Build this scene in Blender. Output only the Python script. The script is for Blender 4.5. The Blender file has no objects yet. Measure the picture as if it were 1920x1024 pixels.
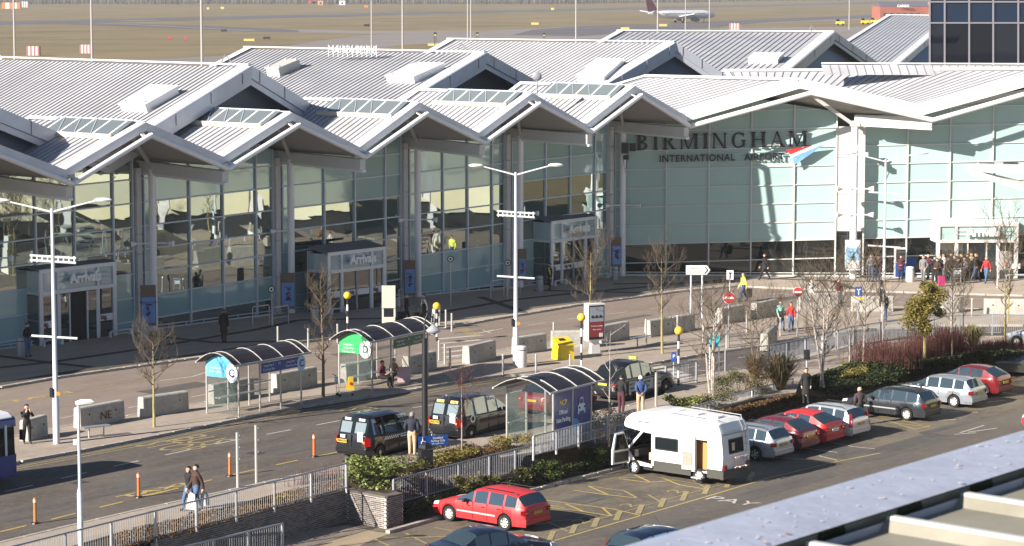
import bpy, bmesh, math, random
from mathutils import Vector, Matrix, noise
random.seed(7)
R = math.radians
sc = bpy.context.scene
COL = sc.collection

# ------------------------------------------------------------------ camera, sky, sun, exposure
F, H, PITCH = 4900.0, 19.5, math.atan(548 / 4900)
cam_d = bpy.data.cameras.new('camera')
cam = bpy.data.objects.new('camera', cam_d); COL.objects.link(cam)
cam.location = (0, 0, H)
cam.rotation_euler = (math.pi / 2 - PITCH, 0, 0)
cam_d.sensor_width = 36
cam_d.lens = 36 * F / 1920
cam_d.clip_start = 0.5
cam_d.clip_end = 9000
cam_d.dof.use_dof = True
cam_d.dof.focus_distance = 135
cam_d.dof.aperture_fstop = 16
sc.camera = cam

SUN_AZ, SUN_EL = R(180 + 37.5), R(25)          # direction TO the sun, in the ground plane
w = bpy.data.worlds.new('World'); sc.world = w; w.use_nodes = True
nt = w.node_tree; nt.nodes.clear()
sky = nt.nodes.new('ShaderNodeTexSky'); sky.sky_type = 'NISHITA'; sky.sun_disc = False
sky.sun_elevation = SUN_EL
sky.sun_rotation = math.atan2(math.cos(SUN_AZ), math.sin(SUN_AZ))
sky.air_density = 0.75; sky.dust_density = 0.3; sky.ozone_density = 1.6
bg = nt.nodes.new('ShaderNodeBackground'); bg.inputs[1].default_value = 0.05
ow = nt.nodes.new('ShaderNodeOutputWorld')
nt.links.new(sky.outputs[0], bg.inputs[0]); nt.links.new(bg.outputs[0], ow.inputs[0])
sl = bpy.data.lights.new('sun', 'SUN'); sl.energy = 5.0; sl.angle = R(0.5); sl.color = (1, .93, .83)
sun = bpy.data.objects.new('sun', sl); COL.objects.link(sun)
tosun = Vector((math.cos(SUN_AZ) * math.cos(SUN_EL), math.sin(SUN_AZ) * math.cos(SUN_EL), math.sin(SUN_EL)))
sun.rotation_euler = tosun.to_track_quat('Z', 'Y').to_euler()
sun.location = (-60, -40, 60)
sc.view_settings.view_transform = 'Standard'; sc.view_settings.look = 'None'
sc.view_settings.exposure = 1.2; sc.view_settings.gamma = 1
sc.view_settings.use_curve_mapping = False

# ------------------------------------------------------------------ surveying helpers (1920x1024 sight lines from the known camera station)
_c, _s = math.cos(PITCH), math.sin(PITCH)
def ray(x, y):
    a = (x - 960) / F; b = -(y - 512) / F
    return (a, _c + b * _s, -_s + b * _c)
def G(x, y, z=0.0):
    r = ray(x, y); t = (z - H) / r[2]
    return Vector((r[0] * t, r[1] * t, z))
def Zat(X, Y, y):
    b = -(y - 512) / F
    return H + (b * Y * _c - Y * _s) / (_c + b * _s)
def onplane(x, y, P, D):
    r = ray(x, y)
    det = r[0] * (-D[1]) + D[0] * r[1]
    k = (P[0] * (-D[1]) + D[0] * P[1]) / det
    return Vector((r[0] * k, r[1] * k, H + r[2] * k))
def xy(v): return Vector((v[0], v[1], 0))
ANG_U, ANG_N = R(51), R(-39)
U = Vector((math.cos(ANG_U), math.sin(ANG_U), 0)); N = Vector((math.cos(ANG_N), math.sin(ANG_N), 0))
UP = Vector((0, 0, 1))

# ------------------------------------------------------------------ materials
MATS = {}
def mat(name, col, rough=.6, metal=0., var=.0, vscale=1.5, bump=0., bscale=20., spec=.5, col2=None, coat=0., stretch=None, emit=None, detail=4, alpha=None):
    if name in MATS: return MATS[name]
    m = bpy.data.materials.new(name); m.use_nodes = True
    t = m.node_tree; b = t.nodes['Principled BSDF']
    b.inputs['Base Color'].default_value = (*col, 1); b.inputs['Roughness'].default_value = rough
    b.inputs['Metallic'].default_value = metal; b.inputs['Specular IOR Level'].default_value = spec
    if coat: b.inputs['Coat Weight'].default_value = coat; b.inputs['Coat Roughness'].default_value = .04
    if emit: b.inputs['Emission Color'].default_value = (*col, 1); b.inputs['Emission Strength'].default_value = emit
    if alpha is not None: b.inputs['Alpha'].default_value = alpha
    if var or bump:
        g = t.nodes.new('ShaderNodeNewGeometry'); mp = t.nodes.new('ShaderNodeMapping')
        t.links.new(g.outputs['Position'], mp.inputs[0])
        if stretch: mp.inputs['Rotation'].default_value = (0, 0, -ANG_U); mp.inputs['Scale'].default_value = stretch
        if stretch: mp.vector_type = 'TEXTURE' if False else 'POINT'
    if var:
        n = t.nodes.new('ShaderNodeTexNoise'); n.inputs['Scale'].default_value = vscale; n.inputs['Detail'].default_value = detail
        n.inputs['Roughness'].default_value = .65
        t.links.new(mp.outputs[0], n.inputs['Vector'])
        r = t.nodes.new('ShaderNodeValToRGB')
        r.color_ramp.elements[0].position = .3; r.color_ramp.elements[1].position = .7
        c2 = col2 if col2 else tuple(min(1, c * (1 + var)) for c in col)
        r.color_ramp.elements[0].color = (*(col if col2 else tuple(c * (1 - var) for c in col)), 1)
        r.color_ramp.elements[1].color = (*c2, 1)
        t.links.new(n.outputs['Fac'], r.inputs[0]); t.links.new(r.outputs[0], b.inputs['Base Color'])
    if bump:
        n2 = t.nodes.new('ShaderNodeTexNoise'); n2.inputs['Scale'].default_value = bscale; n2.inputs['Detail'].default_value = 3
        t.links.new(mp.outputs[0], n2.inputs['Vector'])
        bp = t.nodes.new('ShaderNodeBump'); bp.inputs['Strength'].default_value = bump; bp.inputs['Distance'].default_value = .05
        t.links.new(n2.outputs['Fac'], bp.inputs['Height']); t.links.new(bp.outputs[0], b.inputs['Normal'])
    MATS[name] = m
    return m

def ground_mat(name, c1, c2, c3, s1=.18, s2=3., stretch=(.25, 1, 1), rough=.9, speck=.25):
    """worn tarmac / paving: long stains along the road, fine grain, light specks"""
    if name in MATS: return MATS[name]
    m = bpy.data.materials.new(name); m.use_nodes = True; t = m.node_tree; b = t.nodes['Principled BSDF']
    b.inputs['Roughness'].default_value = rough; b.inputs['Specular IOR Level'].default_value = .25
    g = t.nodes.new('ShaderNodeNewGeometry')
    rot = t.nodes.new('ShaderNodeMapping'); rot.inputs['Rotation'].default_value = (0, 0, -ANG_U)
    t.links.new(g.outputs['Position'], rot.inputs[0])
    sc_ = t.nodes.new('ShaderNodeMapping'); sc_.inputs['Scale'].default_value = stretch
    t.links.new(rot.outputs[0], sc_.inputs[0])
    def noi(src, scale, det, r=.6):
        n = t.nodes.new('ShaderNodeTexNoise'); n.inputs['Scale'].default_value = scale; n.inputs['Detail'].default_value = det
        n.inputs['Roughness'].default_value = r; t.links.new(src.outputs[0], n.inputs['Vector']); return n
    a = noi(sc_, s1 * 4, 5); r1 = t.nodes.new('ShaderNodeValToRGB')
    r1.color_ramp.elements[0].position = .35; r1.color_ramp.elements[1].position = .65
    r1.color_ramp.elements[0].color = (*c1, 1); r1.color_ramp.elements[1].color = (*c2, 1)
    t.links.new(a.outputs['Fac'], r1.inputs[0])
    f = noi(rot, s2, 6, .7); mx = t.nodes.new('ShaderNodeMix'); mx.data_type = 'RGBA'
    r2 = t.nodes.new('ShaderNodeValToRGB'); r2.color_ramp.elements[0].position = .48; r2.color_ramp.elements[1].position = .75
    t.links.new(f.outputs['Fac'], r2.inputs[0])
    ms = t.nodes.new('ShaderNodeMath'); ms.operation = 'MULTIPLY'; ms.inputs[1].default_value = .7
    t.links.new(r2.outputs[0], ms.inputs[0]); t.links.new(ms.outputs[0], mx.inputs['Factor'])
    t.links.new(r1.outputs[0], mx.inputs['A']); mx.inputs['B'].default_value = (*c3, 1)
    fine = noi(rot, 14, 3, .8)
    mm = t.nodes.new('ShaderNodeMix'); mm.data_type = 'RGBA'; mm.blend_type = 'MULTIPLY'
    rr = t.nodes.new('ShaderNodeValToRGB'); rr.color_ramp.elements[0].position = .25; rr.color_ramp.elements[1].position = .8
    rr.color_ramp.elements[0].color = (1 - speck * 1.6,) * 3 + (1,); rr.color_ramp.elements[1].color = (1 + speck,) * 3 + (1,)
    t.links.new(fine.outputs['Fac'], rr.inputs[0]); mm.inputs['Factor'].default_value = 1
    t.links.new(mx.outputs['Result'], mm.inputs['A']); t.links.new(rr.outputs[0], mm.inputs['B'])
    t.links.new(mm.outputs['Result'], b.inputs['Base Color'])
    bp = t.nodes.new('ShaderNodeBump'); bp.inputs['Strength'].default_value = .3; bp.inputs['Distance'].default_value = .02
    t.links.new(fine.outputs['Fac'], bp.inputs['Height']); t.links.new(bp.outputs[0], b.inputs['Normal'])
    MATS[name] = m; return m

def glass_mat(name, base, tint, fac=.5, rough=.02, wob=.25, scale=.5):
    """coated facade glass: dark body colour with a strong, slightly wavy mirror reflection"""
    if name in MATS: return MATS[name]
    m = bpy.data.materials.new(name); m.use_nodes = True; t = m.node_tree; t.nodes.clear()
    o = t.nodes.new('ShaderNodeOutputMaterial'); mix = t.nodes.new('ShaderNodeMixShader')
    d = t.nodes.new('ShaderNodeBsdfDiffuse'); d.inputs[0].default_value = (*base, 1)
    gl = t.nodes.new('ShaderNodeBsdfGlossy'); gl.inputs['Color'].default_value = (*tint, 1); gl.inputs['Roughness'].default_value = rough
    fr = t.nodes.new('ShaderNodeFresnel'); fr.inputs[0].default_value = 1.5
    ad = t.nodes.new('ShaderNodeMath'); ad.operation = 'ADD'; ad.inputs[1].default_value = fac; ad.use_clamp = True
    t.links.new(fr.outputs[0], ad.inputs[0]); t.links.new(ad.outputs[0], mix.inputs[0])
    g = t.nodes.new('ShaderNodeNewGeometry'); n = t.nodes.new('ShaderNodeTexNoise')
    n.inputs['Scale'].default_value = scale; n.inputs['Detail'].default_value = 1.5
    t.links.new(g.outputs['Position'], n.inputs['Vector'])
    bp = t.nodes.new('ShaderNodeBump'); bp.inputs['Strength'].default_value = wob; bp.inputs['Distance'].default_value = .04
    t.links.new(n.outputs['Fac'], bp.inputs['Height'])
    t.links.new(bp.outputs[0], gl.inputs['Normal'])
    t.links.new(d.outputs[0], mix.inputs[1]); t.links.new(gl.outputs[0], mix.inputs[2]); t.links.new(mix.outputs[0], o.inputs[0])
    MATS[name] = m; return m

# ------------------------------------------------------------------ mesh builder
class MB:
    def __init__(s): s.v = []; s.f = []; s.m = []
    def add(s, vs, fs, mi=0):
        o = len(s.v); s.v += [tuple(v) for v in vs]; s.f += [tuple(i + o for i in f) for f in fs]; s.m += [mi] * len(fs); return s
    def quad(s, a, b, c, d, mi=0): return s.add([a, b, c, d], [(0, 1, 2, 3)], mi)
    def poly(s, pts, mi=0): return s.add(pts, [tuple(range(len(pts)))], mi)
    def box(s, c, size, rz=0., mi=0, rot=None):
        hx, hy, hz = size[0] / 2, size[1] / 2, size[2] / 2
        m = rot if rot is not None else Matrix.Rotation(rz, 3, 'Z')
        vs = [Vector(c) + m @ Vector((sx * hx, sy * hy, sz * hz)) for sz in (-1, 1) for sx, sy in ((-1, -1), (1, -1), (1, 1), (-1, 1))]
        return s.add(vs, [(3, 2, 1, 0), (4, 5, 6, 7), (0, 1, 5, 4), (1, 2, 6, 5), (2, 3, 7, 6), (3, 0, 4, 7)], mi)
    def beam(s, a, b, wd, hh, mi=0, up=UP):
        """rectangular bar from a to b, width wd (sideways), height hh"""
        a = Vector(a); b = Vector(b); d = (b - a).normalized()
        sd = d.cross(up)
        if sd.length < 1e-4: sd = Vector((1, 0, 0))
        sd.normalize(); u2 = sd.cross(d).normalized()
        vs = [p + sd * (i * wd / 2) + u2 * (j * hh / 2) for p in (a, b) for i, j in ((-1, -1), (1, -1), (1, 1), (-1, 1))]
        return s.add(vs, [(0, 1, 2, 3), (7, 6, 5, 4), (4, 5, 1, 0), (5, 6, 2, 1), (6, 7, 3, 2), (7, 4, 0, 3)], mi)
    def tube(s, pts, rad, n=8, mi=0, caps=True):
        pts = [Vector(p) for p in pts]; rs = rad if isinstance(rad, (list, tuple)) else [rad] * len(pts)
        o = len(s.v); prev = None
        for i, p in enumerate(pts):
            d = (pts[min(i + 1, len(pts) - 1)] - pts[max(i - 1, 0)])
            if d.length < 1e-9: d = Vector((0, 0, 1))
            d.normalize()
            if prev is None:
                ref = UP if abs(d.z) < .9 else Vector((1, 0, 0)); a = d.cross(ref).normalized()
            else:
                a = (prev - d * prev.dot(d)); a = a.normalized() if a.length > 1e-6 else d.orthogonal().normalized()
            prev = a; b = d.cross(a)
            for k in range(n):
                t = 2 * math.pi * k / n
                s.v.append(tuple(p + (a * math.cos(t) + b * math.sin(t)) * rs[i]))
        for i in range(len(pts) - 1):
            for k in range(n):
                s.f.append((o + i * n + k, o + i * n + (k + 1) % n, o + (i + 1) * n + (k + 1) % n, o + (i + 1) * n + k)); s.m.append(mi)
        if caps:
            s.f.append(tuple(o + k for k in range(n))[::-1]); s.m.append(mi)
            s.f.append(tuple(o + (len(pts) - 1) * n + k for k in range(n))); s.m.append(mi)
        return s
    def lathe(s, c, prof, n=16, mi=0, axis='Z'):
        o = len(s.v); c = Vector(c)
        for r, z in prof:
            for k in range(n):
                t = 2 * math.pi * k / n
                p = Vector((r * math.cos(t), r * math.sin(t), z))
                if axis == 'Y': p = Vector((p.x, p.z, p.y))
                s.v.append(tuple(c + p))
        for i in range(len(prof) - 1):
            for k in range(n):
                s.f.append((o + i * n + k, o + i * n + (k + 1) % n, o + (i + 1) * n + (k + 1) % n, o + (i + 1) * n + k)); s.m.append(mi)
        s.f.append(tuple(o + k for k in range(n))[::-1]); s.m.append(mi)
        s.f.append(tuple(o + (len(prof) - 1) * n + k for k in range(n))); s.m.append(mi)
        return s
    def prism(s, pts, ext, mi=0):
        """closed outline pts extruded by vector ext"""
        n = len(pts); e = Vector(ext)
        vs = [Vector(p) for p in pts] + [Vector(p) + e for p in pts]
        fs = [tuple(range(n))[::-1], tuple(range(n, 2 * n))] + [(i, (i + 1) % n, n + (i + 1) % n, n + i) for i in range(n)]
        return s.add(vs, fs, mi)
    def build(s, name, mats, parent=None, smooth=False, world=True, kind=None, fix=True):
        me = bpy.data.meshes.new(name)
        off = ORG.get(parent, Vector((0, 0, 0))) if (world and parent is not None) else Vector((0, 0, 0))
        me.from_pydata([(v[0] - off[0], v[1] - off[1], v[2] - off[2]) for v in s.v] if off.length else s.v, [], s.f)
        if not isinstance(mats, (list, tuple)): mats = [mats]
        for m in mats: me.materials.append(m)
        if len(mats) > 1: me.polygons.foreach_set('material_index', s.m)
        if fix and len(s.f) > 1:
            bm = bmesh.new(); bm.from_mesh(me); bmesh.ops.recalc_face_normals(bm, faces=bm.faces); bm.to_mesh(me); bm.free()
        if smooth:
            me.polygons.foreach_set('use_smooth', [True] * len(me.polygons))
            if smooth != 'all':
                bm = bmesh.new(); bm.from_mesh(me)
                for e in bm.edges:
                    if len(e.link_faces) == 2 and e.calc_face_angle(0) > R(38): e.smooth = False
                bm.to_mesh(me); bm.free()
        me.update()
        o = bpy.data.objects.new(name, me); COL.objects.link(o)
        if parent is not None:
            o.parent = parent; ORG[o] = ORG.get(parent, Vector((0, 0, 0)))
        if kind: o['kind'] = kind
        return o
ORG = {}
def thing(name, label, cat, loc=(0, 0, 0), rz=0., group=None):
    o = bpy.data.objects.new(name, None); COL.objects.link(o); o.empty_display_size = .3
    o.location = loc; o.rotation_euler = (0, 0, rz); o['label'] = label; o['category'] = cat
    if group: o['group'] = group
    ORG[o] = Vector(loc)
    return o
def tag(o, label, cat, group=None):
    o['label'] = label; o['category'] = cat
    if group: o['group'] = group
    return o
KIDS = {}
def dup(o, loc, rz=None, label=None, group=None, scale=None):
    """copy of a thing with its parts and sub-parts"""
    def rec(src, par):
        c = src.copy(); COL.objects.link(c); c.parent = par
        for ch in children(src): rec(ch, c)
        return c
    c = rec(o, None); c.location = loc
    if rz is not None: c.rotation_euler = (0, 0, rz)
    if scale: c.scale = (scale,) * 3
    if label: c['label'] = label
    if group: c['group'] = group
    return c
def children(o): return [x for x in bpy.data.objects if x.parent is o] if False else list(o.children)
def text_mesh(txt, size=1., depth=.02, bold=0., name='t', space=1.0, align='CENTER'):
    cu = bpy.data.curves.new(name, 'FONT'); cu.body = txt; cu.size = size; cu.extrude = depth / 2; cu.offset = bold
    cu.align_x = align; cu.align_y = 'CENTER'; cu.space_character = space; cu.resolution_u = 3
    o = bpy.data.objects.new(name, cu); COL.objects.link(o)
    dg = bpy.context.evaluated_depsgraph_get(); me = bpy.data.meshes.new_from_object(o.evaluated_get(dg))
    bpy.data.objects.remove(o); bpy.data.curves.remove(cu)
    return me
def put_text(txt, name, m, parent, origin, xdir, ydir, size, depth=.02, bold=0., sx=1., space=1., align='CENTER', world=True, kind=None):
    """flat lettering: origin = centre, xdir reading direction, ydir up"""
    me = text_mesh(txt, size, depth, bold, name, space, align)
    xd = Vector(xdir).normalized(); yd = Vector(ydir).normalized(); zd = xd.cross(yd)
    mt = Matrix((( xd.x * sx, yd.x, zd.x, origin[0]), (xd.y * sx, yd.y, zd.y, origin[1]), (xd.z * sx, yd.z, zd.z, origin[2]), (0, 0, 0, 1)))
    if world and parent is not None: mt = Matrix.Translation(-ORG.get(parent, Vector((0, 0, 0)))) @ mt
    me.transform(mt); me.materials.clear(); me.materials.append(m)
    o = bpy.data.objects.new(name, me); COL.objects.link(o)
    if parent is not None: o.parent = parent; ORG[o] = ORG.get(parent, Vector((0, 0, 0)))
    return o
def sheet(name, pix, z, m, kind='structure', zs=0.0, raise_=0.0, parent=None, sidem=None):
    """a ground sheet given by sighted outline points; z above datum zs; raise_>0 makes a slab"""
    pts = [G(x, y, zs) for x, y in pix]
    mb = MB()
    if raise_:
        mb.prism([Vector((p.x, p.y, z)) for p in pts], (0, 0, raise_))
    else: mb.poly([Vector((p.x, p.y, z)) for p in pts])
    me_o = mb.build(name, [m], parent)
    bm = bmesh.new(); bm.from_mesh(me_o.data)
    bmesh.ops.triangulate(bm, faces=[f for f in bm.faces if len(f.verts) > 4])
    bmesh.ops.recalc_face_normals(bm, faces=bm.faces)
    if not raise_:
        for f in bm.faces:
            if f.normal.z < 0: f.normal_flip()
    bm.to_mesh(me_o.data); bm.free()
    if kind: me_o['kind'] = kind
    return me_o
# ------------------------------------------------------------------ ground materials
M_bus = ground_mat('asphalt_bus_road', (.088, .074, .065), (.14, .118, .103), (.20, .17, .145), speck=.2)
M_inner = ground_mat('asphalt_red_road', (.205, .158, .132), (.255, .203, .172), (.31, .26, .22), speck=.1)
M_pave = ground_mat('pavement_buff', (.30, .245, .20), (.38, .315, .26), (.45, .38, .315), speck=.12)
M_pave_t = ground_mat('pavement_terminal', (.34, .28, .23), (.42, .35, .29), (.48, .41, .34), speck=.12)
M_dark = ground_mat('pavement_dark_band', (.07, .063, .06), (.10, .09, .083), (.12, .11, .1), speck=.1)
M_kerb = mat('kerb_stone', (.36, .33, .29), .8, var=.2, vscale=2)
M_park = ground_mat('asphalt_car_park', (.105, .088, .070), (.18, .152, .118), (.25, .215, .165), s1=.12, speck=.2, stretch=(.5, 1, 1))
M_parkroad = ground_mat('asphalt_car_park_lane', (.105, .090, .078), (.14, .122, .105), (.185, .163, .138), s1=.1, speck=.15)
M_tan = ground_mat('tan_tactile', (.30, .23, .15), (.36, .28, .19), (.4, .32, .22), speck=.12)
M_yel = mat('paint_yellow', (.55, .40, .10), .7, var=.45, vscale=9, col2=(.28, .22, .10))
M_yelw = mat('paint_yellow_worn', (.42, .33, .13), .8, var=.45, vscale=12, col2=(.17, .145, .10))
M_whi = mat('paint_white', (.62, .58, .52), .7, var=.4, vscale=9, col2=(.32, .29, .26))
M_grass = ground_mat('airfield_grass', (.15, .120, .058), (.235, .175, .090), (.275, .20, .11), s1=.006, s2=.03, stretch=(.6, 1, 1), speck=.12)
M_run = ground_mat('runway_tarmac', (.095, .09, .10), (.13, .12, .128), (.16, .148, .15), s1=.01, s2=.05, speck=.05)
M_apron = ground_mat('apron_concrete', (.20, .175, .16), (.24, .21, .19), (.27, .24, .22), s1=.01, s2=.05, speck=.05)
M_soil = ground_mat('bark_mulch', (.030, .022, .014), (.075, .050, .030), (.13, .095, .06), s1=.6, s2=7, speck=.5, stretch=(1, 1, 1))

# ------------------------------------------------------------------ the two ground levels (road level 0, car park a step lower)
ZC = -1.15
EDGE = [(-500, 1223), (292.6, 1015.8), (650, 922), (724, 936), (742, 931), (760, 945), (918, 905.5), (1168, 843), (1330, 800), (1487, 753), (1590, 741), (1700, 716), (1790, 697), (1850, 684), (1920, 672), (2100, 640)]
ZE = -.6
NPX = [(724, 886), (735, 884), (790, 866), (925, 838), (940, 862), (1085, 838), (1110, 815), (1200, 795), (1330, 775), (1420, 748), (1492, 740), (1500, 716), (1600, 682), (1700, 668), (1920, 660), (2300, 670)]
UPPER = EDGE[:3] + [(724, 935)] + NPX
edge = [G(x, y) for x, y in UPPER]
far = [Vector((700, 190, 0)), Vector((2600, 6000, 0)), Vector((-2600, 6000, 0)), Vector((-700, -300, 0)), Vector((-60, 50, 0))]
mb = MB(); mb.poly([Vector((p.x, p.y, 0)) for p in edge] + far)
g0 = mb.build('ground', [M_grass]); g0['kind'] = 'structure'
bm = bmesh.new(); bm.from_mesh(g0.data); bmesh.ops.triangulate(bm, faces=bm.faces)
for f in bm.faces:
    if f.normal.z < 0: f.normal_flip()
bm.to_mesh(g0.data); bm.free()
mb = MB(); mb.quad(Vector((-400, -300, ZC)), Vector((900, -300, ZC)), Vector((900, 320, ZC)), Vector((-400, 320, ZC)))
gp = mb.build('car_park_ground', [M_park]); gp['kind'] = 'structure'
# the bank that carries the upper level
mb = MB()
lowe = [G(x, y, 0 if x <= 724 else ZE) for x, y in EDGE]
for a, b in zip(lowe[4:-1], lowe[5:]):
    mb.quad(a - UP * .004, b - UP * .004, Vector((b.x, b.y, ZC - .1)), Vector((a.x, a.y, ZC - .1)))
bk = mb.build('retaining_bank', [M_soil]); bk['kind'] = 'structure'

# road level tarmac under everything this side of the terminal
sheet('forecourt_tarmac', UPPER[:-1] + [(2300, 560), (2300, 505), (1168, 505), (1150, 519), (958, 540), (767, 559), (530, 590), (272, 628), (-30, 665), (-420, 720), (-900, 1150)], .004, M_bus)
TP = [(-420, 790), (0, 729), (108, 710), (200, 697), (400, 669), (555, 645), (657, 632), (831, 618), (920, 601), (968, 593.5), (1085, 573.5), (1200, 558), (1270, 548.5), (1387, 538), (1440, 541), (1520, 544), (1640, 548), (1780, 552), (1920, 556), (2300, 575)]
IF = [(-420, 905), (0, 829), (112, 806), (271, 779), (387, 758), (480, 742), (600, 720), (720, 700), (820, 681), (880, 668), (1000, 650), (1110, 633), (1220, 616), (1330, 598), (1400, 588), (1500, 580), (1600, 578), (1760, 580), (1920, 585), (2300, 600)]
IN = [(-420, 975), (38, 868), (155, 847), (292, 820), (438, 790), (532, 770), (657, 751), (776, 733), (860, 717), (943, 706), (1069, 704), (1107, 700), (1197, 688), (1324, 665), (1373, 658), (1439, 648), (1520, 634), (1640, 618), (1760, 612), (1920, 612), (2300, 622)]
NK = [(-420, 1120), (0, 1024), (140, 990), (270, 960), (400, 932), (560, 896), (655, 878), (762, 853), (905, 820), (1010, 797), (1180, 765), (1250, 745), (1262, 722), (1320, 708), (1420, 692), (1500, 672), (1600, 651), (1760, 636), (1920, 634), (2300, 645)]
NP = [(-420, 1180), (100, 1040), (209, 1008), (400, 962), (520, 930), (640, 903), (735, 884), (790, 866), (925, 838), (940, 862), (1085, 838), (1110, 815), (1200, 795), (1330, 775), (1420, 748), (1492, 740), (1500, 716), (1600, 682), (1700, 668), (1920, 660), (2300, 670)]
sheet('inner_road', TP + IF[::-1], .008, M_inner)
def slab(name, near, farl, m, h=.11, kerb_lines=()):
    sheet(name, near + farl[::-1], 0.0, m, raise_=h)
def kerb(name, pix, side, h=.125, wd=.15, z0=0, m=None):
    """row of kerb stones as one strip of real height"""
    pts = [G(x, y, z0) for x, y in pix]; mb = MB()
    offs = []
    for i, p in enumerate(pts):
        d = (pts[min(i + 1, len(pts) - 1)] - pts[max(0, i - 1)]); d.z = 0; d.normalize()
        offs.append(Vector((-d.y, d.x, 0)) * side)
    for i in range(len(pts) - 1):
        a, b = pts[i], pts[i + 1]
        L = (b - a).length; n = max(1, int(L / .92)) if L < 60 else 1
        for k in range(n):
            t0, t1 = k / n, (k + 1) / n - (.012 / max(L / n, .1))
            p0, p1 = a.lerp(b, t0), a.lerp(b, t1); o0, o1 = offs[i].lerp(offs[i + 1], t0), offs[i].lerp(offs[i + 1], t1)
            zt = h + random.uniform(-.004, .004)
            q = [p0, p1, p1 + o1 * wd, p0 + o0 * wd]
            mb.prism([Vector((v.x, v.y, z0 - .02)) for v in q], (0, 0, zt + .02))
    o = mb.build(name, [m or M_kerb]); o['kind'] = 'structure'; return o
TWALL = [(-420, 722), (-30, 665), (272, 628), (530, 590), (767, 559), (958, 540), (1150, 519), (1600, 521), (1920, 522), (2300, 523)]
# the terminal pavement reaches under the building so that the entrance mats stand on it
slab('terminal_pavement', TP, [(-420, 640), (-30, 600), (530, 540), (1150, 480), (2300, 480)], M_pave_t)
slab('island_pavement', IN, IF, M_pave)
slab('near_pavement', NP, NK, M_pave)
kerb('terminal_kerb', TP, -1)
kerb('island_kerb_inner', IF, 1)
kerb('island_kerb_outer', IN, -1)
kerb('near_kerb', NK, 1)
# dark bands laid in the terminal pavement and along its kerb
BZ = [0]
def band(name, pix, wd, z, m, dash=None, kind='structure', parent=None, z0=0.):
    BZ[0] = (BZ[0] + 1) % 12; z += BZ[0] * .0003
    pts = [G(x, y, z0) for x, y in pix]; mb = MB()
    def piece(p0, p1, o0, o1):
        mb.quad(*[Vector((v.x, v.y, z)) for v in (p0 - o0 * wd / 2, p1 - o1 * wd / 2, p1 + o1 * wd / 2, p0 + o0 * wd / 2)])
    offs = []
    for i, p in enumerate(pts):
        d = (pts[min(i + 1, len(pts) - 1)] - pts[max(0, i - 1)]); d.z = 0; d.normalize(); offs.append(Vector((-d.y, d.x, 0)))
    if not dash:
        for i in range(len(pts) - 1): piece(pts[i], pts[i + 1], offs[i], offs[i + 1])
    else:
        on, off = dash; s = 0.; acc = 0.
        for i in range(len(pts) - 1):
            L = (pts[i + 1] - pts[i]).length; pos = 0
            while pos < L:
                ph = (acc + pos) % (on + off)
                if ph < on:
                    e = min(L, pos + on - ph); piece(pts[i].lerp(pts[i + 1], pos / L), pts[i].lerp(pts[i + 1], e / L), offs[i], offs[i + 1]); pos = e + 1e-4
                else: pos += on + off - ph + 1e-4
            acc += L
    if not mb.f: return
    o = mb.build(name, [m], parent)
    if kind: o['kind'] = kind
    return o
band('paving_band', [(x, y - 4.5) for x, y in TP[:6]], .7, .1165, M_dark)
for pp in ([(-60, 700), (90, 684), (270, 658), (480, 622), (560, 604)], [(-30, 668), (90, 684), (200, 696)],
           [(270, 632), (400, 646), (520, 644)], [(560, 604), (760, 600), (830, 612)], [(700, 612), (960, 566), (1090, 552)],
           [(900, 560), (985, 590)], [(1090, 552), (1250, 538), (1400, 524)], [(1000, 548), (1200, 552)], [(1150, 536), (1380, 532)], [(1400, 524), (1560, 530), (1700, 532)], [(1560, 530), (1600, 545)]):
    band('paving_band', pp, .55, .118, M_dark)
# paint on the roads
def paint(pix, wd, m=None, z=.013, dash=None, name='road_marking', z0=0.): return band(name, pix, wd, z, m or M_whi, dash, z0=z0)
dy = [(-60, 896), (38, 875), (155, 853), (292, 827), (438, 796), (532, 777), (657, 757), (776, 739), (860, 723), (935, 712)]
paint(dy, .09, M_yelw); paint([(x, y + 4) for x, y in dy], .09, M_yelw)
paint([(10, 922), (90, 904), (190, 880), (290, 858), (420, 830), (526, 810), (633, 790), (760, 767), (930, 743), (1000, 728)], .11, M_whi, dash=(1.5, 1.6))
paint([(0, 998), (71, 981), (171, 956), (242, 938.5), (335, 916), (425, 893), (537, 868), (644, 846), (760, 822), (900, 790), (1030, 765)], .13, M_yel, dash=(1.3, 1.3))
paint([(265, 931), (335, 916)], .13, M_yel, z=.014)
paint([(0, 756), (20, 752), (135, 735), (190, 727), (244, 718), (330, 704)], .12, M_yelw, dash=(1.3, 1.5))
paint([(300, 714), (360, 707), (388, 698)], .12)
paint([(388, 698), (470, 672), (500, 662), (620, 662)], .12)
paint([(110, 785), (190, 772), (262, 762), (380, 741), (470, 724), (560, 704), (640, 690)], .12, M_whi, dash=(2., 2.))
paint([(915, 622), (945, 616), (1000, 609), (1065, 599), (1130, 591), (1200, 582), (1290, 570), (1400, 556), (1500, 548)], .1, M_whi, dash=(1.5, 2.))
paint([(1080, 640), (1200, 617), (1290, 604), (1400, 590)], .1, M_whi, dash=(1.5, 2.))
paint([(1440, 551), (1920, 563)], .1, M_whi, dash=(3, 3)); paint([(1500, 563), (1920, 574)], .1, M_whi, dash=(3, 3))
paint([(885, 628), (925, 619)], .12); paint([(920, 625), (905, 619)], .12)
for k in range(5):   # zebra crossing over the inner road
    y0 = 635 + k * 8.5
    paint([(822 + k * 3, y0 + 1), (905 - k * 4, y0 - 6)], .38, M_whi, z=.0125)
for k in range(6):   # zebra crossing over the bus road
    paint([(1098 + k * 15, 703 + k * 5.6), (1235 + k * 14, 682 + k * 5.0)], .5, M_whi, z=.0095)
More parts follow.
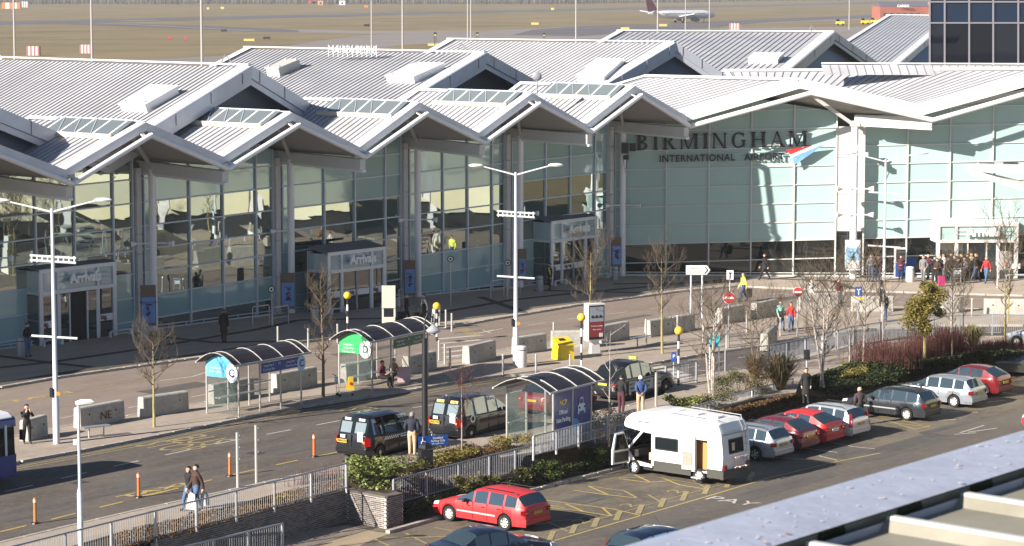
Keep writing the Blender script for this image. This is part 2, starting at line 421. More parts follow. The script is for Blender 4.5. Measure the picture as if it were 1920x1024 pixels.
for pp in ([(1290, 676), (1330, 672)], [(1330, 681), (1350, 683)], [(1375, 690), (1395, 693)], [(1300, 694), (1345, 697)]): paint(pp, .1)
paint([(1290, 690), (1420, 665), (1560, 640)], .1, M_whi, dash=(1., 1.2))
for k in range(4): paint([(848 + k * 6, 612), (885 + k * 6, 630)], .1, M_yelw, z=.014)
# BUS STOP boxes and TAXI lettering painted on the tarmac
def ground_text(txt, px, py, size, m, ang, sx=1., name='road_lettering', z=.014, z0=0., bold=.0):
    p = G(px, py, z0); x = Vector((math.cos(ang), math.sin(ang), 0)); y = Vector((-x.y, x.x, 0))
    o = put_text(txt, name, m, None, (p.x, p.y, z), x, y, size, .001, bold, sx); o['kind'] = 'structure'
ground_text('TAXI', 290, 920, .62, M_yel, ANG_U, 2.6, bold=.02)
ground_text('TAXI', 75, 745, .7, M_yel, ANG_U, 2.6, bold=.02)
ground_text('BUS', 378, 826, 2.7, M_yelw, ANG_N, .5)
ground_text('STOP', 318, 838, 2.7, M_yelw, ANG_N, .42)
ground_text('STOP', 690, 772, 2.5, M_yelw, ANG_N, .4)

# ---- the planting beds and car park floor
BED1 = [(-60, 1085), (100, 1043), (209, 1009), (400, 963), (520, 931), (640, 904), (649, 921), (500, 961), (292, 1015), (-60, 1105)]
sheet('planting_bed', BED1, .02, M_soil, raise_=.03)
def bank_bed(far_px, near_px, n=40):
    """planted bank: far edge at pavement level, near edge ZE lower, slightly uneven"""
    def res(P, z):
        pts = [G(x, y, z) for x, y in P]; Ls = [0]
        for a, b in zip(pts[:-1], pts[1:]): Ls.append(Ls[-1] + (b - a).length)
        out = []
        for k in range(n + 1):
            t = Ls[-1] * k / n; i = max(i for i in range(len(Ls)) if Ls[i] <= t + 1e-6); i = min(i, len(pts) - 2)
            out.append(pts[i].lerp(pts[i + 1], (t - Ls[i]) / max(Ls[i + 1] - Ls[i], 1e-6)))
        return out
    A, B = res(far_px, .09), res(near_px, ZE); mb = MB(); m_ = 6
    grid = [[A[k].lerp(B[k], j / m_) + UP * ((noise.noise(Vector((k * .7, j * .9, 3))) * .07) if 0 < j < m_ else 0) for j in range(m_ + 1)] for k in range(n + 1)]
    for k in range(n):
        for j in range(m_): mb.quad(grid[k][j], grid[k][j + 1], grid[k + 1][j + 1], grid[k + 1][j])
    o = mb.build('planting_bed', [M_soil]); o['kind'] = 'structure'
    bm = bmesh.new(); bm.from_mesh(o.data)
    for f in bm.faces:
        if f.normal.z < 0: f.normal_flip()
    bm.to_mesh(o.data); bm.free()
bank_bed([(652, 902), (735, 884), (790, 866), (925, 838), (940, 862), (1085, 838), (1110, 815), (1200, 795), (1330, 775), (1420, 748), (1492, 740)], [(728, 940), (760, 945), (918, 905.5), (1000, 884), (1060, 870), (1168, 843), (1330, 800), (1487, 753)], 60)
bank_bed([(1492, 740), (1500, 716), (1600, 682), (1700, 668), (1800, 664), (1920, 660), (2300, 670)], [(1487, 753), (1590, 741), (1700, 716), (1790, 697), (1850, 684), (1920, 672), (2100, 640)], 40)
sheet('planting_bed', [(640, 904), (735, 884), (745, 930), (724, 934), (649, 921)], .02, M_soil, raise_=.03)
def PZ(x, y): return G(x, y, ZC)
KC = [(731, 1001), (814.6, 977), (989, 925), (1172, 878), (1300, 850), (1420, 815), (1520, 785), (1600, 766), (1700, 742), (1800, 715), (1900, 697)]
kerb('car_park_kerb', KC, 1, h=.12, wd=.2, z0=ZC)
sheet('gravel_strip', [(733, 1000), (814.6, 976), (989, 924), (1172, 877), (1300, 849), (1420, 814), (1520, 784), (1600, 765), (1700, 741), (1800, 714), (1900, 696), (1880, 690), (1500, 765), (1168, 855), (745, 965)], ZC + .01, M_soil, zs=ZC, raise_=.05)
sheet('car_park_lane', [(1000, 1060), (1040, 1012), (1200, 958), (1400, 905), (1560, 872), (1700, 825), (1850, 785), (2100, 720), (2300, 760), (1500, 1100)], ZC + .004, M_parkroad, zs=ZC)
sheet('lower_path', [(300, 1100), (535, 1000), (652, 985), (715, 1000), (640, 1040), (560, 1100)], ZC + .004, M_pave, zs=ZC)
sheet('tactile_paving', [(560, 1030), (690, 996), (732, 1001), (700, 1012), (640, 1040), (560, 1060)], ZC + .008, M_tan, zs=ZC)
def ppaint(pix, wd=.1, m=None, dash=None): return band('parking_bay_line', pix, wd, ZC + .012, m or M_yel, dash, z0=ZC)
ppaint([(1040, 1014), (1130, 988), (1210, 965), (1330, 930), (1440, 897), (1560, 868), (1650, 850)], .1)
ppaint([(1022, 1002), (1110, 978), (1200, 951), (1320, 918), (1430, 888)], .07, M_yelw)
for k in range(10):
    x0 = 1030 + k * 41.5; y0 = 1013 - k * 12.3
    ppaint([(x0, y0), (x0 + 8, y0 - 17)], .22, M_yelw)
for pp in ([(1010, 937), (1075, 945), (1150, 955), (1205, 968)], [(1012, 938), (1030, 948), (1060, 953)], [(1060, 945), (1095, 960)], [(1020, 951), (1095, 960), (1145, 968)],
           [(1130, 953), (1147, 968)], [(1075, 920), (1135, 928), (1192, 934)], [(1103, 912), (1140, 928)], [(1103, 912), (1170, 921), (1195, 934)], [(1170, 921), (1194, 934)], [(1215, 928), (1240, 942)],
           [(1160, 897), (1230, 895), (1330, 912)], [(1190, 891), (1220, 905)], [(1240, 896), (1275, 910), (1320, 917)], [(1300, 900), (1325, 917)], [(1160, 898), (1215, 905), (1260, 902)],
           [(1005, 985), (1040, 978), (1070, 975)], [(1020, 975), (1065, 997)], [(720, 1008), (800, 1008), (860, 1005)], [(760, 1000), (800, 1020)], [(700, 1010), (730, 1024)], [(815, 990), (850, 996)]):
    ppaint(pp, .1, M_yel if random.random() < .6 else M_yelw)
for x0, y0, x1, y1 in ((1455, 858, 1520, 863), (1497, 839, 1570, 849), (1535, 855, 1570, 864), (1545, 827, 1600, 838), (1600, 838, 1640, 842), (1780, 772, 1834, 774), (1850, 755, 1885, 751), (1870, 735, 1915, 741), (1745, 790, 1792, 787), (1890, 722, 1930, 728)):
    ppaint([(x0, y0), (x1, y1)], .09, M_whi)
for pp in ([(1640, 795), (1700, 808)], [(1665, 790), (1718, 806)], [(1628, 785), (1690, 795), (1745, 802)], [(1690, 788), (1730, 798)], [(1745, 799), (1718, 806)], [(1800, 715), (1920, 722)], [(1630, 780), (1670, 782)]): ppaint(pp, .08)
for pp in ([(1845, 798), (1800, 812)], [(1815, 811), (1870, 803)], [(1790, 815), (1830, 812)]): ppaint(pp, .1, M_whi)
ground_text('PAY', 1372, 940, 1.1, M_whi, ANG_N, 1.2, z=ZC + .012, z0=ZC)
for px, py in ((1180, 948), (1268, 922), (1090, 978), (1105, 972)): ground_text('\u0416'[:0] + '2', px, py, .9, M_yelw, ANG_U, 1.6, z=ZC + .012, z0=ZC)

# ------------------------------------------------------------------ airfield behind the terminal
def far_sheet(name, pix, z, m): return sheet(name, pix, z, m)
far_sheet('apron', [(-300, 250), (-300, 116), (230, 113), (395, 108), (460, 102), (330, 113), (455, 100), (560, 80), (640, 70), (690, 66), (560, 60), (480, 57), (700, 55), (900, 56), (1100, 53), (1130, 49), (1280, 48), (1400, 48), (1500, 52), (2300, 48), (2300, 200), (1200, 250)][:0] or
          [(-300, 250), (-300, 124), (110, 113), (300, 110), (440, 104), (600, 76), (670, 68), (760, 60), (960, 58), (1130, 56), (1330, 52), (1700, 50), (2300, 50), (2300, 250)], .02, M_apron)
far_sheet('grass_island', [(440, 90), (480, 62), (600, 66), (655, 68), (560, 82), (450, 92)], .045, M_grass)
far_sheet('grass_island', [(695, 92), (760, 84), (860, 80), (960, 76), (1060, 78), (1180, 76), (1000, 88), (820, 94)], .045, M_grass)
far_sheet('grass_island', [(1090, 58), (1200, 52), (1340, 50), (1360, 56), (1250, 60), (1130, 62)], .045, M_grass)
far_sheet('runway', [(-300, 50), (0, 39), (160, 36.5), (300, 33), (480, 29.5), (960, 20), (1220, 13.5), (1440, 9.5), (1640, 4), (2300, -6), (2300, -9), (1640, 1), (1440, 6.5), (1220, 11), (960, 17.5), (480, 24.5), (300, 31), (160, 35), (0, 47), (-300, 60)][:0] or
          [(-300, 56), (0, 47), (90, 46), (170, 43), (250, 40.5), (480, 35.5), (960, 23), (1220, 17.5), (1440, 12), (1640, 7), (2300, -4), (2300, -7), (1640, 3), (1440, 8.5), (1220, 13), (960, 19), (480, 29.5), (300, 34), (160, 37), (0, 41), (-300, 47)], .05, M_run)
far_sheet('taxiway', [(90, 44), (250, 50), (480, 60), (560, 61), (560, 57), (480, 52), (300, 46), (170, 42)], .055, M_run)
far_sheet('taxiway', [(480, 60), (700, 64), (900, 68), (1120, 62), (1250, 56), (1440, 44), (1650, 36), (1700, 36), (1700, 25), (1440, 36), (1250, 45), (1090, 49), (900, 58), (700, 58), (480, 54)], .03, M_apron)
far_sheet('taxiway', [(960, 66), (1090, 68), (1200, 60), (1330, 52), (1440, 42), (1660, 33), (1660, 27), (1440, 36), (1250, 45), (1090, 49), (1000, 56)], .06, M_run)
for pp in ([(0, 47.5), (85, 46)], [(180, 43), (300, 49), (480, 58.5)], [(0, 75), (90, 73), (150, 72)]): band('runway_marking', pp, 1.2, .08, M_whi)
band('runway_marking', [(225, 39.3), (297, 38.2)], 4, .08, M_whi)

# repairs, trench scars, covers and oil marks
M_patch = ground_mat('tarmac_patch', (.085, .078, .072), (.12, .11, .10), (.15, .14, .125), s1=.3, speck=.15); M_iron = mat('cast_iron', (.05, .047, .045), .6)
def rect(px, py, L, W_, z, m, name, ang=ANG_U, z0=0.):
    BZ[0] = (BZ[0] + 1) % 12; z += BZ[0] * .0002; p = G(px, py, z0); d = Vector((math.cos(ang), math.sin(ang), 0)); e = Vector((-d.y, d.x, 0)); mb = MB(); mb.quad(*[Vector((q.x, q.y, z)) for q in (p - d * L / 2 - e * W_ / 2, p + d * L / 2 - e * W_ / 2, p + d * L / 2 + e * W_ / 2, p - d * L / 2 + e * W_ / 2)]); o = mb.build(name, [m]); o['kind'] = 'structure'
for a in ((330, 888, 7, 1.1), (560, 838, 4, 1.6), (200, 925, 5, .7), (760, 792, 6, .5), (960, 724, 5, 1.3), (1210, 704, 3, 1.), (60, 960, 3.5, 1.5)): rect(*a, .0085, M_patch, 'tarmac_patch')
for a in ((700, 655, 6, .8), (330, 728, 4, 1.4), (1150, 602, 7, .6), (1500, 556, 6, .8)): rect(*a, .0105, M_patch, 'tarmac_patch')
for a in ((1230, 990, 5, 1.6), (1450, 918, 8, 1.0), (1690, 838, 8, 1.6), (1100, 935, 2.2, 1.2), (900, 1010, 3, 1.5), (1560, 845, 3, 2.), (1780, 800, 5, .5)): rect(*a, ZC + .008, M_patch, 'tarmac_patch', z0=ZC)
for a in ((150, 905, .6, .5), (480, 850, .6, .6), (690, 800, .5, .4), (1000, 745, .6, .5), (480, 712, .6, .5), (860, 640, .6, .5), (1300, 590, .6, .5)): rect(*a, .0125, M_iron, 'drain_cover')
# ------------------------------------------------------------------ terminal building
M_sheet = mat('roof_sheet_metal', (.43, .43, .45), .45, .0, var=.15, vscale=.35, spec=.4)
M_rib = mat('roof_seam_shaded', (.24, .24, .26), .5, .0)  # seams darker than the sheet: their shaded flank is put into the colour
M_flash = mat('roof_flashing', (.66, .66, .66), .5, var=.06, vscale=1.2)
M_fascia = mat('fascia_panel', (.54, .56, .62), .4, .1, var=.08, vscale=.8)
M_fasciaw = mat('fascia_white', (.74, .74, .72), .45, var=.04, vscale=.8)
M_tube = mat('edge_tube_white', (.74, .74, .76), .35)
M_soffit = mat('soffit_boards', (.40, .385, .36), .7, var=.1, vscale=2, stretch=(.2, 6, 1))
M_beam = mat('beam_paint', (.56, .55, .53), .6, var=.05)
M_gable = mat('gable_cladding', (.13, .155, .20), .55, var=.08, vscale=1.)
M_col = mat('column_paint', (.78, .77, .80), .4, var=.04)
M_cladw = mat('pilaster_cladding', (.58, .57, .56), .55, var=.07, vscale=1.3)
M_mull = mat('mullion_aluminium', (.50, .55, .62), .4, .15)
M_mullw = mat('mullion_pale', (.55, .56, .54), .45, .1)
M_glA = [glass_mat('mirror_glass_%d' % i, (.040, .060, .062), t, f, .015, w_, s_) for i, (t, f, w_, s_) in enumerate((((.80, .88, .80), .38, .12, .5), ((.78, .88, .84), .46, .2, .4), ((.72, .84, .82), .30, .09, .6)))]
M_tealA = [glass_mat('fritted_glass_%d' % i, b, (.7, .82, .84), f, .05, .25, .5) for i, (b, f) in enumerate((((.29, .44, .455), .08), ((.34, .49, .505), .10), ((.245, .39, .40), .10)))]
M_tealB = [mat('pale_glass_panel_%d' % i, b, .25, var=.03, vscale=.5, spec=.5) for i, b in enumerate(((.345, .485, .465), (.365, .51, .485), (.33, .465, .445)))]
M_glB = [glass_mat('dark_window_glass_%d' % i, b, (.7, .75, .75), f, .02, .15, .4) for i, (b, f) in enumerate((((.008, .009, .009), .05), ((.02, .02, .018), .07), ((.012, .014, .013), .04)))]
M_dk = mat('dark_interior', (.01, .01, .012), .8)
M_blackl = mat('sign_black', (.008, .008, .010), .4)
M_whl = mat('sign_white', (.88, .88, .86), .4)

WPX = [(-330, 701), (-30, 660), (272, 621), (530, 588), (767, 558), (958, 540), (1150, 519)]
WP = [G(*p) for p in WPX]
TB = thing('terminal_building', 'long glazed airport terminal with a zigzag of pale folded metal roofs behind the forecourt', 'airport terminal', (WP[3].x, WP[3].y, 0))

ROWS = {221: [250, 295, 339.8, 384.9, 429.4, 474, 517.6, 563, 607, 652, 700], 549: [225, 266, 307.3, 347.9, 389.8, 430.8, 471.7, 513, 554, 595, 640], 1168: [177, 212, 247.2, 282.7, 318.7, 353.7, 388.8, 423.9, 458.8, 493.6, 530]}
def rowA(k, x):
    k += 2
    a, b, c = ROWS[221][k], ROWS[549][k], ROWS[1168][k]
    if x <= 549: return a + (b - a) * (x - 221) / 328
    return b + (c - b) * (x - 549) / 619
ROWB0 = [177, 212, 247.2, 282.7, 318.7, 353.7, 388.8, 423.9, 458.8, 493.6, 519]
ROWB1 = [168, 203, 238, 273.1, 308, 343, 378, 413, 447.2, 482, 521]
def rowB(k, x):
    a, b = ROWB0[k + 2], ROWB1[k + 2]; return a + (b - a) * (x - 1168) / 449

def glazing(parent, xs, ybase, rowf, ks, zt, cls, base_of, wm, mull_w=.09, row_m=None):
    """one glazed bay: panes clipped to the roof line, every pane, mullion and transom its own object"""
    Q = [base_of(x) for x in xs]
    for j in range(len(xs) - 1):
        a, b = Q[j], Q[j + 1]; d = (b - a).normalized(); nrm = Vector((d.y, -d.x, 0))
        za0, zb0 = a.z, b.z
        prevA, prevB = 0.0, 0.0
        for k in ks:   # from the bottom row upwards
            kk = k
            z1a = Zat(a.x, a.y, rowf(kk, xs[j])); z1b = Zat(b.x, b.y, rowf(kk, xs[j + 1]))
            ta, tb = zt[j], zt[j + 1]
            if prevA >= ta - .05 and prevB >= tb - .05: break
            # clip top
            pts = []
            la, lb = prevA, prevB; ha, hb = min(z1a, 99), min(z1b, 99)
            if la > ta: la = ta
            if lb > tb: lb = tb
            def tt(f): return ta + (tb - ta) * f
            if ha <= ta and hb <= tb: top = [(1, hb), (0, ha)]
            elif ha > ta and hb > tb: top = [(1, tb), (0, ta)]
            else:
                f = (ha - ta) / ((tb - ta) - (hb - ha)); f = min(max(f, 0), 1); zf = tt(f)
                top = [(1, min(hb, tb)), (f, zf), (0, min(ha, ta))]
            g = .035 / (b - a).length
            ring = [(g, la + .03), (1 - g, lb + .03)] + [(min(max(f, g), 1 - g), z - .02) for f, z in top]
            P3 = [a.lerp(b, f) + UP * (z - a.lerp(b, f).z) + nrm * random.uniform(-.006, .006) for f, z in ring]
            c_ = cls(j, k)
            if c_ is not None:
                nm, m = c_
                mb = MB(); tl = random.uniform(-.004, .004)
                mb.prism([p + nrm * (tl * (i in (1, 2))) for i, p in enumerate(P3)], -nrm * .03)
                mb.build(nm, [m], parent)
            if (z1a < ta or z1b < tb):
                mb = MB(); p0 = Vector((a.x, a.y, min(z1a, ta))) + nrm * .045; p1 = Vector((b.x, b.y, min(z1b, tb))) + nrm * .045
                if z1a < ta and z1b < tb: mb.beam(p0, p1, .09, .07)
                else:
                    f = min(max((z1a - ta) / ((tb - ta) - (z1b - z1a)), 0), 1); pf = a.lerp(b, f); pf.z = tt(f); pf += nrm * .045
                    mb.beam(p0, pf, .09, .07) if z1a < ta else mb.beam(pf, p1, .09, .07)
                mb.build('transom', [row_m(k) if row_m else wm], parent)
            prevA, prevB = z1a, z1b
    for j, x in enumerate(xs):
        mb = MB(); d = (Q[min(j + 1, len(Q) - 1)] - Q[max(j - 1, 0)]).normalized(); nrm = Vector((d.y, -d.x, 0))
        q = Q[j] + nrm * .06
        mb.beam(Vector((q.x, q.y, 0)), Vector((q.x, q.y, zt[j])), mull_w, .14, up=nrm)
        mb.build('mullion', [wm], parent)

def slope(parent, rf, rb, vf, vb, pitch=.45, rib_h=.05, mats=None, join=False):
    JM = MB()
    """standing-seam slope between the ridge (front, back) and the valley (front, back)"""
    L = ((rf - rb).length + (vf - vb).length) / 2; n = max(2, int(L / pitch))
    nr = (rf - vf).cross(vb - vf).normalized()
    if nr.z < 0: nr = -nr
    for k in range(n):
        t0, t1 = k / n, (k + 1) / n
        a, b = vb.lerp(vf, t0), vb.lerp(vf, t1); c, d = rb.lerp(rf, t1), rb.lerp(rf, t0)
        mb = MB(); mb.prism([a, b, c, d], -nr * .03, 0)
        e = (b - a).normalized() * .026
        mb.prism([b - e * 2, b, c, c - e * 2], nr * rib_h, 1)
        if join: JM.v, JM.f, JM.m = JM.v + mb.v, JM.f + [tuple(i + len(JM.v) for i in f) for f in mb.f], JM.m + mb.m
        else: mb.build('roof_sheet', mats or [M_sheet, M_rib], parent)
    if join: o = JM.build('roof_sheets', mats or [M_sheet, M_rib], parent, fix=False); o['kind'] = 'stuff'
def flat(parent, name, pts, m, th=None):
    mb = MB()
    if th: mb.prism(pts, th)
    else: mb.poly(pts)
    return mb.build(name, [m], parent)

# ---- canopies along the shaded front
ftop = {0: (120, 321.5), 1: (416, 297), 2: (672, 279), 3: (895, 252), 4: (1096, 236), 5: (1287.5, 222)}
rtop = {0: (-50, 257), 1: (271, 232.5), 2: (545, 214), 3: (784, 195), 4: (996, 177), 5: (1187.5, 164)}
vtub = {0: (135, 345), 1: (427.5, 317), 2: (685, 295), 3: (909, 268), 4: (1110, 248), 5: (1292, 236)}
rtub = {0: (-36, 277), 1: (283, 254), 2: (560, 235), 3: (800, 214), 4: (1011, 195), 5: (1202, 179)}
OFF = 5.6
def fp(px, W, off): return onplane(px[0], px[1], W + N * off, U)
Vt = {i: fp(ftop[i], WP[i + 1], OFF) for i in range(6)}
Vt[-1] = Vt[0] - (Vt[1] - Vt[0]); 
Rt = {}; Rb_ = {}
for i in range(6):
    W0 = WP[i] if i > 0 else WP[0]; mid = (WP[i] + WP[i + 1]) / 2
    Rt[i] = fp(rtop[i], mid, OFF)
Vu = {i: fp(vtub[i], WP[i + 1], OFF + .55) for i in range(6)}; Ru = {i: fp(rtub[i], (WP[i] + WP[i + 1]) / 2, OFF + .55) for i in range(6)}
Vu[-1] = Vu[0] - (Vu[1] - Vu[0])
LB = 9.2
for i in range(6):
    CR = MB(); r0 = Rt[i]; a0, a1 = Vt[i - 1], Vt[i]
    part = bpy.data.objects.new('canopy_roof', None); COL.objects.link(part); part.parent = TB; ORG[part] = ORG[TB]
    back = -N * LB
    slope(part, r0, r0 + back, a0, a0 + back)
    slope(part, r0, r0 + back, a1, a1 + back, join=True)
    # fascia boards, front (two halves), white verge flashing on top of them
    for a, b in ((a0, r0), (a1, r0)):
        flat(part, 'fascia', [a + N * .12 + UP * .1, b + N * .12 + UP * .1, b + N * .12 - UP * .36, a + N * .12 - UP * .36], M_fascia, -N * .12)
        flat(part, 'verge_flashing', [a + UP * .115, b + UP * .115, b - N * .75 + UP * .115, a - N * .75 + UP * .115], M_flash, -UP * .03)
        q = -UP * .42
        flat(part, 'soffit', [a + q, b + q, b + q + back, a + q + back], M_soffit, UP * .05)
        flat(part, 'verge_flashing', [a + back + UP * .12, b + back + UP * .12, b + back + N * .35 + UP * .12, a + back + N * .35 + UP * .12], M_flash, -UP * .03)
        flat(part, 'fascia', [a + back + UP * .1, b + back + UP * .1, b + back - UP * .45, a + back - UP * .45], M_fascia, -N * .1)
    flat(part, 'ridge_cap', [r0 + UP * .16, r0 + back + UP * .16, r0 + back + UP * .03 - U * .22, r0 + UP * .03 - U * .22], M_flash, UP * -.03)
    # white edge tubes with end cap, bracket plates
    for a, b in ((Vu[i - 1], Ru[i]), (Vu[i], Ru[i])):
        MB().tube([a, b], .15, 10).build('edge_tube', [M_tube], part, smooth=True)
    for t in (.06, .94):
        for a, b, ta, tb in ((Vu[i - 1], Ru[i], a0, r0), (Vu[i], Ru[i], a1, r0)):
            MB().beam(a.lerp(b, t), ta.lerp(tb, t) - N * .1 - UP * .2, .25, .06).build('bracket', [M_beam], part)
    # glazed rooflight strip below the ridge, on the left-hand slope
    lo_f = r0.lerp(a0, .33); hi_f = r0.lerp(a0, .04); bk = -N
    nrm = (r0 - a0).cross(bk).normalized(); nrm = nrm if nrm.z > 0 else -nrm
    s0, s1 = .5, 6.3
    glz = [lo_f + bk * s0 + nrm * .13, lo_f + bk * (s1 + .1) + nrm * .13, hi_f + bk * s1 + nrm * .3, hi_f + bk * s0 + nrm * .3]
    flat(part, 'rooflight_glass', glz, MATS.get('rooflight_glass') or glass_mat('rooflight_glass', (.15, .175, .18), (.8, .85, .9), .12, .05, .1), -nrm * .04)
    MB().beam(glz[0], glz[1], .16, .26).build('rooflight_sill', [mat('rooflight_sill_cream', (.62, .54, .42), .5)], part)
    MB().beam(glz[3], glz[2], .06, .08).build('rooflight_head', [M_mull], part)
    for t in (.06, .28, .5, .72, .94):
        MB().beam(glz[0].lerp(glz[1], t), glz[3].lerp(glz[2], t), .13, .05).build('rooflight_bar', [M_tube], part)
    for t in (.28, .5, .72):
        MB().beam(glz[0].lerp(glz[1], t) + nrm * .03, glz[3].lerp(glz[2], t + .2) + nrm * .03, .035, .03).build('rooflight_brace', [M_mull], part)
    MB().prism([glz[1], glz[2], hi_f + bk * s1, lo_f + bk * (s1 + .1)], N * .03).build('rooflight_end', [M_flash], part)

# the run of canopies carries on beyond the left edge
for k in range(1, 4):
    sh = (Vt[0] - Vt[-1]) * -k; part = bpy.data.objects.new('canopy_roof', None); COL.objects.link(part); part.parent = TB; ORG[part] = ORG[TB]; bk = -N * LB
    for a in (Vt[-1], Vt[0]): flat(part, 'roof_slope', [a + sh, Rt[0] + sh, Rt[0] + sh + bk, a + sh + bk], M_sheet, -UP * .4)
    flat(part, 'fascia', [Vt[-1] + sh, Rt[0] + sh, Vt[0] + sh], M_fascia, -UP * .5)
# ---- columns, pilasters, valley beams, glazed bays of the shaded front
def zcol(i): return Vt[i - 1].z - .9
for i in range(1, 7):
    W = WP[i]; n_ = Vector((N.x, N.y, 0)); zv = Vt[i - 1].z
    c = W + N * .75
    colp = MB().tube([Vector((c.x, c.y, 0)), Vector((c.x, c.y, zv - .75))], .205, 18).build('column', [M_col], TB, smooth=True)
    mb = MB(); mb.box((c.x, c.y, zv - .62), (.5, .5, .3), ANG_U); mb.build('column_head', [M_beam], colp)
    tip = Vu[i - 1] + UP * .12
    MB().beam(Vector((W.x, W.y, zv - .62)) - N * .3, tip - UP * .55 - N * .2, .5, .62).build('valley_beam', [M_beam], TB)
    MB().beam(Vector((W.x, W.y, zv - 1.0)) - N * .3, tip - UP * .93 - N * .1, .34, .14).build('gutter', [M_tube], TB)
    for r in ([Rt[i - 1]] + ([Rt[i]] if i < 6 else [])):
        MB().beam(Vector((c.x, c.y, zv - .7)), r - N * 1.2 - UP * .45, .14, .2).build('strut', [M_beam], TB)
    # pilaster boxes beside the column
    p = W - U * .52 + N * .12; z = 0.
    while z < zv - .8:
        h = min(random.choice((1.1, 1.6, 2.2)), zv - .7 - z)
        MB().box((p.x, p.y, z + h / 2), (.36, .3, h - .03), ANG_U).build('pilaster_panel', [M_cladw], TB); z += h
    for sgn in (-1, 1):   # spotlight arms clamped round the column
        q = Vector((c.x, c.y, 5.1 - i * .05)); e = q + U * sgn * .2 + Vector((sgn * .75, -.2, 0))
        mb = MB(); mb.tube([q, e], .045, 6); mb.tube([e, e + Vector((sgn * .28, -.1, -.02))], [.09, .17], 8); mb.build('spotlight', [M_col], colp)
FR = [0, .08, .33, .57, .81, .93, 1.]
def baseA(i):
    def f(x):
        a, b = WPX[i], WPX[i + 1]; t = (x - a[0]) / (b[0] - a[0]); q = G(x, a[1] + (b[1] - a[1]) * t); return Vector((q.x, q.y, 0))
    return f
def clsA(i):
    def f(j, k):
        teal = ('spandrel_panel', random.choice(M_tealA)); cl = ('window_pane', random.choice(M_glA))
        if k <= -1 + (1 if i in (2, 3) else 0) and i != 1: return teal
        if j in (0,) and i > 1: return ('spandrel_panel', random.choice(M_tealA))
        if i in (0, 1): return cl if k <= 3 else teal
        if i == 2: return teal if (k <= 0 and j > 1) or k == 5 else cl
        if i == 3: return teal if (k <= 1) or (k >= 5 and j < 4) or (j == 5) else cl
        if i == 4: return teal if (k <= 1) or k in (5, 6) or (j == 5 and k < 7) else cl
        return teal if (k <= 1) or k in (5, 6, 7) or j == 5 else cl
    return f
for i in range(0, 6):
    part = bpy.data.objects.new('glazed_bay', None); COL.objects.link(part); part.parent = TB; ORG[part] = ORG[TB]
    xs = [WPX[i][0] + (WPX[i + 1][0] - WPX[i][0]) * f for f in FR]
    zr = Rt[i].z - .5; z0 = (Vt[i - 1].z if i else Vt[0].z) - .5; z1 = Vt[i].z - .5
    zt = []
    for f in FR: zt.append(z0 + (zr - z0) * f / .5 if f < .5 else z1 + (zr - z1) * (1 - f) / .5)
    zt[3] = zr - .3
    glazing(part, xs, None, rowA, [8, 7, 6, 5, 4, 3, 2, 1, 0, -1, -2], zt, clsA(i), baseA(i), M_mull)
    # low guard rail along the foot of the glass
    a, b = WP[i] + N * .45, WP[i + 1] + N * .45
    mb = MB(); mb.tube([a + UP * .32, b + UP * .32], .035, 6)
    for t in range(1, 8): p = a.lerp(b, t / 8); mb.box((p.x, p.y, .2), (.05, .05, .26))
    mb.box(((a + b) / 2 + UP * .12), ((b - a).length, .12, .08), math.atan2((b - a).y, (b - a).x)); mb.build('foot_rail', [M_mull], part)
# solid core behind the glass, flat roof behind the canopies
body = [WP[i] - N * 1.2 for i in range(7)] + [ G(1600, 521) + Vector((0, .5, 0)), G(2300, 523) + Vector((0, .5, 0)), Vector((90, 230, 0)), Vector((-10, 240, 0)), Vector((-60, 200, 0))]
MB().prism([Vector((p.x, p.y, 0.02)) for p in body], (0, 0, 8.2)).build('building_core', [M_dk], TB)

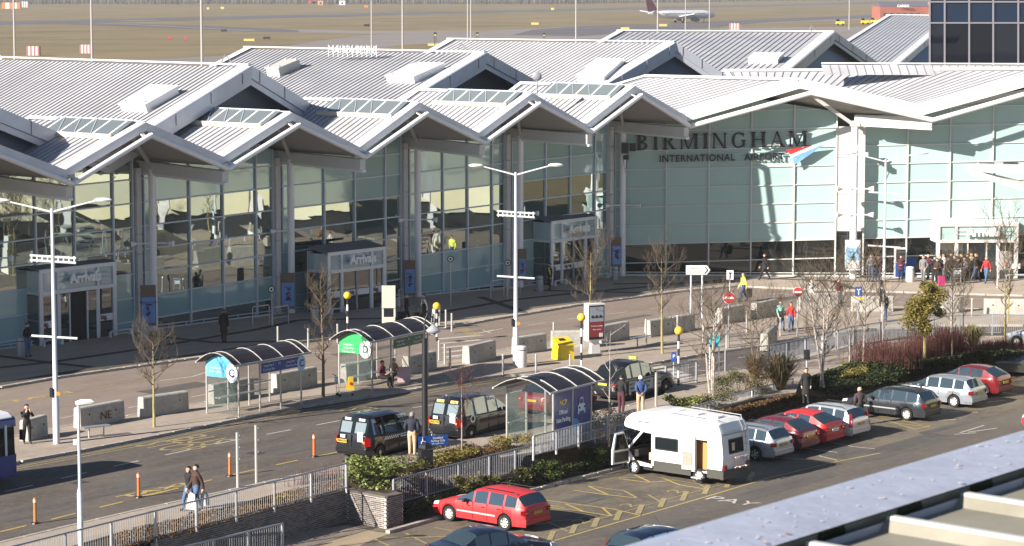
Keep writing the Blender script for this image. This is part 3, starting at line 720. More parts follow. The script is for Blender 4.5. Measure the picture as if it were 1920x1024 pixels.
# ---- the sunlit front
B0, B1 = G(1150, 519), G(1600, 521)
YB = Vt[5].y
def bp_(px): return onplane(px[0], px[1], Vector((0, YB, 0)), Vector((1, 0, 0)))
V5, R6, V6, R7, V7 = bp_((1285, 214)), bp_((1500, 151)), bp_((1731, 201)), bp_((1985, 131)), bp_((2230, 190))
V5b, R6b = bp_((1292, 237)), bp_((1520, 174)); V6b, R7b = bp_((1748, 225)), bp_((2005, 152)); V7b = bp_((2250, 214))
def gz(px, z): return G(px[0], px[1], z)
R6k = gz((1208, 144), R6.z); R7k = gz((1357, 133), R7.z); R8 = gz((2300, 124), 13.9); R8k = gz((1540, 121), 13.9)
R7k = gz((1357, 134), 13.1)
for (va, r, vb, rk, va_u, r_u, vb_u, vk) in ((V5, R6, V6, R6k, V5b, R6b, V6b, None), (V6, R7, V7, R7k, V6b, R7b, V7b, V6 + Vector((-11, 8.5, 0)))):
    part = bpy.data.objects.new('canopy_roof', None); COL.objects.link(part); part.parent = TB; ORG[part] = ORG[TB]
    dk = rk - r; dk.z = 0; vak = vk or va + dk; vbk = vb + dk
    slope(part, r, rk, va, vak, .56); slope(part, r, rk, vb, vbk, .56, join=True)
    O = Vector((0, -.1, 0))
    for a, b, au, bu, ak in ((va, r, va_u, r_u, vak), (vb, r, vb_u, r_u, vbk)):
        flat(part, 'fascia', [a + O + UP * .12, b + O + UP * .12, b + O - UP * .5, a + O - UP * .5], M_fasciaw, -O)
        flat(part, 'verge_flashing', [a + UP * .135, b + UP * .135, b + dk.normalized() * .8 + UP * .135, a + dk.normalized() * .8 + UP * .135], M_fasciaw, -UP * .03)
        flat(part, 'soffit', [a - UP * .52, b - UP * .52, b - UP * .52 + (rk - r), ak - UP * .52], M_soffit, UP * .05)
        MB().tube([au + O * 3, bu + O * 3], .16, 10).build('edge_tube', [M_fasciaw], part, smooth=True)
    flat(part, 'ridge_cap', [r + UP * .17, rk + UP * .17, rk + UP * .04 - U * .25, r + UP * .04 - U * .25], M_flash, -UP * .03)
    flat(part, 'verge_flashing', [rk + UP * .14, vak + UP * .14, vak - dk.normalized() * .4 + UP * .14, rk - dk.normalized() * .4 + UP * .14], M_flash, -UP * .03)
part = bpy.data.objects.new('canopy_roof', None); COL.objects.link(part); part.parent = TB; ORG[part] = ORG[TB]
vv = Vector((R8.x, R8.y - 1.5, 13.3)); slope(part, R8, R8k, vv, vv + (R8k - R8), .56, .03, join=True)
MB().beam(R8 + UP * .1, R8k + UP * .1, .3, .08).build('ridge_cap', [M_flash], part)
def baseB(x):
    t = (x - 1150) / 450; q = G(x, 519 + 2 * t); return Vector((q.x, q.y, 0))
def frostB(j, k): return ('spandrel_panel', random.choice(M_tealB)) if k <= 5 else ('window_pane', random.choice(M_glB))
xsB = [1153, 1168, 1248.5, 1328, 1395, 1486.5, 1565]; xsB[4] = 1407
part = bpy.data.objects.new('glazed_bay', None); COL.objects.link(part); part.parent = TB; ORG[part] = ORG[TB]
zl, zp, zq = 9.4, R6.z - .75, Zat(B1.x, B1.y, 226) + .4
def ztB(x, xa, xr, xb, za, zr, zb): return za + (zr - za) * (x - xa) / (xr - xa) if x < xr else zr + (zb - zr) * (x - xr) / (xb - xr)
ksB = [8, 7, 6, 5, 4, 3, 2, 1, 0, -1, -2]
rm = lambda k: M_mullw
glazing(part, xsB, None, rowB, ksB, [ztB(x, 1150, 1330, 1590, zl, zp, zq) for x in xsB], frostB, baseB, M_mullw, .1, rm)
part = bpy.data.objects.new('glazed_bay', None); COL.objects.link(part); part.parent = TB; ORG[part] = ORG[TB]
xsB2 = [1617, 1698, 1777, 1856.5, 1936, 2016, 2050]
glazing(part, xsB2, None, rowB, ksB, [ztB(x, 1650, 1860, 2160, zq, 12.6, zq) for x in xsB2], frostB, baseB, M_mullw, .1, rm)
for xa, xb_ in ((1566, 1616),):
    a, b = baseB(xa), baseB(xb_); z = 3.1
    while z < 9.9:
        MB().prism([Vector((a.x, a.y, z)), Vector((b.x, b.y, z)), Vector((b.x, b.y, min(z + 2.4, 10)) ), Vector((a.x, a.y, min(z + 2.4, 10)))], (0, -.06, 0)).build('cladding_panel', [M_cladw], TB); z += 2.43
    MB().prism([Vector((a.x, a.y, 0)), Vector((b.x, b.y, 0)), Vector((b.x, b.y, 3.05)), Vector((a.x, a.y, 3.05))], (0, -.03, 0)).build('window_pane', [M_glB[1]], TB)
for x0, x1 in ((1150, 2060),):
    mb = MB(); a, b = baseB(x0), baseB(x1); a.y -= .25; b.y -= .25
    mb.beam(a + UP * .12, b + UP * .12, .25, .2); mb.beam(a + UP * .36 - Vector((0, .15, 0)), b + UP * .36 - Vector((0, .15, 0)), .06, .06); mb.build('foot_rail', [M_mullw], TB)
MB().box(((B0.x + B1.x) / 2 + 3, B1.y + 2.2, 9.8), (20, .3, 3.6)).build('backing_board', [M_soffit], TB)  # added board in soffit colour, covers the dark void above the wall top
# big column on the sunlit front
c6 = G(1599, 524.5); zc = Zat(c6.x, c6.y, 236)
c6o = MB().tube([Vector((c6.x, c6.y, 0)), Vector((c6.x, c6.y, zc))], .24, 20).build('column', [M_col], TB, smooth=True)
MB().box((c6.x, c6.y, zc + .15), (.6, .55, .35)).build('column_head', [M_beam], c6o)
tipB = V6b
MB().beam(Vector((c6.x, c6.y, zc + .45)), tipB - UP * .2, .5, .55).build('valley_beam', [M_beam], TB)
MB().beam(Vector((c6.x + .4, c6.y - .3, zc + .1)), tipB - UP * .55, .3, .2).build('gutter', [M_fasciaw], TB)
for r in (R6b, R7b):
    MB().beam(Vector((c6.x, c6.y, zc)), r + Vector((0, .8, -.1)), .16, .22).build('strut', [M_beam], TB)
mb = MB(); q = Vector((c6.x + .3, c6.y - .4, zc - 1.4)); mb.box(q, (.5, .35, .35)); mb.box(q + Vector((.35, -.1, -.45)), (.3, .3, .3)); mb.tube([q, q + Vector((.1, 0, -1.1)), q + Vector((.4, 0, -.4))], .025, 5); mb.build('floodlight', [M_cladw], c6o)
mb = MB(); c5 = WP[6] + N * .75; q = Vector((c5.x + .1, c5.y - .5, 8.6)); mb.box(q, (.45, .4, .7)); mb.box(q + Vector((.5, 0, .05)), (.4, .3, .5)); mb.box(q + Vector((.1, 0, -.6)), (.3, .3, .3)); mb.tube([q + Vector((-.1, 0, -.5)), q + Vector((0, 0, -1.7)), q + Vector((.2, 0, -.5))], .03, 5); mb.build('camera_cluster', [M_blackl], TB)
for z_, dx in ((6.0, -.9), (6.0, .9), (4.3, -.9), (4.3, .9)):
    mb = MB(); q = Vector((c6.x, c6.y - .2, z_)); mb.tube([q, q + Vector((dx, -.3, .02))], .05, 6); mb.tube([q + Vector((dx, -.3, .02)), q + Vector((dx * 1.35, -.4, .02))], [.1, .2], 8); mb.build('spotlight', [M_cladw], c6o)

# ---- the airport name in serif letters standing off the wall on rails
def serif_glyph(ch, mb, ox, s, y0, place):
    """strokes in letter units (height 1); place() puts (u, v, depth) on the wall"""
    T, t, sf = .2, .09, .06
    def q(pts): mb.prism([place(ox + u * s, y0 + v * s, 0) for u, v in pts], place(0, 0, .12) - place(0, 0, 0))
    def vst(u, w=T): q([(u, 0), (u + w, 0), (u + w, 1), (u, 1)]); ser(u, w, 0); ser(u, w, 1)
    def ser(u, w, v): q([(u - .07, v - (sf if v else 0)), (u + w + .07, v - (sf if v else 0)), (u + w + .07, v + (0 if v else sf)), (u - .07, v + (0 if v else sf))])
    def arc(cx, cy, rx, ry, a0, a1, w0, w1, n=10):
        for i in range(n):
            A, B = a0 + (a1 - a0) * i / n, a0 + (a1 - a0) * (i + 1) / n
            wa = w0 + (w1 - w0) * abs(math.cos(R(A))); wb = w0 + (w1 - w0) * abs(math.cos(R(B)))
            q([(cx + rx * math.cos(R(A)), cy + ry * math.sin(R(A))), (cx + rx * math.cos(R(B)), cy + ry * math.sin(R(B))), (cx + (rx - wb) * math.cos(R(B)), cy + (ry - t) * math.sin(R(B))), (cx + (rx - wa) * math.cos(R(A)), cy + (ry - t) * math.sin(R(A)))])
    if ch == 'I': vst(.08); return .36
    if ch == 'B':
        vst(.08); arc(.3, .76, .36, .24, -90, 90, t, T); arc(.3, .27, .42, .27, -90, 90, t, T); q([(.2, .49), (.34, .49), (.34, .56), (.2, .56)]); return .78
    if ch == 'R':
        vst(.08); arc(.3, .74, .38, .26, -90, 90, t, T); q([(.3, .5), (.47, .5), (.86, 0), (.64, 0)]); ser(.66, .16, 0); return .86
    if ch == 'M':
        vst(.06, t); vst(.92, T); q([(.06, 1), (.24, 1), (.58, .0), (.5, .0)]); q([(.5, 0), (.58, .0), (.98, 1), (.9, 1)]); return 1.18
    if ch == 'N':
        vst(.06, t); vst(.76, t); q([(.02, 1), (.22, 1), (.83, 0), (.7, 0)]); return .92
    if ch == 'G':
        arc(.5, .5, .46, .51, 45, 315, t, T, 16); q([(.74, .0 + .08), (.9, .08), (.9, .46), (.74, .46)]); ser(.74, .16, .46 + .045); q([(.76, .72), (.83, .72), (.83, .98), (.78, .98)]); return .98
    if ch == 'H':
        vst(.08); vst(.72); q([(.2, .47), (.75, .47), (.75, .54), (.2, .54)]); return .98
    if ch == 'A':
        q([(.05, 0), (.12, 0), (.5, .98), (.43, 1)]); q([(.42, 1.02), (.5, 1.02), (.9, 0), (.7, 0)]); q([(.22, .32), (.7, .32), (.7, .39), (.22, .39)]); ser(.05, .07, 0); ser(.7, .2, 0); return .94
sA, sB = onplane(1193, 282, B0 + Vector((0, -.2, 0)), B1 - B0), onplane(1513, 274, B0 + Vector((0, -.2, 0)), B1 - B0)
sd = (sB - sA); slen = sd.length; sdn = sd.normalized()
def placeS(u, v, d): return sA + sdn * u + UP * v + Vector((0, -1, 0)) * d
S_ = 1.02; wid = {'B': .78, 'I': .36, 'R': .86, 'M': 1.18, 'N': .92, 'G': .98, 'H': .98, 'A': .94}
tot = sum(wid[c] for c in 'BIRMINGHAM'); gap = (slen - tot * S_) / 9
ox = 0
sgn = thing('wall_sign', 'large black serif letters reading BIRMINGHAM INTERNATIONAL AIRPORT on the pale glass wall', 'sign', sA)
for c in 'BIRMINGHAM':
    mb = MB(); w_ = serif_glyph(c, mb, ox, S_, 0, placeS); mb.build('letter', [M_blackl], sgn); ox += w_ * S_ + gap
for v in (.12, .82):
    MB().tube([placeS(-.1, v, -.05), placeS(slen + .1, v, -.05)], .03, 6).build('letter_rail', [M_mullw], sgn)
iA, iB = onplane(1236, 297, B0 + Vector((0, -.2, 0)), B1 - B0), onplane(1470, 292, B0 + Vector((0, -.2, 0)), B1 - B0)
d2 = (iB - iA); L2 = d2.length; d2.normalize()
for wd_, a_, b_ in (('INTERNATIONAL', 0, .605), ('AIRPORT', .68, 1.)):
    me = text_mesh(wd_, .62, .08, .012, 'word', 1.12); xs_ = [v.co.x for v in me.vertices]; w0 = max(xs_) - min(xs_)
    bpy.data.meshes.remove(me)
    put_text(wd_, 'lettering', M_blackl, sgn, iA + d2 * (L2 * (a_ + b_) / 2) + Vector((0, -.1, -.05)), d2, UP, .62, .08, .012, L2 * (b_ - a_) / w0, 1.12)
for v in (-.28, .22): MB().tube([iA + UP * v - d2 * .1, iB + UP * v + d2 * .1], .02, 6).build('letter_rail', [M_mullw], sgn)
def sp(px, dd=.0): return onplane(px[0], px[1], B0 + Vector((0, -.5 - dd, 0)), B1 - B0)
em = thing('logo_emblem', 'red, white and blue swept triangle emblem at the end of the airport lettering', 'emblem', sp((1475, 282)))
M_red = mat('paint_red', (.55, .03, .035), .4); M_blu = mat('emblem_blue', (.12, .25, .62), .4, var=.35, vscale=.9, col2=(.25, .50, .85))
for nm, pts, m in (('red_stripe', [(1473, 281), (1523, 273.5), (1482, 290)], M_red), ('white_stripe', [(1482, 290), (1523, 273.5), (1538, 272), (1485, 295)], M_whl), ('blue_stripe', [(1485, 295), (1538, 272), (1546, 271), (1490, 309)], M_blu)):
    flat(em, nm, [sp(p) for p in pts], m, Vector((0, -.06, 0)))

# ---- entrance lobbies
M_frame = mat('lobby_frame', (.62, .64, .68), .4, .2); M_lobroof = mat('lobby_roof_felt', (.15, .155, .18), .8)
M_clear = glass_mat('lobby_glass', (.02, .028, .03), (.75, .8, .78), .22, .02, .15)
M_lobteal = glass_mat('lobby_panel_glass', (.36, .46, .49), (.8, .9, .95), .12, .06, .1)
M_banner = mat('banner_white', (.72, .72, .74), .5); M_purple = mat('lettering_purple', (.12, .01, .05), .5); M_pink = mat('lettering_red', (.5, .05, .06), .5)
def lobby(fl, fr, top_l, depth_dir, depth, back_h, frame, panel, doors, banners=True, sunny=False):
    a, b = G(*fl), G(*fr); d = (b - a); L = d.length; d.normalize(); nrm = Vector((d.y, -d.x, 0)); h = Zat(a.x, a.y, top_l)
    bk = -nrm * depth
    P = bpy.data.objects.new('entrance_lobby', None); COL.objects.link(P); P.parent = TB; ORG[P] = ORG[TB]
    # roof slab, sloping up to the wall
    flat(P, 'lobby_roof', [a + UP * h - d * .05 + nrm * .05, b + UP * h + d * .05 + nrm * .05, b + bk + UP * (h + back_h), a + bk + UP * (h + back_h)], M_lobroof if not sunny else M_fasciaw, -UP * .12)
    for q, w_ in ((a, .3), (b, .3)):
        for off in (Vector((0, 0, 0)), bk):
            c = q + off + (d if q is a else -d) * .12; MB().box((c.x, c.y, h / 2), (.24, .2, h - .02), math.atan2(d.y, d.x)).build('corner_post', [frame], P)
    hd, hp = h * .66, h * .69
    fr_ = [0, .22, .78, 1] if doors else [0, .22, .48, .78, 1]
    fr_ = [0, .24, .76, 1.]
    for t in fr_[1:-1]:
        c = a.lerp(b, t) + nrm * .02; MB().box((c.x, c.y, h / 2), (.16, .16, h - .02), math.atan2(d.y, d.x)).build('door_post', [frame], P)
    for z, th in ((h - .1, .2), (hp, .2), (h * .62, .06) if False else (.04, .08)):
        MB().beam(a + UP * z + nrm * .03, b + UP * z + nrm * .03, .18, th).build('header', [frame], P)
    for t0, t1 in zip(fr_[:-1], fr_[1:]):
        p0, p1 = a.lerp(b, t0 + .02), a.lerp(b, t1 - .02)
        flat(P, 'transom_panel', [p0 + UP * (hp + .1), p1 + UP * (hp + .1), p1 + UP * (h - .2), p0 + UP * (h - .2)], panel, -nrm * .03)
        if t0 in (0, fr_[-2]):
            flat(P, 'side_light', [p0 + UP * .08, p1 + UP * .08, p1 + UP * (hp - .1), p0 + UP * (hp - .1)], M_clear, -nrm * .03)
            if banners:
                bo = flat(P, 'banner', [p0 + UP * 1.0 + nrm * .02, p1 + UP * 1.0 + nrm * .02, p1 + UP * 1.38 + nrm * .02, p0 + UP * 1.38 + nrm * .02], M_banner, nrm * .01)
                put_text('big.', 'lettering', M_purple, bo, p0.lerp(p1, .28) + UP * 1.2 + nrm * .045, d, UP, .36, .01, .012)
        else:
            if doors == 'open':
                flat(P, 'doorway', [p0 + UP * .02, p1 + UP * .02, p1 + UP * (hp - .1), p0 + UP * (hp - .1)], M_dk, -nrm * (depth - .1) * .02)
                for s_, q in ((0, p0), (1, p1)):
                    w_ = (p1 - p0) * .26; q0 = p0 if s_ == 0 else p1 - w_
                    flat(P, 'sliding_door', [q0 + UP * .05 + nrm * .03, q0 + w_ + UP * .05 + nrm * .03, q0 + w_ + UP * (hp - .15) + nrm * .03, q0 + UP * (hp - .15) + nrm * .03], M_clear, nrm * .03)
                    for e in (q0, q0 + w_): MB().beam(e + nrm * .05 + UP * .05, e + nrm * .05 + UP * (hp - .15), .08, .08, up=nrm).build('door_stile', [frame], P)
            else:
                for k in range(2):
                    q0, q1 = p0.lerp(p1, k / 2), p0.lerp(p1, (k + 1) / 2)
                    flat(P, 'sliding_door', [q0 + UP * .05, q1 + UP * .05, q1 + UP * (hp - .1), q0 + UP * (hp - .1)], M_clear, -nrm * .03)
                    for e in (q0, q1): MB().beam(e + nrm * .03 + UP * .05, e + nrm * .03 + UP * (hp - .1), .09, .09, up=nrm).build('door_stile', [frame], P)
                    if banners:
                        bo = flat(P, 'banner', [q0.lerp(q1, .08) + UP * 1.0 + nrm * .02, q0.lerp(q1, .92) + UP * 1.0 + nrm * .02, q0.lerp(q1, .92) + UP * 1.36 + nrm * .02, q0.lerp(q1, .08) + UP * 1.36 + nrm * .02], M_banner, nrm * .01)
                        if k == 0: put_text('big big', 'lettering', M_purple, bo, q0.lerp(q1, .5) + UP * 1.2 + nrm * .045, d, UP, .3, .01, .012)
    # side walls
    for q in (a, b):
        for z0, z1, m_, nm in ((.05, hp - .1, M_clear, 'side_light'), (hp + .05, h - .1, panel, 'side_panel')):
            flat(P, nm, [q + UP * z0, q + bk + UP * z0, q + bk + UP * z1, q + UP * z1], m_, (d if q is b else -d) * .03)
        MB().beam(q + UP * hp, q + bk + UP * hp, .1, .14).build('header', [frame], P)
        MB().beam(q + UP * (h * .34), q + bk + UP * (h * .34), .06, .06).build('transom', [frame], P)
    # the word over the doors
    me = text_mesh('Arrivals', 1., .1, .02); w0 = max(v.co.x for v in me.vertices) - min(v.co.x for v in me.vertices); bpy.data.meshes.remove(me)
    mid = a.lerp(b, .56) + UP * (hp + (h - hp) * .5) + nrm * .28
    put_text('Arrivals', 'lettering', M_whl, P, mid, d, UP, .74, .14, .028, .94)
    for z_ in (-.12, .14): MB().tube([mid - d * 1.9 + UP * z_ - nrm * .12, mid + d * 1.9 + UP * z_ - nrm * .12], .02, 5).build('letter_rail', [frame], P)
    # crash rails at the foot
    for t0, t1 in ((-.02, .2), (.84, 1.12)):
        p0, p1 = a.lerp(b, t0) + nrm * .5, a.lerp(b, t1) + nrm * .5; mb = MB(); mb.tube([p0 + UP * .42, p1 + UP * .42], .05, 6); mb.box((p1.x, p1.y, .25), (.2, .2, .3), ANG_U); mb.box((p0.x, p0.y, .25), (.12, .12, .3), ANG_U); mb.build('crash_rail', [M_mull], P)
lobby((74, 652), (218, 632), 506, None, 1.5, .25, M_frame, M_lobteal, 'open')
lobby((613, 592), (722, 577), 474, None, 1.5, .3, M_frame, M_lobteal, 'shut')
lobby((1031, 538), (1117, 525), 415, None, 1.5, .3, M_frame, M_lobteal, 'shut')
M_framew = mat('lobby_frame_sun', (.60, .58, .56), .45)
lobby((1754, 527), (1907, 526), 419, None, 1.6, .2, M_framew, M_tealB[0], 'open', banners=False, sunny=True)

# ---- main roofs behind the canopies
ZR, ZF = 14.5, 10.0
APX = [(-140, 150), (470, 127), (911, 102), (1266, 82), (1564, 62), (1790, 31)]
FT = [(-420, 350), (204, 292), (664, 251), (1077, 196), (1419, 185), (1668, 136), (1900, 90)]
BK = [(-500, 140), (-120, 108), (460, 92), (840, 76), (1157, 60), (1662, 30)]
for i in range(6):
    ap, f0, f1, bk = gz(APX[i], ZR), gz(FT[i], ZF), gz(FT[i + 1], ZF), gz(BK[i], ZR)
    part = bpy.data.objects.new('main_roof', None); COL.objects.link(part); part.parent = TB; ORG[part] = ORG[TB]
    dk = bk - ap; dk.z = 0; dn = dk.normalized()
    slope(part, ap, ap + dk, f0, f0 + dk, .44 if i < 4 else   .55, .055, join=i in (0, 3, 4, 5))
    flat(part, 'roof_slope', [ap, ap + dk, f1 + dk, f1], M_sheet, -UP * .05)
    for a in (f0, f1):
        w1 = -dn
        flat(part, 'fascia', [a + w1 * .1 + UP * .12, ap + w1 * .1 + UP * .12, ap + w1 * .1 - UP * .62, a + w1 * .1 - UP * .62], M_fascia, dn * .12)
        flat(part, 'fascia', [a + w1 * .0 - UP * .64, ap + w1 * .0 - UP * .64, ap + w1 * .0 - UP * 1.0, a + w1 * .0 - UP * 1.0], M_fascia, dn * .12)
        flat(part, 'verge_flashing', [a + UP * .15, ap + UP * .15, ap + dn * 1.0 + UP * .15, a + dn * 1.0 + UP * .15], M_flash, -UP * .03)
        flat(part, 'verge_flashing', [a + dk + UP * .15, ap + dk + UP * .15, ap + dk - dn * .7 + UP * .15, a + dk - dn * .7 + UP * .15], M_flash, -UP * .03)
        # a few cleats and joints on the fascia
        for t in (.2, .45, .7, .93):
            q = a.lerp(ap, t) + w1 * .13; MB().beam(q + UP * .1, q - UP * .6, .03, .03, up=dn).build('fascia_joint', [M_rib], part)
    flat(part, 'gable_wall', [f0 + dn * 1.1, f1 + dn * 1.1, ap + dn * 1.1 - UP * .3], M_gable, dn * .1)
    MB().beam(ap + UP * .18, ap + dk + UP * .18, .42, .08).build('ridge_cap', [M_flash], part)
    # aerial stay on the ridge near the gable
    q = ap + dn * 2.2 + UP * .2; mb = MB()
    for k in range(3): mb.tube([q + Vector((math.cos(k * 2.1), math.sin(k * 2.1), 0)) * .45, q + UP * .55], .03, 4)
    mb.build('ridge_anchor', [mat('anchor_grey', (.25, .25, .25), .6)], part)
# roof hatches / rooflight boxes: built square on the slope
M_hatch = mat('hatch_white', (.80, .80, .80), .4); M_hatchg = mat('hatch_grey', (.42, .42, .40), .6)
def hatch(i, px, wl, ws, m, hgt=.45):
    ap, f0 = gz(APX[i], ZR), gz(FT[i], ZF); bk = gz(BK[i], ZR); dn = (bk - ap); dn.z = 0; dn.normalize()
    sv = (ap - f0).normalized(); nr = dn.cross(sv).normalized(); nr = nr if nr.z > 0 else -nr
    r = Vector(ray(*px)); o = Vector((0, 0, H)); t = (ap - o).dot(nr) / r.dot(nr); c = o + r * t
    rot = Matrix((dn, nr.cross(dn), nr)).transposed()
    P = bpy.data.objects.new('roof_hatch', None); COL.objects.link(P); P.parent = TB; ORG[P] = ORG[TB]
    MB().box(c + nr * hgt / 2, (wl, ws, hgt), rot=rot).build('hatch_box', [m], P)
    MB().box(c + nr * (hgt + .04), (wl + .15, ws + .15, .08), rot=rot).build('hatch_lid', [m], P)
    for a_, b_ in ((-1, -1), (1, -1), (1, 1), (-1, 1)):
        MB().box(c + nr * (hgt + .12) + rot @ Vector((a_ * wl * .4, b_ * ws * .4, 0)), (.1, .1, .1), rot=rot).build('hatch_catch', [M_hatchg], P)
hatch(1, (283, 193), 2.2, 2.6, M_hatch); hatch(2, (780, 144), 2.4, 3.2, M_hatch); hatch(2, (533, 136), 1.2, 2.2, M_hatchg, .6)
hatch(3, (1127, 138), 2.4, 3.4, M_hatch); hatch(4, (1437, 114), 2.6, 3.6, M_hatch)
# satellite dish
q = gz((1007, 178), 12.4); mb = MB(); mb.tube([q - UP * .2, q + UP * .9], .05, 6); mb.lathe(q + UP * 1.15, [(.02, -.06), (.18, -.03), (.3, .05)], 14, axis='Y'); mb.build('satellite_dish', [M_rib], TB)
# ---- reversed roof lettering facing the airfield
rl = thing('roof_sign', 'skeleton letters of the airport name on a roof ridge, seen from behind', 'sign', gz((660, 96), 14.6))
la, lb = gz((616, 96), 14.6), gz((706, 97), 14.6); dd = (la - lb); LL = dd.length; dd.normalize()
me = text_mesh('BIRMINGHAM', 1., .1, .0); w0 = max(v.co.x for v in me.vertices) - min(v.co.x for v in me.vertices); bpy.data.meshes.remove(me)
put_text('BIRMINGHAM', 'lettering', M_mullw, rl, (la + lb) / 2 + UP * .1, dd, UP, .75, .05, -.0, LL / w0 / .75)
for k in range(11): MB().beam((la.lerp(lb, k / 10)) - UP * .4, la.lerp(lb, k / 10) + UP * .45, .03, .03, up=dd).build('letter_post', [M_mullw], rl)
# ------------------------------------------------------------------ vehicle builder
M_tyre = mat('tyre_rubber', (.012, .012, .012), .8); M_rim = mat('rim_silver', (.5, .5, .5), .35, .6); M_rimw = mat('wheel_cover', (.62, .60, .56), .4)
M_cglass = glass_mat('car_glass', (.012, .016, .018), (.22, .25, .28), .05, .01, .05, 3)
M_cglass3 = mat('rear_glass_reflection', (.16, .20, .22), .15); M_cglass2 = glass_mat('car_glass_pale', (.028, .045, .054), (.6, .7, .76), .10, .01, .05, 3)  # rear glass: its pale reflection is put into the base colour
M_trim = mat('black_trim', (.015, .015, .016), .5); M_tail = mat('tail_light_red', (.22, .006, .006), .2, coat=.4); M_head = mat('headlight_clear', (.55, .56, .58), .1, coat=.5)
M_amber = mat('indicator_amber', (.7, .25, .03), .2); M_pyel = mat('plate_yellow', (.50, .36, .03), .5); M_pwhi = mat('plate_white', (.7, .7, .68), .4)
M_seat = mat('seat_fabric', (.25, .23, .21), .8)
def paintm(name, col, metal=.25, rough=.28): return mat('paint_' + name, col, rough, metal, coat=.8, spec=.5)
def lerp_poly(P, x):
    if x <= P[0][0]: return P[0][1]
    for (a, b), (c, d) in zip(P[:-1], P[1:]):
        if x <= c: return b + (d - b) * ((x - a) / max(c - a, 1e-6))
    return P[-1][1]
WHEELS = {}
def wheel_parts(root, pos, r, side, rimm, style):
    key = (round(r, 3), side, rimm.name, style)
    if key not in WHEELS:
        mb = MB(); y = .1
        mb.lathe((0, 0, 0), [(r * .62, -y), (r * .93, -y), (r, -y * .7), (r, y * .7), (r * .93, y), (r * .62, y), (r * .6, -y)][::1], 24, axis='Y')
        t = mb.build('wheel', [M_tyre], None, smooth=True); tm = t.data; bpy.data.objects.remove(t)
        mb = MB(); yo = side * .085
        mb.lathe((0, 0, 0), [(.02, yo + side * .02), (r * .2, yo + side * .02), (r * .55, yo - side * .01), (r * .66, yo + side * .012), (r * .66, yo - side * .06), (.05, yo - side * .06)], 24, 0, axis='Y')
        n = 8 if style == 'cover' else 6
        for k in range(n):
            a = 2 * math.pi * k / n; c = Vector((math.cos(a) * r * .45, yo + side * .008, math.sin(a) * r * .45))
            s_ = (r * .16, .03, r * .13) if style == 'cover' else (r * .3, .03, r * .2)
            mb.box(c, s_, rot=Matrix.Rotation(-a, 3, 'Y'), mi=1)
        rr = mb.build('rim', [rimm, M_trim], None, smooth=True); rm_ = rr.data; bpy.data.objects.remove(rr)
        WHEELS[key] = (tm, rm_)
    tm, rm_ = WHEELS[key]
    a = bpy.data.objects.new('wheel', tm); COL.objects.link(a); a.parent = root; a.location = pos
    b = bpy.data.objects.new('rim', rm_); COL.objects.link(b); b.parent = a
    return a
SPEC = {
 'estate': dict(L=4.55, W=1.74, H=1.45, prof=[(0, .45), (.03, .62), (.25, .74), (.75, .86), (1.2, .95), (2.0, 1.36), (2.35, 1.43), (2.9, 1.45), (3.7, 1.42), (4.15, 1.36), (4.5, .96), (4.53, .75), (4.55, .5)], belt=[(0, .6), (1.2, .88), (4.5, .94), (4.55, .5)], cowl=1.2, r1=2.0, r2=4.15, rg=4.46, xf=.86, xr=3.6, r=.31, pil=[(2.02, 2.1), (2.72, 2.8), (3.5, 3.58), (4.12, 4.2)]),
 'hatch': dict(L=4.1, W=1.72, H=1.45, prof=[(0, .45), (.03, .62), (.25, .76), (.7, .88), (1.05, .96), (1.8, 1.36), (2.15, 1.44), (2.7, 1.45), (3.3, 1.39), (3.95, 1.02), (4.05, .85), (4.1, .5)], belt=[(0, .6), (1.05, .9), (3.9, 1.0), (4.1, .5)], cowl=1.05, r1=1.8, r2=3.3, rg=3.92, xf=.8, xr=3.35, r=.31, pil=[(1.82, 1.9), (2.5, 2.58), (3.2, 3.42)]),
 'saloon': dict(L=4.6, W=1.74, H=1.42, prof=[(0, .45), (.03, .6), (.3, .72), (.85, .84), (1.3, .92), (2.05, 1.33), (2.4, 1.40), (2.9, 1.41), (3.35, 1.35), (3.95, 1.0), (4.1, .97), (4.5, .92), (4.57, .75), (4.6, .45)], belt=[(0, .6), (1.3, .86), (4.0, .92), (4.6, .45)], cowl=1.3, r1=2.05, r2=3.35, rg=3.93, xf=.85, xr=3.55, r=.31, pil=[(2.06, 2.14), (2.78, 2.86), (3.45, 3.6)]),
 'mpv': dict(L=4.44, W=1.84, H=1.83, prof=[(0, .5), (.04, .72), (.3, .88), (.8, 1.02), (1.65, 1.60), (2.0, 1.76), (2.6, 1.83), (3.8, 1.82), (4.12, 1.74), (4.36, 1.0), (4.4, .8), (4.44, .5)], belt=[(0, .7), (.8, .98), (1.6, 1.06), (4.3, 1.08), (4.44, .5)], cowl=.82, r1=1.65, r2=4.12, rg=4.34, xf=.82, xr=3.64, r=.32, pil=[(1.66, 1.74), (2.35, 2.48), (3.25, 3.4), (4.0, 4.2)]),
 'cab': dict(L=4.58, W=1.78, H=1.75, prof=[(0, .5), (.05, .78), (.3, .95), (.9, 1.04), (1.45, 1.10), (1.85, 1.5), (2.2, 1.68), (2.7, 1.75), (3.4, 1.74), (3.85, 1.58), (4.2, 1.12), (4.45, .92), (4.55, .7), (4.58, .45)], belt=[(0, .7), (1.45, 1.05), (4.1, 1.05), (4.58, .45)], cowl=1.45, r1=1.85, r2=3.85, rg=4.18, xf=.8, xr=3.6, r=.33, pil=[(1.86, 1.95), (2.6, 2.7), (3.35, 3.48), (3.8, 3.95)]),
}
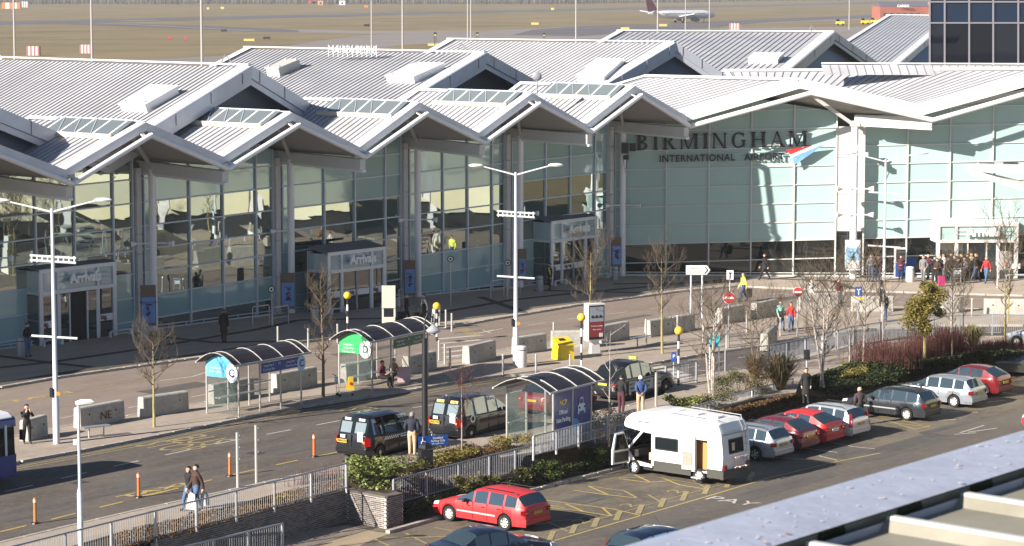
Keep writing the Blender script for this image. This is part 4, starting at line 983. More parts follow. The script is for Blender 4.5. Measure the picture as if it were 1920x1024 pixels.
def car(kind, name, label, cat, loc, heading, paint, group=None, rimm=None, style='cover', rails=False, moulding=None, scale=(1, 1, 1), tail='low', plate_txt=None, plate='y', tint=None):
    CG = M_cglass if kind in ('mpv', 'cab') else M_cglass2
    S = SPEC[kind]; L, W = S['L'], S['W'] / 2
    root = thing(name, label, cat, loc, heading, group)
    arch = S['r'] + .055
    xs = set(round(p[0], 4) for p in S['prof'])
    for xw in (S['xf'], S['xr']):
        for k in range(9): xs.add(round(xw + arch * math.cos(math.pi * k / 8), 4))
        xs.add(round(xw + arch + .001, 4)); xs.add(round(xw - arch - .001, 4))
    for a, b in S['pil']: xs.update((a, b))
    xs.update((S['cowl'], S['r1'], S['r2'], S['rg']))
    xs.update([round(L * k / 14, 3) for k in range(1, 14)]); xs = sorted(x for x in xs if 0 <= x <= L)
    xs2 = [xs[0]]
    for x in xs[1:]:
        if x - xs2[-1] > .0009: xs2.append(x)
    xs = xs2
    cab = lambda x: S['cowl'] - 1e-4 <= x <= S['rg'] + 1e-4
    rings = []
    for x in xs:
        zt = lerp_poly(S['prof'], x); zb = min(lerp_poly(S['belt'], x), zt - .05)
        e = min(x, L - x); w_ = W * (1 - .16 * max(0, 1 - e / .55) ** 2)
        zs = .22
        for xw in (S['xf'], S['xr']):
            dx = abs(x - xw)
            if dx < arch: zs = max(zs, S['r'] + math.sqrt(max(0, arch * arch - dx * dx)))
        if x < .02 or x > L - .02: zs = .3
        zs = min(zs, zb - .1)
        if cab(x) and zt - zb > .08:
            t = min(1, (zt - zb) / (S['H'] - zb)); wt = w_ * (.93 - .17 * t)
            P = [(w_ * .955, zs), (w_, zs + (zb - zs) * .5), (w_ * .985, zb - .07), (w_ * .945, zb), (wt, zt - .075 * t), (wt - .13, zt - .005), (0, zt + .022)]
        else:
            P = [(w_ * .955, zs), (w_, zs + (zb - zs) * .5), (w_ * .985, zb - .05), (w_ * .955, zb), (w_ * .90, zt - .015), (w_ * .6, zt), (0, zt + .015)]
        rings.append((x, P, zt, zb))
    X = lambda x: L / 2 - x
    bodies = {'body': MB(), 'windscreen': MB(), 'rear_window': MB(), 'side_window': MB()}
    n = len(rings)
    for sgn in (-1, 1):
        for i in range(n - 1):
            (x0, P0, t0, b0), (x1, P1, t1, b1) = rings[i], rings[i + 1]; xm = (x0 + x1) / 2
            pil = any(a - 1e-3 <= xm <= b + 1e-3 for a, b in S['pil'])
            for k in range(6):
                q = [(X(x0), sgn * P0[k][0], P0[k][1]), (X(x1), sgn * P1[k][0], P1[k][1]), (X(x1), sgn * P1[k + 1][0], P1[k + 1][1]), (X(x0), sgn * P0[k + 1][0], P0[k + 1][1])]
                if sgn > 0: q = q[::-1]
                tgt = 'body'
                if k == 3 and cab(xm) and (t0 - b0 > .1 or t1 - b1 > .1) and not pil and xm < S['rg'] - .02 and xm < S['r2'] + .12: tgt = 'side_window'
                if k in (4, 5) and S['cowl'] < xm < S['r1']: tgt = 'windscreen'
                if k in (4, 5) and S['r2'] < xm < S['rg']: tgt = 'rear_window'
                if k == 4 and tgt != 'body' and False: tgt = 'body'
                bodies[tgt].quad(*q)
        for i, fl in ((0, 1), (n - 1, 0)):
            x, P, _, _ = rings[i]; pts = [(X(x), sgn * a, b) for a, b in P] + [(X(x), 0, P[0][1])]
            bodies['body'].poly(pts if (sgn > 0) == bool(fl) else pts[::-1])
    for nm, mb in bodies.items():
        if not mb.f: continue
        if nm == 'side_window':
            halves = (MB(), MB())
            for f in mb.f:
                vs = [mb.v[i] for i in f]; halves[0 if vs[0][1] > 0 else 1].poly(vs)
            for h_ in halves: 
                if h_.f: h_.build('side_window', [CG], root, world=False, fix=False)
            continue
        o = mb.build(nm, [paint if nm == 'body' else CG], root, world=False, fix=False)
        bm = bmesh.new(); bm.from_mesh(o.data); bmesh.ops.remove_doubles(bm, verts=bm.verts, dist=.0008); bmesh.ops.recalc_face_normals(bm, faces=bm.faces)
        for f in bm.faces: f.smooth = True
        for e in bm.edges:
            if len(e.link_faces) == 2 and e.calc_face_angle(0) > R(42): e.smooth = False
        bm.to_mesh(o.data); bm.free()
    MB().box((0, 0, .42), (L * .94, W * 1.62, .42)).build('underbody', [M_trim], root, world=False)
    for xw in (S['xf'], S['xr']):
        for s_ in (-1, 1): wheel_parts(root, (X(xw), s_ * (W - .12), S['r']), S['r'], s_, rimm or M_rimw, style)
    # bumpers, lamps, plates, mirrors, door shuts
    zb0 = .5
    for x, nm, sg in ((.0, 'front_bumper', 1), (L, 'rear_bumper', -1)):
        mb = MB(); y = W * .86
        mb.prism([(X(x) + sg * .03, -y, .32), (X(x) + sg * .03, y, .32), (X(x) - sg * .38, W + .012, .32), (X(x) - sg * .38, -W - .012, .32)][::1], (0, 0, .2)); mb.build(nm, [paint], root, world=False)
    tz = .86 if kind != 'mpv' else 1.0; xr_ = L
    for s_ in (-1, 1):
        if tail == 'tall': MB().prism([(X(L) - .005, s_ * W * .82, .62), (X(L) + .12, s_ * W * 1.0, .62), (X(L) + .2, s_ * W * .86, 1.22), (X(L) + .1, s_ * W * .76, 1.22)], (-.012, s_ * .012, 0)).build('tail_light', [M_tail], root, world=False)
        else:
            ty = .78 if kind == 'mpv' else .67
            h_ = .17 if kind != 'mpv' else .36
            mb = MB(); mb.prism([(X(L) - .0, s_ * W * ty, tz - h_), (X(L) - .0, s_ * W * .84, tz - h_), (X(L) - .0, s_ * W * .84, tz), (X(L) + .02, s_ * W * ty, tz)], (-.03, 0, 0)); mb.prism([(X(L) - .0, s_ * W * .83, tz - h_), (X(L) + .14, s_ * W * 1.0, tz - h_), (X(L) + .14, s_ * W * .985, tz), (X(L) - .0, s_ * W * .83, tz)], (-.02, s_ * .02, 0))
            tl_ = mb.build('tail_light', [M_tail], root, world=False)
            MB().box((X(L) - .02, s_ * W * .76, tz - h_ * .55), (.045, W * .1, h_ * .25)).build('indicator', [M_amber], tl_, world=False)
        MB().prism([(X(0) - .02, s_ * W * .52, .56), (X(0) - .02, s_ * W * .84, .56), (X(0) - .34, s_ * W * .99, .62), (X(0) - .36, s_ * W * .94, .74), (X(0) - .07, s_ * W * .8, .68), (X(0) - .04, s_ * W * .5, .66)], (.03, s_ * .015, .01)).build('headlight', [M_head], root, world=False)
        xm = S['cowl'] + .55
        mb = MB(); mb.box((X(xm), s_ * (W + .1), lerp_poly(S['belt'], xm) + .07), (.1, .2, .13)); mb.build('wing_mirror', [M_trim if moulding else paint], root, world=False)
        for a, b in S['pil'][:-1]:
            xa = (a + b) / 2; mb = MB(); mb.box((X(xa), s_ * (W - .004), .62), (.014, .02, .66)); mb.build('door_shut', [M_trim], root, world=False)
            if a < S['pil'][-1][0]: MB().box((X(xa) + .2, s_ * (W - .0), lerp_poly(S['belt'], xa) - .13), (.17, .03, .035)).build('door_handle', [M_trim if moulding else paint], root, world=False)
        if moulding or kind in ('estate',): MB().box((X((S['xf'] + S['xr']) / 2), s_ * (W + .005), .52), (S['xr'] - S['xf'] - .85, .025, .06)).build('side_moulding', [moulding or paint], root, world=False)
        if rails: MB().tube([(X(S['r1'] + .25), s_ * W * .72, S['H'] - .01), (X(S['r1'] + .4), s_ * W * .72, S['H'] + .05), (X(S['r2'] - .25), s_ * W * .72, S['H'] + .03), (X(S['r2'] - .1), s_ * W * .72, S['H'] - .04)], .018, 5).build('roof_rail', [M_trim], root, world=False)
    pz = .72 if kind in ('estate', 'hatch', 'saloon') else .8
    pl = None if kind == 'mpv' else MB().box((X(L) - .015, 0, pz), (.02, .52, .115)).build('number_plate', [M_pyel if plate == 'y' else M_pwhi], root, world=False)
    if plate_txt: put_text(plate_txt, 'lettering', M_trim, pl, (X(L) - .028, 0, pz), (0, -1, 0), (0, 0, 1), .1, .004, .003, world=False)
    MB().box((X(0) + .02, 0, .42), (.02, .52, .11)).build('number_plate', [M_pwhi], root, world=False)
    MB().box((X(.01), 0, .62), (.03, W * .9, .1)).build('grille', [M_trim], root, world=False)
    MB().tube([(X(S['r1'] + .3), .1, S['H']), (X(S['r1'] + .6), .1, S['H'] + .38)], .004, 3).build('aerial', [M_trim], root, world=False)
    return root
def car_at(kind, rear_px, heading, z=0., near='left'):
    """origin (car centre on the ground) from the sighted contact point of the near rear wheel"""
    S = SPEC[kind]; p = G(rear_px[0], rear_px[1], z); f = Vector((math.cos(heading), math.sin(heading), 0)); l = Vector((-f.y, f.x, 0))
    s_ = -1 if near == 'left' else 1
    return p + f * (S['xr'] - S['L'] / 2) + l * s_ * (S['W'] / 2 - .1)

# ------------------------------------------------------------------ people
SKIN = [mat('skin_light', (.55, .33, .24), .6), mat('skin_mid', (.42, .24, .16), .6)]
HAIRM = {'dark': mat('hair_dark', (.012, .009, .008), .7), 'brown': mat('hair_brown', (.06, .03, .018), .7), 'blonde': mat('hair_blonde', (.42, .29, .14), .7), 'grey': mat('hair_grey', (.20, .19, .18), .8), 'red': mat('hair_red', (.12, .03, .015), .7)}
def cloth(name, col): return mat('cloth_' + name, col, .85, var=.18, vscale=9)
M_shoe = mat('shoe_dark', (.02, .016, .014), .6)
def V3(*a): return Vector(a)
def figure(name, label, loc, facing, top, legs, hair='dark', pose='stand', scale=1., coat=None, hairstyle='short', female=False, arms='down', lean=0., skin=0, shoe=None, group=None, extra=None, hat=None, flip=1):
    root = thing('person', label, 'person', loc, facing, group)
    k = scale * (.96 if female else 1.)
    sw = .185 if not female else .165
    hipz, kz, az = .93, .5, .08
    J = {}
    J['pel'] = V3(0, 0, .96); J['wai'] = V3(.0, 0, 1.1); J['che'] = V3(.01, 0, 1.3); J['uch'] = V3(0, 0, 1.42); J['nec'] = V3(.01, 0, 1.5); J['hd0'] = V3(.025, 0, 1.565); J['hd1'] = V3(.02, 0, 1.645); J['hd2'] = V3(.005, 0, 1.715)
    st = {'stand': 0.02, 'walk': .24, 'stride': .32, 'sit': 0, 'lean': .1}[pose]
    for s, nm in ((1, 'l'), (-1, 'r')):
        fx = st * s * flip
        J['hip' + nm] = V3(0, s * .095, .9)
        if pose == 'sit':
            J['kn' + nm] = V3(.42, s * .12, .52); J['an' + nm] = V3(.44, s * .12, .09); J['to' + nm] = V3(.6, s * .13, .045)
        else:
            J['kn' + nm] = V3(fx * .55 + (.05 if st > .1 else .015), s * .1, .5); J['an' + nm] = V3(fx - (.03 if fx < 0 else 0), s * .1, .09 + (.05 if (fx < -.1) else 0)); J['to' + nm] = V3(fx + .14, s * .12, .04)
        J['sh' + nm] = V3(0, s * sw, 1.4)
        ax = -fx * .8
        if arms == 'down': J['el' + nm] = V3(ax * .4 - .03, s * (sw + .06), 1.13); J['wr' + nm] = V3(ax + .04, s * (sw + .06), .9); J['ha' + nm] = V3(ax + .07, s * (sw + .05), .81)
        elif arms == 'front': J['el' + nm] = V3(-.02, s * (sw + .07), 1.13); J['wr' + nm] = V3(.2, s * .1, 1.06); J['ha' + nm] = V3(.28, s * .04, 1.08)
        elif arms == 'pocket': J['el' + nm] = V3(-.09, s * (sw + .1), 1.14); J['wr' + nm] = V3(.05, s * (sw + .02), .95); J['ha' + nm] = V3(.09, s * (sw - .01), .9)
        elif arms == 'push': J['el' + nm] = V3(.08, s * (sw + .04), 1.14); J['wr' + nm] = V3(.3, s * .16, 1.02); J['ha' + nm] = V3(.38, s * .15, 1.0)
        elif arms == 'back': J['el' + nm] = V3(-.14, s * (sw + .06), 1.14); J['wr' + nm] = V3(-.17, s * .08, .98); J['ha' + nm] = V3(-.16, s * .02, .95)
    if arms == 'raise': 
        for s, nm in ((1, 'l'), (-1, 'r')): J['el' + nm] = V3(.15, s * (sw + .1), 1.22); J['wr' + nm] = V3(.22, s * .12, 1.4); J['ha' + nm] = V3(.22, s * .08, 1.5)
    if pose == 'sit':
        for q in J:
            if q[:2] not in ('kn', 'an', 'to'): J[q] = J[q] - V3(0, 0, .42)
    if lean:
        for q in J:
            z0 = J['pel'].z
            if J[q].z > z0: h_ = J[q].z - z0; J[q] = V3(J[q].x + math.sin(lean) * h_, J[q].y, z0 + h_ * math.cos(lean))
    fem = .9 if female else 1.
    RD = {'pel': .155, 'wai': .135 * fem, 'che': .155 * fem, 'uch': .13 * fem, 'nec': .058, 'hd0': .078, 'hd1': .108, 'hd2': .075}
    for nm in 'lr': RD.update({'hip' + nm: .105, 'kn' + nm: .072, 'an' + nm: .05, 'to' + nm: .045, 'sh' + nm: .075, 'el' + nm: .055, 'wr' + nm: .04, 'ha' + nm: .042})
    if top[0] == 'bulky': 
        for q in ('wai', 'che', 'uch', 'pel'): RD[q] *= 1.14
        for q in ('shl', 'shr', 'ell', 'elr'): RD[q] *= 1.25
    E_ = [('pel', 'wai'), ('wai', 'che'), ('che', 'uch'), ('uch', 'nec'), ('nec', 'hd0'), ('hd0', 'hd1'), ('hd1', 'hd2')]
    for nm in 'lr': E_ += [('pel', 'hip' + nm), ('hip' + nm, 'kn' + nm), ('kn' + nm, 'an' + nm), ('an' + nm, 'to' + nm), ('uch', 'sh' + nm), ('sh' + nm, 'el' + nm), ('el' + nm, 'wr' + nm), ('wr' + nm, 'ha' + nm)]
    # fingers and thumb of each hand
    for nm, s in (('l', 1), ('r', -1)):
        d = (J['ha' + nm] - J['wr' + nm]).normalized(); sd = V3(1, 0, 0) if abs(d.x) < .7 else V3(0, 1, 0); sd = (sd - d * sd.dot(d)).normalized()
        for f in range(4):
            q = 'f%d%s' % (f, nm); J[q] = J['ha' + nm] + d * (.075 + .012 * (1 - abs(f - 1.3))) + sd * (.03 - .02 * f); RD[q] = .0115; E_.append(('ha' + nm, q))
        q = 'th' + nm; J[q] = J['wr' + nm].lerp(J['ha' + nm], .7) + sd * .055 + d * .03; RD[q] = .013; E_.append(('ha' + nm, q))
    names = list(J); idx = {q: i for i, q in enumerate(names)}
    me = bpy.data.meshes.new('body'); me.from_pydata([tuple(J[q] * k) for q in names], [(idx[a], idx[b]) for a, b in E_], []); 
    o = bpy.data.objects.new('body', me); COL.objects.link(o)
    md = o.modifiers.new('skin', 'SKIN'); md.use_smooth_shade = True
    sv = me.skin_vertices[0].data
    for q, i in idx.items(): sv[i].radius = (RD[q] * k * 1.12,) * 2; sv[i].use_root = (q == 'pel')
    ss = o.modifiers.new('sub', 'SUBSURF'); ss.levels = 1; ss.render_levels = 1
    dg = bpy.context.evaluated_depsgraph_get(); m2 = bpy.data.meshes.new_from_object(o.evaluated_get(dg))
    bpy.data.objects.remove(o); bpy.data.meshes.remove(me); m2.name = 'body'
    mats = [top[1], legs, shoe or M_shoe, SKIN[skin]]; m2.materials.clear()
    for m_ in mats: m2.materials.append(m_)
    seg = {}
    for a, b in E_:
        c = 0
        if a[:2] in ('hi', 'kn') or b[:2] == 'hi': c = 1
        if a[:2] == 'an': c = 2
        if a in ('nec', 'hd0', 'hd1'): c = 3
        if a[:2] in ('ha', 'wr') : c = 3
        seg[(a, b)] = c
    for p in m2.polygons:
        c = p.center / k; best = 9; bc = 0
        for (a, b), v in seg.items():
            A, B = J[a], J[b]; d = B - A; t = max(0, min(1, (c - A).dot(d) / max(d.length_squared, 1e-9))); dist = (c - (A + d * t)).length - RD[a] * .5
            if dist < best: best = dist; bc = v
        if a is None: pass
        p.material_index = bc; p.use_smooth = True
    # face: nose, eyes, mouth, ears joined on the head surface
    b_ = bpy.data.objects.new('body', m2); COL.objects.link(b_); b_.parent = root
    hc = J['hd1'] * k; fm = MB()
    fm.prism([hc + V3(.085, -.012, -.01) * k, hc + V3(.085, .012, -.01) * k, hc + V3(.085, 0, .035) * k], V3(.03, 0, -.008) * k)
    fm.build('nose', [SKIN[skin]], b_, world=False)
    for s in (-1, 1):
        MB().box(hc + V3(.09, s * .035, .03) * k, V3(.012, .022, .01) * k).build('eye', [M_trim], b_, world=False)
        MB().box(hc + V3(0, s * .088, .0) * k, V3(.035, .02, .055) * k).build('ear', [SKIN[skin]], b_, world=False)
    MB().box(hc + V3(.086, 0, -.045) * k, V3(.012, .04, .01) * k).build('mouth', [mat('lips', (.3, .09, .07), .5)], b_, world=False)
    if hat or hair != 'bald':
        mb = MB(); n = 12; rr = .118 * k; prof = []
        for j in range(5):
            a = R(90 - j * 24); prof.append((rr * math.cos(a) + .001, rr * math.sin(a) * 1.0))
        if hairstyle == 'long': prof += [(rr * 1.0, -rr * .6), (rr * .9, -rr * 1.5), (rr * .4, -rr * 1.7)]
        oo = len(mb.v)
        for r_, z_ in prof:
            for q in range(n):
                t = 2 * math.pi * q / n; fr = max(0, math.cos(t)); zz = z_
                rr2 = r_ * (1 - .0 * fr)
                if fr > .35 and z_ < rr * .55: rr2 = r_ * .72; zz = max(z_, rr * .35)
                mb.v.append(tuple(hc + V3(rr2 * math.cos(t) * 1.02 - .012, rr2 * math.sin(t) * .93, zz * .98 + .01)))
        for j in range(len(prof) - 1):
            for q in range(n): mb.f.append((j * n + q, j * n + (q + 1) % n, (j + 1) * n + (q + 1) % n, (j + 1) * n + q)); mb.m.append(0)
        mb.f.append(tuple(range(n))); mb.m.append(0)
        mb.build('hat' if hat else 'hair', [hat or HAIRM[hair]], b_, smooth='all', world=False)
    if coat:
        cm, hem = coat; mb = MB(); n = 14; pr = [(1.16, .15), (1.0, .185), (.85, .20), (hem + .08, .215), (hem, .22)]
        sh = .42 if pose == 'sit' else 0
        for z_, r_ in pr:
            for q in range(n):
                t = 2 * math.pi * q / n; mb.v.append(((math.cos(t) * r_ * (.82 + st * .5)) * k, math.sin(t) * r_ * k, (z_ - sh) * k))
        for j in range(len(pr) - 1):
            for q in range(n): mb.f.append((j * n + q, j * n + (q + 1) % n, (j + 1) * n + (q + 1) % n, (j + 1) * n + q)); mb.m.append(0)
        mb.build('coat_skirt', [cm], b_, smooth='all', world=False)
    return root
# ------------------------------------------------------------------ plants
M_bark = mat('bark_grey_brown', (.16, .12, .075), .9, var=.3, vscale=12); M_barkl = mat('bark_green_tan', (.30, .25, .10), .9, var=.25, vscale=10); M_birch = mat('bark_birch_white', (.50, .44, .38), .8, var=.3, vscale=7, col2=(.18, .14, .12))
M_twig = mat('twig_brown', (.090, .068, .045), .9); M_twigr = mat('twig_red', (.085, .027, .020), .8); M_bud = mat('buds_tan', (.32, .22, .10), .8)
def bare_tree(name, label, cat, base, height, spread, seed, bark, twig, trunk_r=.06, first=.35, n1=16, up=.8, depth=3, buds=0, multi=1, group=None, dens=1.0, leans=None):
    rnd = random.Random(seed); root = thing(name, label, cat, base, 0, group)
    tw = MB(); bd = MB(); base = Vector(base)
    def branch(p, d, L, r, lev):
        n = 4; pts = [p]; rs = [r]; q = p.copy(); dd = d.copy()
        for i in range(n):
            dd = (dd + Vector((rnd.uniform(-.22, .22), rnd.uniform(-.22, .22), rnd.uniform(-.05, .22) * up))).normalized(); q = q + dd * L / n; pts.append(q.copy()); rs.append(r * (1 - .8 * (i + 1) / n))
        tw.tube(pts, rs, 3 if lev > 0 else 5, caps=False)
        if lev < depth:
            m = int((5 if lev == 0 else 4) * dens + .5)
            for j in range(m):
                t = rnd.uniform(.2, 1.0); i = min(n - 1, int(t * n)); pp = pts[i].lerp(pts[i + 1], t * n - i)
                a = rnd.uniform(0, 6.283); od = Vector((math.cos(a), math.sin(a), rnd.uniform(.1, .9))).normalized()
                branch(pp, (dd * .75 + od * .75).normalized(), L * rnd.uniform(.35, .6), max(r * .5, .0045), lev + 1)
        elif buds:
            for j in range(buds):
                c = pts[-1].lerp(pts[1], rnd.random()) + Vector((rnd.uniform(-.04, .04),) * 3); s_ = rnd.uniform(.02, .045)
                bd.box(c, (s_, s_ * .6, s_), rnd.uniform(0, 3))
    for mstem in range(multi):
        a = rnd.uniform(0, 6.28) if not leans else leans[mstem][0]; ln = (0.02 if multi == 1 else .14) if not leans else leans[mstem][1]
        tp = [base + Vector((rnd.uniform(-.1, .1), rnd.uniform(-.1, .1), 0)) * (multi > 1)]; nseg = 8
        hh = height * (1 if multi == 1 else rnd.uniform(.8, 1))
        for i in range(nseg): tp.append(tp[-1] + Vector((math.cos(a) * ln + rnd.uniform(-.03, .03), math.sin(a) * ln + rnd.uniform(-.03, .03), 1)) * hh / nseg)
        rs = [trunk_r * (1 - .88 * i / nseg) for i in range(nseg + 1)]
        MB().tube(tp, rs, 8).build('trunk', [bark], root, smooth=True)
        m = int(n1 / multi + .5)
        for j in range(m):
            t = first + (1 - first) * (j + .5) / m; i = min(nseg - 1, int(t * nseg)); p = tp[i].lerp(tp[i + 1], t * nseg - i)
            an = j * 2.4 + rnd.uniform(-.4, .4); prof = math.sin(math.pi * min(1, (1.12 - t) / (1.12 - first) * .9 + .08)) ** .7
            d = Vector((math.cos(an), math.sin(an), up * rnd.uniform(.5, 1.2))).normalized()
            branch(p, d, spread * prof * rnd.uniform(.75, 1.15), trunk_r * .34, 0 if depth > 2 else 1)
    o = tw.build('branches', [twig], root, fix=False)
    if bd.f: bo = bd.build('buds', [M_bud], root, fix=False); bo['kind'] = 'stuff'
    return root
def leafm(name, c1, c2): return mat('leaf_' + name, c1, .55, var=.01, vscale=2.2, col2=c2, spec=.3)
M_lf = {'laurel': leafm('laurel', (.055, .085, .018), (.24, .26, .075)), 'green': leafm('green', (.025, .045, .010), (.085, .10, .022)), 'olive': leafm('olive', (.035, .042, .012), (.13, .115, .03)), 'brown': leafm('brown', (.06, .035, .015), (.18, .10, .04)), 'gold': leafm('gold', (.10, .09, .018), (.27, .21, .045)), 'dark': leafm('dark', (.016, .026, .010), (.05, .06, .018)), 'phorm': leafm('strap', (.14, .13, .05), (.34, .30, .13)), 'phormd': leafm('strap_bronze', (.035, .028, .015), (.12, .09, .045))}
def leaf_cloud(mb, rnd, c, rad, n, size, up=.35, flat_=1.):
    """many small leaf blades through an uneven volume"""
    lumps = [(Vector((rnd.uniform(-1, 1) * rad[0] * .7, rnd.uniform(-1, 1) * rad[1] * .7, rnd.uniform(-.7, .8) * rad[2])), rnd.uniform(.3, .62)) for _ in range(9)]
    for _ in range(n):
        l, lr = rnd.choice(lumps); d = Vector((rnd.gauss(0, 1), rnd.gauss(0, 1), rnd.gauss(0, 1))); d.normalize(); d *= rnd.random() ** .4
        p = Vector(c) + l + Vector((d.x * rad[0] * lr, d.y * rad[1] * lr, d.z * rad[2] * lr))
        a = rnd.uniform(0, 6.28); s_ = size * rnd.uniform(.6, 1.3); t = Vector((math.cos(a), math.sin(a), rnd.uniform(-.3, 1) * up * 2)).normalized(); sd = t.orthogonal().normalized(); sd.rotate(Matrix.Rotation(rnd.uniform(0, 3.14), 3, t))
        mb.add([p, p + t * s_ * .5 + sd * s_ * .26, p + t * s_, p + t * s_ * .5 - sd * s_ * .26], [(0, 1, 2, 3)])
def shrub(name, label, cat, base, rad, n, size, m, seed, stems=5, group=None, sm=None):
    rnd = random.Random(seed); root = thing(name, label, cat, base, 0, group); mb = MB()
    leaf_cloud(mb, rnd, (base[0], base[1], base[2] + rad[2] * .95), rad, n, size)
    o = mb.build('foliage', [m], root, fix=False); o['kind'] = 'stuff'
    st = MB()
    for k in range(stems): st.tube([Vector(base), Vector(base) + Vector((rnd.uniform(-1, 1) * rad[0] * .6, rnd.uniform(-1, 1) * rad[1] * .6, rad[2] * rnd.uniform(.8, 1.6)))], [.02, .006], 4, caps=False)
    st.build('stem', [sm or M_twig], root, fix=False)
    return root
def strap_plant(name, label, base, r, h, n, m, seed):
    rnd = random.Random(seed); root = thing(name, label, 'shrub', base, 0); mb = MB(); b = Vector(base)
    for k in range(n):
        a = rnd.uniform(0, 6.28); L = h * rnd.uniform(.6, 1.15); out = rnd.uniform(.1, 1) * r; w_ = .035; d = Vector((math.cos(a), math.sin(a), 0)); s_ = Vector((-d.y, d.x, 0)) * w_; p0 = b + d * .08
        pts = [p0, p0 + d * out * .3 + UP * L * .5, p0 + d * out * .7 + UP * L * .85, p0 + d * out * 1.1 + UP * L * (.95 - .5 * rnd.random() * (out / r))]
        for i in range(3): mb.quad(pts[i] - s_ * (1 - i * .3), pts[i] + s_ * (1 - i * .3), pts[i + 1] + s_ * (1 - (i + 1) * .3), pts[i + 1] - s_ * (1 - (i + 1) * .3))
    o = mb.build('leaves', [m], root, fix=False); o['kind'] = 'stuff'; return root
# ------------------------------------------------------------------ brick retaining wall, railings
M_brick = [mat('brick_grey_%d' % i, c, .85, var=.25, vscale=14) for i, c in enumerate(((.13, .108, .10), (.17, .145, .135), (.10, .085, .08), (.20, .175, .165)))]
M_mortar = mat('mortar', (.55, .52, .48), .9); M_cope = mat('coping_brick', (.12, .10, .085), .85, var=.3, vscale=8)
wl = thing('brick_retaining_wall', 'grey brick retaining wall with a sunlit return end beside the lower path', 'wall', G(650, 922))
segs = [(G(292, 1015.8), G(650, 922), 'long'), (G(650, 922), G(724, 935.5), 'return'), (G(724, 935.5), G(724, 935.5) + U * .95, 'end')]
brick_me = {}
stuffmb = MB()
for a, b, kind_ in segs:
    d = b - a; L = d.length; d.normalize(); nrm = Vector((d.y, -d.x, 0)); hgt = -ZC + .0
    MB().prism([a, b, b - nrm * .25, a - nrm * .25], (0, 0, -(hgt + .1))).build('mortar_bed', [M_mortar], wl)
    n = int(L / .225); row = int(hgt / .075)
    ang = math.atan2(d.y, d.x)
    for r_ in range(row):
        for c_ in range(n + 1):
            off = (c_ + (.5 if r_ % 2 else 0)) * .225 + .11
            if off > L - .05: continue
            p = a + d * off + UP * (-.05 - r_ * .075 - .0) + nrm * (.006 + random.uniform(-.003, .003))
            if kind_ != 'long' :
                mi = random.randrange(4)
                if mi not in brick_me:
                    t_ = MB().box((0, 0, 0), (.205, .03, .056)).build('brick', [M_brick[mi]], None); brick_me[mi] = t_.data; bpy.data.objects.remove(t_)
                o = bpy.data.objects.new('brick', brick_me[mi]); COL.objects.link(o); o.parent = wl; o.location = p - ORG[wl]; o.rotation_euler = (0, 0, ang)
            else: stuffmb.box(p, (.205, .03, .056), ang, mi=random.randrange(4))
    zz = UP * (.003 * len(kind_)); MB().prism([a + nrm * .05 + zz, b + nrm * .05 + zz, b - nrm * .35 + zz, a - nrm * .35 + zz], (0, 0, .085)).build('coping', [M_cope], wl)
o = stuffmb.build('brick_courses', M_brick, wl, fix=False); o['kind'] = 'stuff'
M_galv = mat('galvanised_steel', (.42, .43, .45), .45, .35, var=.1, vscale=3)
M_galvd = mat('painted_steel_grey', (.30, .32, .36), .5, .3)
def railing(name, label, pix, z=0., h=1.05, post=2.05, pick=.115, m=None, cat='railing', group=None, z0=None, bars=1):
    m = m or M_galv; pts = [G(x, y, z) for x, y in pix]; root = thing(name, label, cat, pts[0], 0, group)
    pk = MB(); tr = MB(); br = MB(); tr.tube([p + UP * h for p in pts], .032, 6); br.tube([p + UP * .12 for p in pts], .02, 5)
    for a, b in zip(pts[:-1], pts[1:]):
        L = (b - a).length; ang = math.atan2((b - a).y, (b - a).x)
        n = int(L / pick)
        for k in range(1, n):
            p = a.lerp(b, k / n); pk.tube([p + UP * .12, p + UP * h], .0095, 4, caps=False)
        n = max(1, round(L / post))
        for k in range(n + (1 if b is pts[-1] else 0)):
            p = a.lerp(b, k / n); MB().box((p.x, p.y, z + h / 2 - .05), (.07, .07, h + .1), ang).build('post', [m], root)
    tr.build('top_rail', [m], root, smooth=True); br.build('bottom_rail', [m], root, smooth=True)
    if pk.f: o = pk.build('pickets', [m], root, fix=False); o['kind'] = 'stuff'
    return root
railing('railing', 'long galvanised railing on top of the shaded brick wall at lower left', [(-60, 1106), (292, 1013.5), (650, 919.5)], .09, group='galvanised picket railings')
railing('railing', 'galvanised railing between the taxi pavement and the car park, behind the red estate car', [(738, 950), (918, 902), (1060, 867), (1168, 840), (1240, 822)], ZE, m=M_galvd, group='galvanised picket railings')
railing('railing', 'galvanised railing behind the roof of the white motorhome', [(1250, 819), (1330, 797), (1410, 772), (1486, 750)], ZE, m=M_galv, group='galvanised picket railings')
railing('railing', 'short galvanised railing in the bottom left corner beside the lower path', [(300, 1090), (400, 1064), (530, 1032)], ZC, h=1.0, group='galvanised picket railings')
railing('railing', 'low white handrail beside the ramp behind the valet parking shelter', [(1000, 859), (1085, 836), (1190, 806)], .11, h=.9, group='galvanised picket railings')
railing('railing', 'railing along the curving road behind the birch trees and red stems', [(1360, 700), (1440, 690), (1510, 676), (1600, 652), (1700, 636), (1800, 630), (1860, 628), (1960, 630)], .0, m=M_galvd, h=1.15, group='galvanised picket railings')
railing('railing', 'short free-standing guard rail beside the zebra crossing', [(1248, 729), (1306, 717)], .11, h=1.05, m=M_galvd, post=1.8)
